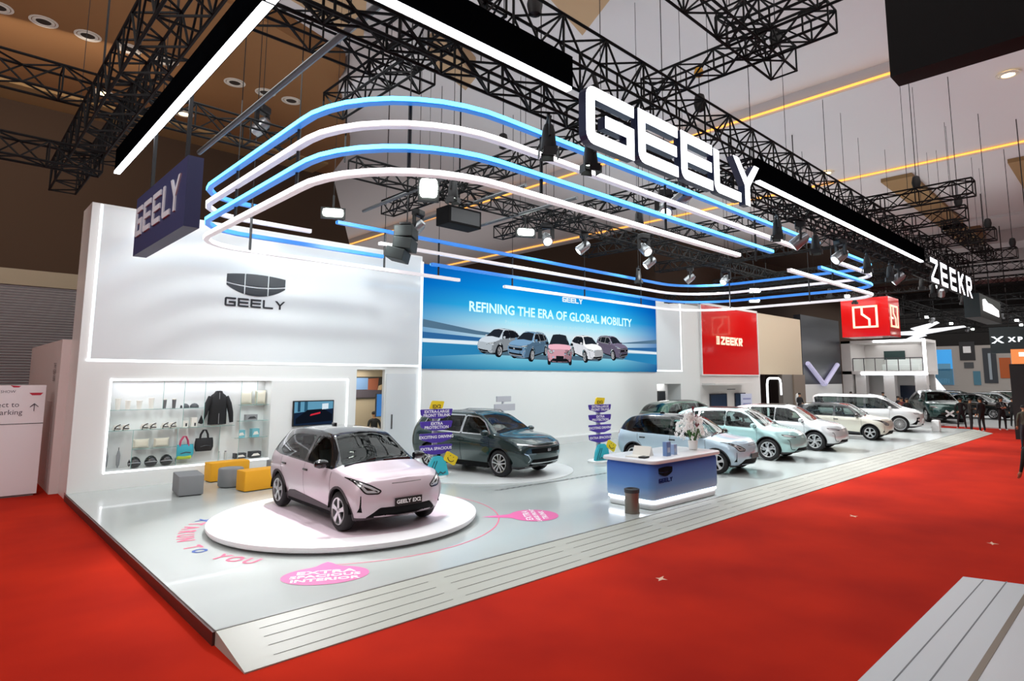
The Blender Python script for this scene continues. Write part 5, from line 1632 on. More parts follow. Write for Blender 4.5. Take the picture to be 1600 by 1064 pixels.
for i in range(44):
    x = i * .095
    for j in range(2):
        if (i + j) % 2 and (i < 14 or i > 24) or (14 <= i <= 24 and j == 0): m.flat([(x, j * .05), (x + .095, j * .05), (x + .095, j * .05 + .05), (x, j * .05 + .05)])
o = m.build('floor_decal', mat('decal_dark', '3c4044', .5)); o.location = (9.9, 11.25, DK + .004); o.rotation_euler = (0, 0, -.03)
tag(o, 'thin black checkered strip on the deck before the dark green car', 'decal')
o = MB(); o.lathe([(2.55, .0), (2.55, .02), (2.52, .024), (0, .024)], 72, cap=False); o = o.build('light_pool_disc', mat('pool_white', 'dfe3e2', .3), smooth=True); o.location = (11.9, 14.0, DK)  # pale disc laid on the deck as a pool of spotlight
tag(o, 'thin round white disc standing for a spotlight pool under the dark green car', 'disc')

# ---------------------------------------------------------------- seats
M_yel = mat('seat_yellow', 'e6a41a', .7); M_gry = mat('seat_grey', '84878a', .75)
def block(name, loc, d, rz, mt, lab):
    r = empty(name, (loc[0], loc[1], DK), rz, lab, 'seat')
    m = MB(); m.rbox((0, 0, d[2] / 2 + .02), d, .03); m.build('cushion', mt, r, smooth=True)
    m = MB(); m.b2((-d[0] / 2 + .04, -d[1] / 2 + .04, 0), (d[0] / 2 - .04, d[1] / 2 - .04, .025)); m.build('plinth', M_black, r)
block('ottoman', (4.45, 15.95), (.52, .92, .43), -.12, M_gry, 'grey rectangular ottoman set apart near the niche')
block('bench', (5.75, 17.3), (1.0, .42, .46), .08, M_yel, 'yellow bench at the back against the wall')
block('ottoman', (7.0, 16.9), (.55, .55, .42), .1, M_gry, 'square grey ottoman behind the yellow front bench')
block('bench', (6.0, 15.38), (1.2, .45, .46), .10, M_yel, 'yellow bench in front, beside the pink car')
r = empty('ottoman', (5.48, 16.2, DK), 0, 'round grey drum ottoman between the two yellow benches', 'seat')
m = MB(); m.lathe([(.27, .02), (.29, .05), (.29, .42), (.27, .45), (0, .455)], 32, cap=False); m.build('cushion', M_gry, r, smooth=True); m = MB(); m.lathe([(.24, 0), (.24, .03)], 24); m.build('plinth', M_black, r)

# ---------------------------------------------------------------- counter and what stands on it
def counter_mat():
    m = mat('counter_blue', '3f78c8', .6, spec=.25)
    nt = m.node_tree; b = nt.nodes['Principled BSDF']
    tc = nt.nodes.new('ShaderNodeTexCoord'); sp = nt.nodes.new('ShaderNodeSeparateXYZ'); cr = nt.nodes.new('ShaderNodeValToRGB')
    st = [(.14, 'c6dcf0'), (.45, '6f9fdc'), (.95, '3560bc')]  # printed blue fade, its lower end lightened for the glow of the foot
    E_ = cr.color_ramp.elements; E_.new(.5)
    for e, (p, c) in zip(E_, st): e.position = p; e.color = (*hexc(c), 1)
    nt.links.new(tc.outputs['Object'], sp.inputs[0]); nt.links.new(sp.outputs['Z'], cr.inputs[0]); nt.links.new(cr.outputs[0], b.inputs['Base Color'])
    return m
CX, CY = 12.05, 8.0
r = empty('reception_counter', (CX, CY, DK), 0, 'blue printed reception counter with white top and glowing foot', 'counter')
m = MB(); m.rbox((0, 0, .07), (2.58, 1.2, .14), .14, n=6); m.build('foot', mat('foot_white', 'd5d8d8', .4), r, smooth=True)
m = MB(); m.rbox((0, 0, .17), (2.63, 1.25, .05), .16, n=6); m.build('foot_light', M_led, r, smooth=True)
m = MB(); m.rbox((0, 0, .56), (2.67, 1.28, .76), .16, n=6); m.build('counter_body', counter_mat(), r, smooth=True)
m = MB(); m.rbox((0, 0, .97), (2.8, 1.42, .08), .2, n=6); m.build('counter_top', mat('top_white', 'e9ebee', .25), r, smooth=True)
m = MB()
for po in emblem_polys(.50, .19): m.prism(po, .012, FRONT(-.90, -.642, .76))
m.build('emblem', mat('emblem_dark', '14181f', .8, spec=.1), r)
wordmark_parts('GEELY', .5, .085, FRONT(-1.15, -.642, .54), .018, mat('counter_letter', '1a2a68', .8, spec=.1), r, d=.01)
CT = DK + 1.01
r = empty('flower_pot', (13.08, 7.85, CT), 0, 'white pot of white and dark red orchids on the counter', 'flowers')
m = MB(); m.lathe([(.08, 0), (.10, .02), (.115, .22), (.10, .22), (.09, .16), (0, .16)], 20, cap=False); m.build('pot', mat('pot_white', 'e8e6e2', .35), r, smooth=True)
m = MB(); rr = random.Random(5)
for i in range(12):
    a = rr.uniform(0, 6.28); q = rr.uniform(.2, .32)
    p0 = Vector((.04 * math.cos(a), .04 * math.sin(a), .18)); p1 = Vector((q * .6 * math.cos(a), q * .6 * math.sin(a), .18 + rr.uniform(.18, .32))); p2 = Vector((q * math.cos(a), q * math.sin(a), .2 + rr.uniform(.02, .25)))
    w = Vector((-math.sin(a), math.cos(a), 0)) * .03
    m.add([p0 - w * .5, p0 + w * .5, p1 + w, p1 - w, p2], [(0, 1, 2, 3), (3, 2, 4)])
m.build('leaves', mat('leaf_green', '3c6a2c', .5), r)
def petal_mat(name, c):
    m = mat(name, c, .7); nt = m.node_tree; b = nt.nodes['Principled BSDF']; out = nt.nodes['Material Output']
    t = nt.nodes.new('ShaderNodeBsdfTranslucent'); t.inputs[0].default_value = (*hexc(c), 1)
    x = nt.nodes.new('ShaderNodeMixShader'); x.inputs[0].default_value = .55
    nt.links.new(b.outputs[0], x.inputs[1]); nt.links.new(t.outputs[0], x.inputs[2]); nt.links.new(x.outputs[0], out.inputs[0])
    return m
petal_mat('petal_white', 'fbfaf8')
def blossoms(n, c, spread, zc, nm, sc=.06):
    m = MB()
    for i in range(n):
        a, q = rr.uniform(0, 6.28), rr.uniform(.0, 1)
        c0 = Vector((spread[0] * math.cos(a) * q + spread[2], spread[1] * math.sin(a) * q, zc + rr.uniform(-.22, .16) - .25 * q * q))
        for k in range(5):
            t = 2 * PI * k / 5 + a
            T = Matrix.Translation(c0) @ Matrix.Rotation(rr.uniform(-.6, .6), 4, 'X') @ Matrix.Rotation(PI / 2, 4, 'X') @ Matrix.Rotation(t, 4, 'Z')
            m.add([(0, 0, 0), (sc * .6, -sc * .45, .012), (sc * 1.15, 0, .02), (sc * .6, sc * .45, .012)], [(0, 1, 2, 3)], T)
    m.build(nm, c, r)
blossoms(70, mat('petal_white', 'fbfaf8', .6), (.50, .2, -.16), .70, 'white_blossoms', .075)
blossoms(26, mat('petal_white', 'fbfaf8', .6), (.26, .12, .30), .62, 'white_blossoms', .07)
blossoms(9, mat('petal_wine', '7c2338', .6), (.14, .1, .02), .86, 'red_blossoms', .06)
m = MB()
for a in (-.32, -.12, .05, .26): m.tube([(0, 0, .2), (a * .4, 0, .5), (a, 0, .72)], .008, 5)
m.build('stems', mat('leaf_green', '3c6a2c', .5), r)
def stand(x, y, w, h, c, lab, rz=0.0):
    r = empty('brochure_box', (x, y, CT), rz, lab, 'box')
    m = MB(); m.b2((-w / 2, -.05, 0), (w / 2, .05, h)); m.build('box', c, r); m = MB(); m.b2((-w * .3, -.054, h * .25), (w * .3, -.05, h * .6)); m.build('printed_panel', mat('print_pale', 'b9c8dc', .5), r)
stand(11.62, 7.62, .16, .30, mat('brochure_blue', '6f8fc0', .4), 'taller blue brochure box standing on the counter')
stand(11.95, 7.66, .12, .22, mat('brochure_pale', '9db4d8', .4), 'smaller pale blue brochure box standing on the counter')
r = empty('paper_stack', (11.15, 8.0, CT), .2, 'white folded papers on the counter end beside the corner', 'papers')
m = MB(); m.b2((-.3, -.2, 0), (.1, .2, .02)); m.build('sheet', M_cup, r); m = MB(); m.add([(.05, -.2, .0), (.28, -.2, .0), (.17, -.2, .2), (.05, .2, 0), (.28, .2, 0), (.17, .2, .2)], [(0, 1, 2), (5, 4, 3), (0, 2, 5, 3), (1, 4, 5, 2), (0, 3, 4, 1)]); m.build('folded_card', M_cup, r)
r = empty('table_sign', (10.95, 7.75, CT), .1, 'black low device on the counter corner', 'device')
m = MB(); m.rbox((0, 0, .02), (.22, .16, .03), .02); m.build('casing', M_black, r, smooth=True)
r = empty('waste_bin', (10.33, 7.62, DK), 0, 'cylindrical steel waste bin before the blue counter corner', 'bin')
m = MB(); m.lathe([(.15, 0), (.15, .03), (.145, .03), (.145, .46), (.13, .46), (.125, .05), (0, .05)], 28, cap=False); m.build('drum', mat('bin_steel', '8c877e', .3, .8), r, smooth=True)
m = MB(); m.lathe([(.152, .40), (.155, .47), (.12, .48), (.1, .44)], 28, cap=False); m.build('rim', M_dgrey, r, smooth=True)

# ---------------------------------------------------------------- signposts
M_pur = mat('sign_purple', '4a2f9c', .45); M_cy = mat('cyan_card', '35b6c6', .5); M_smi = mat('smile_yellow', 'f0d020', .5); M_ppost = mat('post_white', 'c8c9d0', .5)
def signpost(x, y, rz, lab):
    r = empty('signpost', (x, y, DK), rz, lab, 'signpost')
    m = MB(); m.lathe([(.36, 0), (.36, .05), (.33, .07), (0, .07)], 28, cap=False); m.build('base', M_white, r, smooth=True)
    m = MB(); m.rbox((0, 0, .95), (.13, .10, 1.8), .02); m.build('post', M_ppost, r)
    for k, (z, t) in enumerate(((1.72, ('EXTRA-LARGE', 'FRONT TRUNK')), (1.40, ('EXTRA', 'PROTECTION')), (1.08, ('EXCITING DRIVING',)), (.77, ('EXTRA SPACIOUS',)))):
        m = MB(); m.prism(rounded([(-.5, .11), (.5, .11), (.46, -.06), (.18, -.14), (-.12, -.14), (-.46, -.05)], .03), .05, FRONT(0, -.055, z)); b = m.build('board', M_pur, r)
        m = MB()
        for j, q in enumerate(t): text(m, q, .105, FRONT(0, -.108, z + (.045 - j * .10 if len(t) > 1 else .01)), bold=.003, width=1.15)
        m.build('lettering', mat('sign_white', 'f1eef6', .5), b)
    m = MB(); m.prism(rounded([(-.22, -.1), (.18, -.1), (.24, .10), (-.14, .12)], .04), .04, FRONT(0, -.05, 1.94)); b = m.build('flag', M_smi, r)
    m = MB(); text(m, 'EX2', .13, FRONT(0, -.094, 1.90), bold=.004, width=1.2); m.build('lettering', mat('flag_ink', '6b5a10', .5), b)
    m = MB(); m.prism(rounded([(-.32, 0), (.34, 0), (.22, .42), (.08, .52), (-.14, .50), (-.26, .3)], .05), .10, FRONT(.03, -.07, .07)); b = m.build('cut_out', M_cy, r)
    m = MB()
    for dx in (-.16, -.08): m.bar((dx - .08, -.175, .10), (dx + .08, -.175, .46), .012)
    m.tube([(-.1, -.175, .12), (-.02, -.175, .17), (.04, -.175, .11), (.1, -.175, .17), (.18, -.175, .12), (.26, -.175, .16)], .014, 5); m.build('printed_mark', M_navy, b)
    T = FRONT(.42, -.14, .50) @ Matrix.Rotation(-.5, 4, 'Z')
    m = MB(); m.prism(rounded([(-.2, -.13), (.2, -.13), (.2, .13), (-.2, .13)], .05), .04, T); b = m.build('smile_card', M_smi, r)
    m = MB(); m.tube([T @ Vector((.11 * math.cos(t), .09 * math.sin(t) + .01, .045)) for t in [PI + .25 + (PI - .5) * i / 8 for i in range(9)]], .010, 5)
    for s in (-1, 1): m.tube([T @ Vector((s * .055, .05, .045)), T @ Vector((s * .055, .065, .045))], .013, 6)
    m.build('smile', M_black, b)
    return r
signpost(9.90, 13.83, -.1, 'purple-board signpost beside the dark green car')
signpost(15.58, 12.78, -.1, 'purple-board signpost beside the pale blue car')
r = empty('info_stand', (14.85, 16.6, DK), 0, 'pale grey two-board stand behind the dark green car roof', 'stand')
m = MB(); m.lathe([(.25, 0), (.25, .03), (0, .03)], 20, cap=False); m.build('base', M_white, r); m = MB(); m.bar((0, 0, .03), (0, 0, 2.0), .06); m.build('post', M_ppost, r)
m = MB(); m.rbox((.05, -.05, 1.62), (1.0, .06, .24), .02); m.build('board', mat('board_grey', 'b4b5bc', .5), r); m = MB(); m.rbox((0, -.05, 1.92), (.7, .06, .2), .02); m.build('board', mat('board_grey', 'b4b5bc', .5), r)

# ---------------------------------------------------------------- beside the booth
r = empty('direction_kiosk', (1.98, 19.0, 0), 0, 'white direction board with a parking notice and arrow at the aisle end', 'kiosk')
m = MB(); m.b2((-2.4, 0, .05), (0, .5, 2.62)); m.build('panel', mat('kiosk_white', 'e2dde0', .4), r)
m = MB(); m.b2((-2.35, .05, 0), (-.05, .45, .05)); m.build('plinth', M_grey, r)
m = MB(); m.b2((-2.4, -.006, 1.70), (0, .0, 1.715)); m.build('groove', M_dgrey, r)
for t, s_, x, z in (('Direct to', .17, -.80, 2.16), ('Basement Parking', .17, -1.02, 1.98), ('Area', .17, -1.0, 1.82), ('AUTO SHOW', .09, -.85, 2.47)):
    m = MB(); text(m, t, s_, FRONT(x, -.004, z)); m.build('lettering', mat('kiosk_ink', '55505a', .5), r)
m = MB(); m.bar((-.2, -.01, 2.0), (-.2, -.01, 2.18), .014); m.bar((-.2, -.01, 2.18), (-.28, -.01, 2.1), .014); m.bar((-.2, -.01, 2.18), (-.12, -.01, 2.1), .014); m.build('arrow', MATS['kiosk_ink'], r)
m = MB(); m.flat([(-.32, 2.44), (-.05, 2.44), (-.1, 2.38), (-.26, 2.38)], FRONT(0, -.004, 0)); m.flat([(-.68, 2.62), (-.48, 2.6), (-.52, 2.57), (-.62, 2.57)], FRONT(0, -.004, 0)); m.build('red_mark', mat('kiosk_red', 'b8233c', .5), r)
g = MB(); g.b2((2.2, 18.9, 0), (2.4, 25.6, 3.75)); pw_ = struct(g.build('wall_partition', mat('partition_pink', 'd9cdcb', .5)))
m = MB(); m.b2((2.19, 19.6, .15), (2.2, 20.6, 2.2)); struct(m.build('door_panel', mat('partition_door', 'cfc4c4', .5), pw_))
m = MB()
for k, t in enumerate(('THE', 'NEW', 'ERA')): text(m, t, .2, SIDE(2.185, 19.7, 3.10 - k * .16), width=1.2)
o = m.build('wall_sign', mat('note_ink', '4a4448', .5)); tag(o, 'small dark three-line lettering on the pale partition', 'sign')
# neighbouring stage by the camera: white deck with a plated slope
g = MB(); g.b2((-6, -6, 0), (10.75, 1.42, .12)); st_ = struct(g.build('floor_stage', mat('stage_white', 'c9ccd0', .3)))
g = MB(); g.add([(-6, 2.24, .01), (10.95, 2.24, .01), (10.75, 1.45, .12), (-6, 1.45, .12)], [(3, 2, 1, 0)][::1]); g.add([(10.95, 2.24, 0), (10.75, 1.45, 0), (10.75, 1.45, .12), (10.95, 2.24, .01)], [(0, 1, 2, 3)]); g.add([(-6, 2.24, 0), (10.95, 2.24, 0), (10.95, 2.24, .01), (-6, 2.24, .01)], [(0, 3, 2, 1)])
sr = struct(g.build('trim_2', mat('stage_plate', 'aeb2b6', .4)))
m = MB()
for yy in (1.98, 1.72): m.add([(-6, yy - .008, .012 + (2.24 - yy) / .79 * .11 ), (10.85, yy - .008, .012 + (2.24 - yy) / .79 * .11), (10.85, yy + .008, .0115 + (2.24 - yy) / .79 * .11), (-6, yy + .008, .0115 + (2.24 - yy) / .79 * .11)], [(0, 1, 2, 3)])
struct(m.build('groove', mat('groove_mid', '6a6d70', .7), sr))
m = MB(); m.b2((-6, 1.40, .05), (10.76, 1.46, .125)); struct(m.build('edge_strip', mat('edge_bronze', '7a6e60', .4, .5), sr))
for (x, y, a, t) in ((7.7, 5.2, .3, 'pale torn scrap with a cross shape lying on the red carpet before the counter'), (14.0, 4.7, .8, 'small pale scrap lying on the far red carpet'), (13.5, 2.3, .2, 'tiny pink paper scrap on the red carpet before the white stage')):
    m = MB(); m.flat([(-.12, 0), (-.03, -.03), (0, -.1), (.03, -.02), (.14, 0), (.02, .03), (0, .08), (-.03, .02)], Matrix.Rotation(a, 4, 'Z') @ Matrix.Translation((0, 0, .004)))
    o = m.build('paper_scrap', mat('scrap', 'd8b49a', .8)); o.location = (x, y, 0); tag(o, t, 'scrap')
# ---------------------------------------------------------------- cars on show
M_gb = mat('gloss_black', '101214', .12, 0, coat=.6)
M_bright = mat('bright_trim', 'c4c8ca', .2, .9)
pal = dict(
    pink=car_mats('pink', 'c4b6be', 'black', mirror=M_gb, clad='3a3236', cabin='3a4044', seat='4a5054', rough=.35),
    pale=car_mats('pale_blue', 'b5cbd8', 'black', mirror=M_gb, cabin='3a4044', seat='50565a'),
    cream=car_mats('cream', 'e0dccd', 'black', mirror=M_gb, cabin='50545a', seat='8a9298'),
    green=car_mats('deep_green', '263a3a', trim=M_bright, rough=.22, metal=.4),
    aqua=car_mats('aqua', '9fc3c2', rough=.25, metal=.3),
    silver=car_mats('silver_white', 'd3d8da', rough=.25, metal=.3),
    white=car_mats('pearl_white', 'e2e4e4', 'black', rough=.25),
    emer=car_mats('emerald', '0e4a34', rough=.22, metal=.3),
    teal=car_mats('dark_teal', '1d4440', rough=.2, metal=.4),
    black=car_mats('black_car', '1a1c1e', rough=.2, metal=.3),
    grey=car_mats('grey_car', '9aa0a4', rough=.25, metal=.4))

def finish_ex2(r, bvh, plate):
    if plate:
        p, n = on_nose(bvh, 0, .50, .012)
        m = MB(); m.rbox((p.x + .005, 0, .50), (.02, .52, .13), .004); b = m.build('number_plate', mat('plate_black', '0d0d0e', .35), r)
        m = MB(); text(m, 'GEELY EX2', .085, XF((p.x + .0165, 0, .50), (0, 1, 0), (0, 0, 1)), bold=.003, width=1.15); m.build('lettering', mat('plate_white', 'f0f0f0', .5), b)
    m = MB(); m.rbox((-.78, 0, 1.60), (.16, .05, .05), .02); m.build('roof_aerial', M_gb, r, smooth=True)
    vs, fs = strip_on(bvh, [(-.28, .80), (.28, .80)], 'x', 1, .012)
    m = MB(); m.add(vs, fs); m.build('nose_badge', M_bright, r)
    m = MB()
    for (y0, y1) in ((-.70, -.06), (.06, .66)):
        h0 = bvh.ray_cast(Vector((1.13, y0, 4)), Vector((0, 0, -1)))[0]; h1 = bvh.ray_cast(Vector((1.06, y1, 4)), Vector((0, 0, -1)))[0]
        m.bar(h0 + Vector((0, 0, .012)), h1 + Vector((0, 0, .016)), .02)
    m.build('wiper', M_gb, r)

def wheel_at(r, contact, deg, S, z):
    h = math.radians(deg)
    u = Vector((math.cos(h), math.sin(h), 0)); n = Vector((-u.y, u.x, 0))
    r.location = Vector((contact[0], contact[1], z)) - u * S['wb'] / 2 + n * S['track']
    r.rotation_euler = (0, 0, h)

pink, bv = make_car('car', EX2, pal['pink'])
finish_ex2(pink, bv, True)
pink.location = (5.95, 11.05, DK + .142); pink.rotation_euler = (0, 0, math.radians(-91.3))
tag(pink, 'pale pink hatchback with black roof on the round turntable', 'car')
def recolour(src, a, b, label, plate_off=False):
    sw = {m.name: pal[b][k] for k, m in pal[a].items()}
    c = copy_tree(src, None, sw)
    return tag(c, label, 'car')
PN = {k: v for k, v in pal['pink'].items()}
def same(src, a, b, label): return recolour(src, a, b, label)
pale = same(pink, 'pink', 'pale', 'pale blue hatchback with black roof behind the counter flowers'); wheel_at(pale, (16.12, 8.95), -84, EX2, DK)
cream = same(pink, 'pink', 'cream', 'cream hatchback with black roof in front of the white van'); wheel_at(cream, (29.75, 9.1), -84, EX2, DK)
for c in (pale, cream):
    for ch in [x for x in c.children if x.name.startswith('number_plate')]:
        for q in list(ch.children): D.objects.remove(q)
        if c is cream: D.objects.remove(ch)

green, bv = make_car('car', STAR, pal['green'])
def finish_star(r, bvh):
    m = MB()
    for pts in ([(-.86, .885), (-.5, .84), (0, .83), (.5, .84), (.86, .885)],):
        vs, fs = strip_on(bvh, pts, 'x', 1, .022, .006); m.add(vs, fs)
    for s in (-1, 1):
        vs, fs = strip_on(bvh, [(s * .82, .66), (s * .72, .62), (s * .64, .50), (s * .70, .42)], 'x', 1, .022, .006); m.add(vs, fs)
    vs, fs = strip_on(bvh, [(-.62, .40), (.62, .40)], 'x', 1, .03, .014); m.add(vs, fs)
    vs, fs = strip_on(bvh, [(-.72, .31), (.72, .31)], 'x', 1, .03, .014); m.add(vs, fs)
    m.build('bright_strip', M_bright, r)
    p, n = on_nose(bvh, 0, .72)
    m = MB(); m.rbox((p.x + .0, 0, .72), (.02, .14, .07), .01); m.build('badge', M_bright, r)
    for s in (-1, 1):
        pts = []
        for x in (-1.6, -1.2, -.5, .1, .25):
            h = bvh.ray_cast(Vector((x, s * .60, 4)), Vector((0, 0, -1)))[0]
            pts.append(h + Vector((0, 0, .045 if -1.5 < x < .2 else .0)))
        m = MB(); m.tube(pts, .016, 6); m.build('roof_rail', M_bright, r, smooth=True)
finish_star(green, bv)
wheel_at(green, (11.16, 12.62), -82, STAR, DK + .024)
tag(green, 'dark green sport utility car beside the purple-board signpost', 'car')

aqua, bv5 = make_car('car', EX5, pal['aqua'])
wheel_at(aqua, (19.95, 9.2), -84, EX5, DK); tag(aqua, 'pale aqua car between the pale blue hatchback and the silver car', 'car')
silver = recolour(aqua, 'aqua', 'silver', 'silver white car between the aqua car and the cream hatchback'); wheel_at(silver, (23.85, 9.2), -84, EX5, DK)
emer = recolour(aqua, 'aqua', 'emer', 'emerald green car behind the aqua car roof'); emer.location = (25.6, 15.6, DK); emer.rotation_euler = (0, 0, math.radians(-20))
van, bvv = make_car('car', MPV, pal['white'])
wheel_at(van, (35.5, 9.45), -80, MPV, DK); tag(van, 'white van with dark windows and fan wheels at the row end', 'car')
# farther stands
def far(src, a, b, x, y, deg, label, z=.1):
    c = recolour(src, a, b, label); c.location = (x, y, z); c.rotation_euler = (0, 0, math.radians(deg)); return c
teal = far(aqua, 'aqua', 'teal', 47.6, 10.5, -152, 'dark teal car with a white cross plate beyond the white van')
p, n = on_nose(bv5, 0, .5)
m = MB()
for s in (-1, 1): m.bar((p.x + .03, -s * .2, .36), (p.x + .03, s * .2, .64), .02, .09)
m.build('cross_plate', mat('cross_white', 'eef0f0', .5), teal)
far(green, 'deep_green', 'x', 0, 0, 0, '') if 0 else None
sw = {m_.name: pal['black'][k] for k, m_ in pal['green'].items()}
def far2(b, x, y, deg, label):
    c = copy_tree(green, None, {m_.name: (pal[b][k] if k != 'roof' else pal[b]['paint']) for k, m_ in pal['green'].items()}); c.location = (x, y, .1); c.rotation_euler = (0, 0, math.radians(deg)); return tag(c, label, 'car')
teal.scale = (1.12, 1.1, 1.2)
far2('black', 53.5, 9.3, -105, 'black sport utility car behind the standing visitors')
far2('white', 69, 9.0, -100, 'far white sport utility car by the dark totem')
far(aqua, 'aqua', 'grey', 61, 9.4, -100, 'far grey car between the black and white sport utility cars')
far(aqua, 'aqua', 'black', 59.0, 13.6, -110, 'far black car before the blue poster')
far2('grey', 64.5, 12.6, -100, 'far grey sport utility car with roof rails before the tall dark poster')

# cars shown on the picture screen: flat coloured pictures, made from the same outlines
def picture_car(src, deg, cx, z0, scale, cols, name='car_picture'):
    h = math.radians(deg)
    R = Matrix.Rotation(h, 4, 'Z')
    m = MB()
    mats = []
    idx = {}
    def colour(mname, nz, lit):
        n = mname.lower()
        if 'paint' in n: base = cols[0]
        elif 'glass' in n or 'gloss' in n: base = '20242c'
        elif 'rim' in n: base = 'b4b6ba'
        elif 'lens' in n or 'bright' in n or 'plate_white' in n: base = 'dfe6ea'
        elif 'tail' in n: base = '8a2020'
        else: base = '191b20'
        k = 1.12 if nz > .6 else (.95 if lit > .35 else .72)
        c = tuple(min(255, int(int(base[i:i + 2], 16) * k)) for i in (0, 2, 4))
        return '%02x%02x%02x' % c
    cam_y, cam_z = -9.0, 1.5
    def walk(o, M_):
        M2 = M_ @ o.matrix_local if o is not src else M_
        if o.type == 'MESH' and not o.name.startswith(('seat', 'dashboard', 'floor_pan', 'steering', 'lettering')):
            vs = [R @ M2 @ v.co for v in o.data.vertices]
            for pl in o.data.polygons:
                P = [vs[i] for i in pl.vertices]
                if len(P) < 3: continue
                nn = (P[1] - P[0]).cross(P[2] - P[0])
                if nn.length < 1e-9: continue
                nn.normalize()
                c0 = sum(P, Vector()) / len(P)
                if nn.dot(Vector((0, cam_y, cam_z)) - c0) <= 0: continue
                hc = colour(o.data.materials[pl.material_index].name, nn.z, -nn.y if nn.x < .2 else .2)
                if hc not in idx: idx[hc] = len(mats); mats.append(emis('car_' + hc, hc))
                m.m = idx[hc]
                q = []
                for p_ in P:
                    k = 9.0 / (p_.y - cam_y)
                    q.append((cx + p_.x * k * scale, p_.y * .008, z0 + (1.5 + (p_.z - 1.5) * k) * scale))
                m.add(q, [tuple(range(len(q)))])
        for ch in o.children: walk(ch, M2)
    walk(src, Matrix.Identity(4))
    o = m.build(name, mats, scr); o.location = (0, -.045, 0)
    return o
bpy.context.view_layer.update()
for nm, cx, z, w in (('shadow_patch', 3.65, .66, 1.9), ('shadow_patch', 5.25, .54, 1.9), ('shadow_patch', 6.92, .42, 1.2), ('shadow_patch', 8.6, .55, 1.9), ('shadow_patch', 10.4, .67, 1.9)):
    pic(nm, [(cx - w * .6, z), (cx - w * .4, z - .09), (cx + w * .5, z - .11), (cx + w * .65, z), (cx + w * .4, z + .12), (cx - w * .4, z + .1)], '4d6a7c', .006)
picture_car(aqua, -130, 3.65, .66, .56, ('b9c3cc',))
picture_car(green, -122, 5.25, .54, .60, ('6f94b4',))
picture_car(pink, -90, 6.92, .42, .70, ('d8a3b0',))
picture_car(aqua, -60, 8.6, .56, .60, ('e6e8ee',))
picture_car(green, -50, 10.4, .68, .56, ('6c6378',))
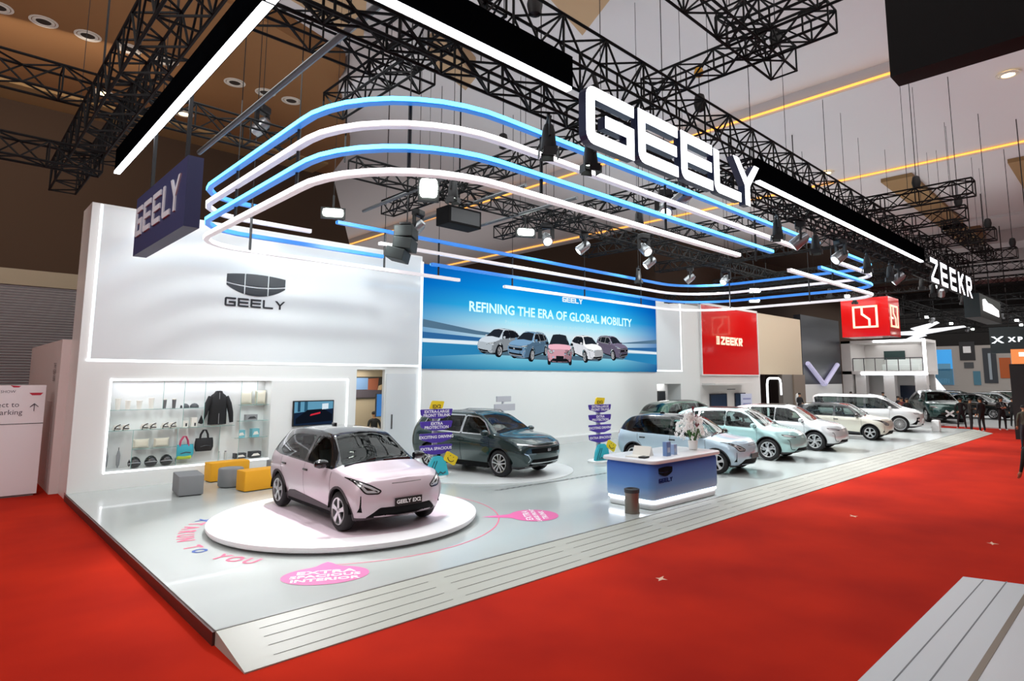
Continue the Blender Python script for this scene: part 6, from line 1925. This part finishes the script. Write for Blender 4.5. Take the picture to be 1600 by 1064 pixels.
# ---------------------------------------------------------------- people
def person(loc, rz, H=1.7, top='17181b', legs='141518', skin='b98a68', hair='15110f', pose='stand', label='', shoes='e2e2e0', badge=False, longhair=False, sleeves=True):
    k = H / 1.72
    r = empty('person', loc, rz, label, 'person')
    V, E_, Rr = [], [], []
    def add(p, rad, par=None):
        V.append((p[0] * k, p[1] * k, p[2] * k)); Rr.append((rad[0] * k, rad[1] * k) if isinstance(rad, tuple) else (rad * k, rad * k))
        if par is not None: E_.append((par, len(V) - 1))
        return len(V) - 1
    sit = pose == 'sit'
    hz = .62 if sit else .95
    pel = add((0, 0, hz), (.15, .115))
    wai = add((0, -.005, hz + .15), (.13, .10), pel)
    che = add((0, 0, hz + .33), (.155, .11), wai)
    sho = add((0, .01, hz + .48), (.11, .075), che)
    nec = add((0, 0, hz + .56), .052, sho)
    hd1 = add((0, -.015, hz + .63), .072, nec)
    hd2 = add((0, -.02, hz + .70), .085, hd1)
    hd3 = add((0, -.012, hz + .765), .055, hd2)
    arms = {'stand': ((.23, .02, .22), (.24, -.06, -.02)), 'cross': ((.25, -.03, .22), (.02, -.19, .24)), 'phone': ((.24, -.04, .20), (.12, -.26, .34)), 'hips': ((.32, .03, .24), (.19, -.06, .06)), 'sit': ((.25, -.06, .20), (.16, -.30, .16)), 'hold': ((.24, -.02, .20), (.10, -.24, .12))}[pose]
    hands = []
    for s in (-1, 1):
        a = add((s * .175, .01, hz + .455), .06, sho)
        e = add((s * arms[0][0], arms[0][1], hz + arms[0][2]), .046, a)
        w = add((s * arms[1][0] + (0 if pose != 'cross' else -s * .02), arms[1][1] - (.03 if pose == 'cross' and s > 0 else 0), hz + arms[1][2]), .032, e)
        d = (Vector(V[w]) - Vector(V[e])).normalized()
        p = Vector(V[w]) / k + d * .07
        h = add(p, (.036, .022), w)
        hands.append((h, d, s))
        q = add((s * .092, 0, hz - .06), .092, pel)
        if sit:
            kn = add((s * .12, -.40, hz - .06), .062, q); an = add((s * .12, -.42, .09), .04, kn); to = add((s * .13, -.55, .035), .038, an)
        else:
            dx = .03 * s if pose != 'hips' else .07 * s
            kn = add((s * .10 + dx, -.015, .49), .062, q); an = add((s * .105 + dx * 1.4, .02, .09), .042, kn); to = add((s * .12 + dx * 1.4, -.12, .035), .038, an)
    for (h, d, s) in hands:
        side = d.cross(Vector((0, 1, 0)))
        side = side.normalized() if side.length > .1 else Vector((1, 0, 0))
        for j, ln in enumerate((.06, .072, .066, .05)):
            b = Vector(V[h]) / k + d * .035 + side * (.027 - .018 * j)
            f1 = add(b, .0085, h); f2 = add(b + d * ln * .55 + Vector((0, -.008, 0)), .008, f1); add(b + d * ln + Vector((0, -.02, -.004)), .007, f2)
        t = Vector(V[h]) / k - d * .01 + side * .042
        t1 = add(t, .0095, h); add(t + d * .045 + side * .012, .008, t1)
    me = D.meshes.new('figure'); me.from_pydata(V, E_, [])
    o = D.objects.new('figure', me); COL.objects.link(o)
    md = o.modifiers.new('skin', 'SKIN'); md.use_smooth_shade = True
    sv = me.skin_vertices[0].data
    for i, q in enumerate(Rr): sv[i].radius = q; sv[i].use_root = (i == 0)
    sb = o.modifiers.new('sub', 'SUBSURF'); sb.levels = 1; sb.render_levels = 1
    dg = bpy.context.evaluated_depsgraph_get()
    m2 = D.meshes.new_from_object(o.evaluated_get(dg))
    D.objects.remove(o); D.meshes.remove(me)
    for c, nm in ((top, 'cloth_'), (legs, 'cloth_'), (skin, 'skin_'), (shoes, 'shoe_')): m2.materials.append(mat(nm + c, c, .8))
    for pl in m2.polygons:
        c = pl.center / k
        lat = abs(c.x)
        m_ = 0
        if c.z > hz + .545: m_ = 2
        elif c.z < .085: m_ = 3
        elif c.z < hz + .02 and (lat < .2 or c.z < hz - .12) and not (sit and c.z > hz + .04): m_ = 1
        for (h, d, s) in hands:
            dist = (c - Vector(V[h]) / k).length
            if dist < (.15 if sleeves else .30) and c.x * s > -.1 and dist < .13 + (0 if sleeves else .17): m_ = 2 if (c - Vector(V[h]) / k).dot(d) > (-.06 if sleeves else -.24) else m_
        pl.material_index = m_
        pl.use_smooth = True
    b = D.objects.new('body', m2); COL.objects.link(b); b.parent = r
    hc = Vector((0, -.018, hz + .69)) * k
    m = MB()
    for i in range(9):
        for j in range(16): pass
    prof = [(.096, -.02), (.099, .02), (.092, .06), (.066, .09), (0, .103)] if not longhair else [(.075, -.2), (.10, -.1), (.103, .0), (.10, .04), (.068, .09), (0, .105)]
    m.lathe([(a * k, z * k) for a, z in prof], 16, Matrix.Translation(hc + Vector((0, .022 * k, .012 * k))), cap=False)
    m.build('hair', mat('hair_' + hair, hair, .7), r, smooth=True)
    m = MB()
    T = Matrix.Translation(hc)
    m.add([(-.012 * k, -.083 * k, -.02 * k), (.012 * k, -.083 * k, -.02 * k), (0, -.108 * k, -.022 * k), (0, -.082 * k, .015 * k)], [(0, 2, 3), (2, 1, 3), (0, 1, 2)], T)
    for s in (-1, 1): m.rbox((s * .086 * k, .0, -.01 * k), (.02 * k, .03 * k, .05 * k), .008 * k, xf=T)
    m.build('nose_and_ears', mat('skin_' + skin, skin, .8), r)
    m = MB()
    for s in (-1, 1): m.rbox((s * .03 * k, -.082 * k, .008 * k), (.024 * k, .01 * k, .012 * k), .004 * k, xf=T)
    m.rbox((0, -.079 * k, -.05 * k), (.04 * k, .01 * k, .008 * k), .003 * k, xf=T)
    m.build('eyes_and_mouth', mat('face_dark', '2a1714', .6), r)
    if badge:
        m = MB(); m.b2((-.04 * k, -.125 * k, (hz + .16) * k), (.05 * k, -.117 * k, (hz + .23) * k)); m.bar((-.0, -.12 * k, (hz + .23) * k), (-.07 * k, -.08 * k, (hz + .5) * k), .008); m.bar((.01, -.12 * k, (hz + .23) * k), (.07 * k, -.08 * k, (hz + .5) * k), .008); m.build('badge', mat('badge_white', 'e8e8ea', .5), r)
    return r
person((42.4, 8.15, 0), 2.2, 1.72, pose='hips', label='person in black standing with bent elbows, apart from the pair', legs='16171c')
person((41.0, 7.45, 0), .3, 1.74, pose='cross', label='person in dark jacket with folded arms, turned to another person', top='2a2420')
person((40.8, 6.95, 0), 2.6, 1.80, pose='stand', label='tall person in black standing close to the person with folded arms')
person((42.8, 6.35, 0), -1.0, 1.82, pose='cross', label='person in black with a white badge and folded arms', badge=True)
person((45.8, 6.25, 0), 1.2, 1.72, pose='stand', label='person in black behind the person with the white badge')
person((40.3, 10.3, 0), -.8, 1.70, pose='hold', label='person in black beside the white van nose', top='1a1a1e')
person((41.6, 10.9, 0), -1.8, 1.70, pose='phone', label='person in dark red shirt behind the white van nose', top='5a2024')
person((43.6, 11.6, 0), .8, 1.72, pose='stand', label='person in black beyond the white van, next to the dark red shirt', top='1a1a1e')
person((42.9, 12.6, 0), 2.8, 1.66, pose='stand', label='person in dark clothes farthest behind the white van', longhair=True)
person((40.45, 16.4, DK), -.4, 1.72, pose='hold', label='person in black shirt standing before the grey pillar', top='191a1e')
person((39.0, 16.6, DK), -.2, 1.35, pose='sit', label='person in black seated inside the glowing arch')
person((11.95, YW + 2.85, DK), -.2, 1.72, pose='sit', label='person in dark shirt seated at the office desk', top='1d2023')
person((51.2, 14.6, .1), -1.2, 1.7, pose='stand', label='person in dark clothes before the low dark screen of the balcony stand')
person((50.8, 16.7, .1), -1.6, 1.7, pose='stand', label='person in dark clothes by the pillar of the balcony stand')
person((32.0, 4.02, 0), 1.9, 1.76, pose='stand', top='4a4a3c', legs='22242a', label='person in olive jacket walking at the picture edge by the totem', shoes='2a2a2a')
person((16.78, 2.02, 0), 2.3, 1.70, pose='stand', top='1a1e1a', legs='1a2218', label='person in dark clothes cut off at the picture edge near the white stage', skin='a87c5c')
# ---------------------------------------------------------------- the stands beyond the booth
M_zw = mat('stand_white', 'd5d2cf', .4)
g = MB(); g.b2((40.3, 9.4, 0), (80, 17.7, .1)); struct(g.build('floor_far', mat('far_floor', 'c3c8c8', .3)))
g = MB(); g.b2((44.2, 2.5, 0), (80, 9.4, .06)); struct(g.build('floor_aisle', mat('far_floor', 'c3c8c8', .3)))
# red signboard wall
g = MB(); g.b2((30.42, YW, 0), (37.7, YW + .8, 7.1)); zw = struct(g.build('wall_signboard', M_zw))
r = empty('wall_sign', (34.0, YW - .05, 3.04), 0, 'big glossy red signboard with a small pale word on the white wall', 'sign')
m = MB(); m.b2((-3.42, -.02, 0), (3.42, .05, 3.9)); m.build('board', M_red, r)
m = MB()
for a, b in (((-3.5, 0), (-3.42, 3.98)), ((3.42, 0), (3.5, 3.98)), ((-3.5, 3.9), (3.5, 3.98)), ((-3.5, -.06), (3.5, 0))): m.b2((a[0], -.06, a[1]), (b[0], .05, b[1]))
m.build('frame', M_white, r)
wordmark_parts('ZEEKR', 2.6, .48, FRONT(-1.25, -.025, 1.72), .12, mat('sign_cream', 'f0dfc4', .5, emit=.5, ecol='f0dfc4'), r)
m = MB()
for po in ([(-1.75, 1.72), (-1.70, 1.72), (-1.70, 2.2), (-1.75, 2.2)], [(-1.5, 1.72), (-1.45, 1.72), (-1.45, 2.2), (-1.5, 2.2)], [(-1.75, 1.72), (-1.45, 1.72), (-1.45, 1.77), (-1.75, 1.77)], [(-1.75, 2.15), (-1.45, 2.15), (-1.45, 2.2), (-1.75, 2.2)], [(-1.63, 2.15), (-1.58, 2.15), (-1.55, 1.77), (-1.6, 1.77)]): m.prism(po, .03, FRONT(0, -.025, 0))
m.build('square_mark', MATS['sign_cream'], r)
for x, w, t in ((32.3, 1.9, 'nearer the column'), (34.9, 1.3, 'nearer the arch')):
    r = empty('wall_screen', (x, YW - .02, 1.25), 0, 'dark upright screen below the red signboard, ' + t, 'screen')
    m = MB(); m.b2((-w / 2, -.05, -.7), (w / 2, 0, .7)); m.build('panel', mat('screen_navy', '1b2638', .25), r)
    m = MB(); m.flat([(-w * .46, -.64), (w * .46, -.64), (w * .46, .64), (-w * .46, .64)], FRONT(0, -.054, 0)); m.build('picture', mat('screen_blue', '22344e', .2), r)
g = MB(); g.b2((30.6, YW - .8, 2.45), (35.2, YW, 2.55)); struct(g.build('lintel', M_zw, zw))
m = MB(); text(m, 'WELCOME', .12, FRONT(34.0, YW - .006, 2.2)) if 0 else m.b2((33.4, YW - .006, 2.16), (34.4, YW, 2.2)); o = m.build('thin_mark', M_dgrey, zw)
r = empty('info_stand', (29.9, 14.8, DK), -.2, 'small pale leaflet stand by the emerald car', 'stand')
m = MB(); m.b2((-.4, -.03, .9), (.4, .03, 1.9)); m.build('board', mat('leaflet', 'c9cbe0', .5), r); m = MB(); m.bar((0, 0, 0), (0, 0, .9), .08); m.build('post', M_ppost, r)
for k in range(3): m = MB(); m.b2((-.3, -.036, 1.1 + .25 * k), (.3, -.03, 1.18 + .25 * k)); m.build('printed_line', mat('print_lilac', '8d8fb8', .5), r)
# beige upper wall over an open lounge
g = MB(); g.b2((37.7, YW, 3.08), (44.4, YW + 3, 7.0)); struct(g.build('wall_beige', M_beige))
g = MB(); g.b2((37.7, YW + 2.8, 0), (44.5, YW + 3, 3.08)); g.b2((41.0, YW, .1), (42.6, YW + .3, 3.08)); struct(g.build('wall_lounge', mat('lounge_grey', '77736e', .6)))
g = MB(); g.b2((42.6, YW - .1, 0), (44.5, YW + .4, 3.08)); struct(g.build('pillar_brown', mat('pillar_taupe', '7d6f62', .6)))
r = empty('light_arch', (38.8, YW - .4, DK), 0, 'glowing white rounded arch beside the brown pillar', 'arch')
m = MB(); m.tube([(-1.0, 0, 0), (-1.0, 0, 2.3), (-.9, 0, 2.58), (-.65, 0, 2.68), (.65, 0, 2.68), (.9, 0, 2.58), (1.0, 0, 2.3), (1.0, 0, 1.6)], .07, 8); m.build('tube', M_led_soft, r, smooth=True)
r = empty('floor_lamp', (41.6, YW - .7, DK), 0, 'pale slender figure-like stand between arch and pillar', 'lamp')
m = MB(); m.lathe([(.25, 0), (.2, .04), (.08, .1), (.07, .9), (.16, 1.3), (.12, 1.6), (0, 1.7)], 14); m.build('stem', M_white, r, smooth=True)
# dark tall wall with a V of two light beams
g = MB(); g.b2((44.5, YW, 2.4), (52, YW + .5, 7.4)); struct(g.build('wall_dark', mat('wall_slate', '24272e', .35)))
g = MB(); g.b2((44.5, YW, 0), (52, YW + .5, 2.4)); struct(g.build('wall_pale', M_white))
r = empty('wall_light', (47.9, YW - .15, 2.4), 0, 'two pale tubes set in a V on the dark wall', 'wall light')
for s in (-1, 1): m = MB(); m.bar((s * .1, 0, 0), (s * 2.9, 0, 1.5), .34, n=10); m.build('tube', mat('tube_lilac', 'b9b6d4', .4, emit=.35, ecol='c9c6ec'), r, smooth=True)
# stand with the glowing balcony
BX, BY0, BY1 = 52.5, 12.05, 17.1
g = MB(); g.b2((BX, BY0, 3.15), (BX + 3.6, BY1 + .7, 3.4)); g.b2((BX, BY0, 5.6), (BX + 3.6, BY1 + .7, 5.8)); g.b2((BX + 3.4, BY0, 3.4), (BX + 3.6, BY1 + .7, 5.6)); g.b2((BX, BY1, .1), (BX + 3.6, BY1 + .7, 5.8)); bal = struct(g.build('wall_balcony', M_zw))
g = MB()
for a, b in (((BY0 - .12, 3.15), (BY0 + .06, 5.76)), ((BY0 - .12, 3.1), (16.4, 3.32)), ((BY0 - .12, 5.6), (15.4, 5.76))): g.b2((BX - .1, a[0], a[1]), (BX + .05, b[0], b[1]))
struct(g.build('led_outline', M_led, bal))
g = MB()
for y in (16.2, 14.2, 12.1): g.b2((BX + .3, y, .1), (BX + 1, y + .75, 3.15))
g.b2((BX + 2.5, BY0, .1), (BX + 2.7, BY1, 3.15)); struct(g.build('column_row', M_zw, bal))
r = empty('balcony_rail', (BX + .25, 14.75, 3.4), 0, 'grey balcony rail with glass panels in the glowing frame', 'railing')
m = MB(); m.bar((0, -2.5, 1.0), (0, 2.3, 1.0), .06); m.build('handrail', M_dgrey, r)
for k in range(7): m = MB(); m.bar((0, -2.5 + k * .8, 0), (0, -2.5 + k * .8, 1.0), .05); m.build('post', M_dgrey, r)
for k in range(6): m = MB(); m.b2((-.01, -2.45 + k * .8, .08), (.01, -1.75 + k * .8, .95)); m.build('pane', M_glass, r)
r = empty('lounge_sofa', (BX + 2.5, 14.2, 3.4), 0, 'pale sofa behind the balcony rail', 'sofa')
m = MB(); m.rbox((0, 0, .3), (1, 2.6, .5), .1); m.build('seat', M_white, r, smooth=True); m = MB(); m.rbox((.45, 0, .6), (.25, 2.6, .7), .1); m.build('backrest', M_white, r, smooth=True)
r = empty('wall_picture', (BX + 3.38, 14.9, 4.7), 0, 'dark green plant picture on the balcony back wall', 'picture')
m = MB(); m.b2((-.06, -.75, -.35), (0, .75, .35)); m.build('canvas', mat('plant_dark', '1f3a38', .6), r)
r = empty('wall_screen', (BX + 2.45, 13.4, 1.6), 0, 'dark low screen under the glowing balcony', 'screen')
m = MB(); m.b2((-.1, -1, -.7), (0, 1, .7)); m.build('panel', mat('screen_navy', '1b2638', .25), r)
# red cube
r = empty('hanging_sign', (42.0, 12.7, 5.45), 0, 'glossy red cube with white square emblems hung before the balcony', 'sign')
m = MB(); m.b2((0, -1.35, 0), (2.2, 1.4, 2.45)); m.build('cube_body', M_red, r)
def zlogo(T, w, h):
    m = MB(); t = .12
    for po in ([(0, 0), (w, 0), (w, t), (0, t)], [(0, h - t), (w, h - t), (w, h), (0, h)], [(0, 0), (t, 0), (t, h), (0, h)], [(w - t, 0), (w, 0), (w, h), (w - t, h)], [(.34 * w, h), (.34 * w + t, h), (.34 * w + t, .66 * h), (.66 * w + t * .5, .40 * h), (.66 * w + t * .5, 0), (.66 * w - t * .5, 0), (.66 * w - t * .5, .36 * h), (.34 * w, .60 * h)]): m.prism(po, .04, T)
    return m
zlogo(SIDE(0, .72, .55), 1.45, 1.4).build('emblem', mat('sign_cream', 'f0dfc4', .5), r)
zlogo(FRONT(.3, -1.35, .55), 1.5, 1.4).build('emblem', mat('sign_cream', 'f0dfc4', .5), r)
for y in (-1, 1): m = MB(); m.bar((1, y, 2.45), (1, y, 7.4), .04); m.build('hanger', M_black, r)
# white star sculpture
r = empty('hanging_sign', (60, 13.9, 6.75), 0, 'white four-armed blade sculpture hung beyond the red cube', 'sculpture')
m = MB(); T = SIDE(0, 0, 0)
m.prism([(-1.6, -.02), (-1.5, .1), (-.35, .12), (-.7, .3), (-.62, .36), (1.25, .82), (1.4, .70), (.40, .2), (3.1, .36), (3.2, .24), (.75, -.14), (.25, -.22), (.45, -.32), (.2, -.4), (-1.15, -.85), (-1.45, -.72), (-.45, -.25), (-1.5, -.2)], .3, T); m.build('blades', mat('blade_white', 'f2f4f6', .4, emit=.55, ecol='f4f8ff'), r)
for x in (-1, 1.2): m = MB(); m.bar((0.15, x, .5), (0.15, x, 6.4), .03); m.build('hanger', M_black, r)
# dark box sign after the word, teal fascia with cross mark
r = empty('hanging_sign', (33.8, 5.45, 5.62), 0, 'dark hanging box with a glowing white patch at the truss end', 'sign')
m = MB(); m.b2((0, 0, 0), (5.2, .6, 1.1)); m.build('box', mat('box_teal', '1c2a2c', .4), r)
m = MB(); m.prism([(.7, .35), (.7, .85), (1.2, .92), (1.8, .78), (2.8, .78), (4.5, .62), (4.5, .3), (2.4, .32)], .02, FRONT(0, 0, 0)); m.build('lit_patch', mat('patch_white', 'ffffff', .5, emit=2.5), r)
for x in (1, 4.5): m = MB(); m.bar((x, .3, 1.1), (x, .3, 7.4), .04); m.build('hanger', M_black, r)
r = empty('hanging_sign', (50, 7.7, 4.75), 0, 'dark teal fascia with a white cross mark and pale letters', 'sign')
m = MB(); m.b2((0, -4.5, -.25), (.5, 0, 1.45)); m.build('board', mat('board_teal', '13282b', .4), r)
M_xw = mat('cross_lit', 'ffffff', .5, emit=1.8, ecol='f0fbff')
m = MB()
for po in ([(.12, .25), (.42, .25), (.62, .5), (.98, .25), (1.2, .25), (.8, .56), (.55, .56), (.35, .38)], [(.12, .95), (.42, .95), (.62, .7), (.98, .95), (1.2, .95), (.8, .64), (.55, .64), (.35, .82)]): m.prism([(q[0] * .62, q[1] * .62 + .25) for q in po], .03, SIDE(0, 0, 0))
m.build('cross_mark', M_xw, r)
for i, ch in enumerate('XPENG'):
    m = MB(); text(m, ch, .42, SIDE(-.02, -1.15 - .42 * i, .6), bold=.015, width=1.15); m.build('letter', M_xw, r)
for y in (-1, -4): m = MB(); m.bar((.25, y, 1.45), (.25, y, 8.2), .05); m.build('hanger', M_black, r)
# far stands
FX_ = 76
g = MB(); g.b2((FX_, -12, 0), (FX_ + .5, 27, 6.2)); fw_ = struct(g.build('wall_stands', mat('far_grey', 'a8a29c', .6)))
g = MB(); g.b2((FX_, -12, 6.2), (FX_ + .5, 27, 12.4)); struct(g.build('wall_over_stands', mat('hall_dark', '1b1918', .9)))
def panel(y0, y1, z0, z1, c, lab, nm='wall_poster', dx=.06, extra=None, cat='poster', em=0):
    r = empty(nm, (FX_ - dx, (y0 + y1) / 2, (z0 + z1) / 2), 0, lab, cat)
    w, h = (y1 - y0) / 2, (z1 - z0) / 2
    m = MB(); m.b2((0, -w, -h), (dx, w, h)); m.build('panel', mat('far_' + c, c, .5, emit=em, ecol=c), r)
    for (a, b, c_, d, cc) in extra or ():
        m = MB(); m.b2((-.03, -w + 2 * w * a, -h + 2 * h * b), (0, -w + 2 * w * c_, -h + 2 * h * d)); m.build('printed_shape', mat('far_' + cc, cc, .5, emit=em, ecol=cc), r)
    return r
panel(15.0, 16.6, 2.2, 5.85, '3fa0e6', 'far bright blue poster with dark hills', extra=((0, 0, 1, .45, '3c6378'), (.1, .4, .8, .6, '55819a'), (.2, .05, .9, .18, '8fb4c4')), em=.5)
panel(13.0, 14.3, 4.7, 6.6, '2a2a2c', 'far dark square sign with white blocks', nm='wall_sign', extra=((.25, .4, .75, .75, 'f2f2f2'),), cat='sign')
panel(12.7, 13.3, 2.2, 3.6, '4b7c90', 'far small blue poster below the dark square sign')
panel(13.2, 14.0, 3.9, 4.5, '4a4d50', 'far grey display under the dark square sign', cat='display')
panel(11.3, 12.4, 2.4, 5.9, '33383e', 'far tall dark poster with a pale streak', extra=((.4, .1, .6, .85, '9aa6ae'),))
panel(10.2, 11.1, 2.9, 4.9, 'b4561e', 'far orange brown panel beside the tall dark poster')
panel(8.9, 10.1, 2.0, 3.8, 'dfd8cf', 'far pale panel with a red mark', extra=((.3, .3, .7, .7, 'b8322c'),))
panel(16.8, 17.5, 5.6, 6.0, 'b21f24', 'far small red sign on the pale wall', nm='wall_sign', cat='sign')
r = empty('light_wedge', (68.5, 14.8, .1), 0, 'glowing white wedge standing before the far posters', 'light')
m = MB(); m.prism([(-.9, 0), (.9, 0), (.9, .2), (-.9, 3.0)], .4, SIDE(0, 0, 1.0)); m.build('wedge', mat('wedge_white', 'f0f2f6', .4, emit=.8), r)
m = MB(); m.b2((0.05, -.9, 0), (.35, .9, 1.0)); m.build('base', M_dgrey, r)
# totem by the aisle, post and low white plinth at the booth corner
r = empty('totem', (37.4, 4.65, 0), 0, 'tall black totem with an orange lit top at the picture edge', 'totem')
m = MB(); m.b2((-.2, -1.4, .0), (.2, .42, 3.55)); m.build('column', M_black, r)
m = MB(); m.b2((-.28, -1.5, 3.55), (.28, .30, 4.25)); m.build('display', mat('totem_screen', 'e08848', .5, emit=.7, ecol='e58a4c'), r)
m = MB(); m.b2((-.30, -1.2, 3.9), (-.28, .0, 4.1)); m.build('lit_text', mat('totem_text', 'fff0e0', .5, emit=1.2), r)
r = empty('plinth', (37.2, 8.25, DK), 0, 'small white box plinth on the deck corner beside the white van', 'plinth')
m = MB(); m.rbox((0, 0, .28), (.34, .34, .56), .02); m.build('box', mat('plinth_white', 'f2f4f4', .4), r); m = MB(); m.b2((-.12, -.12, .56), (.12, .12, .58)); m.build('cap', M_white, r)
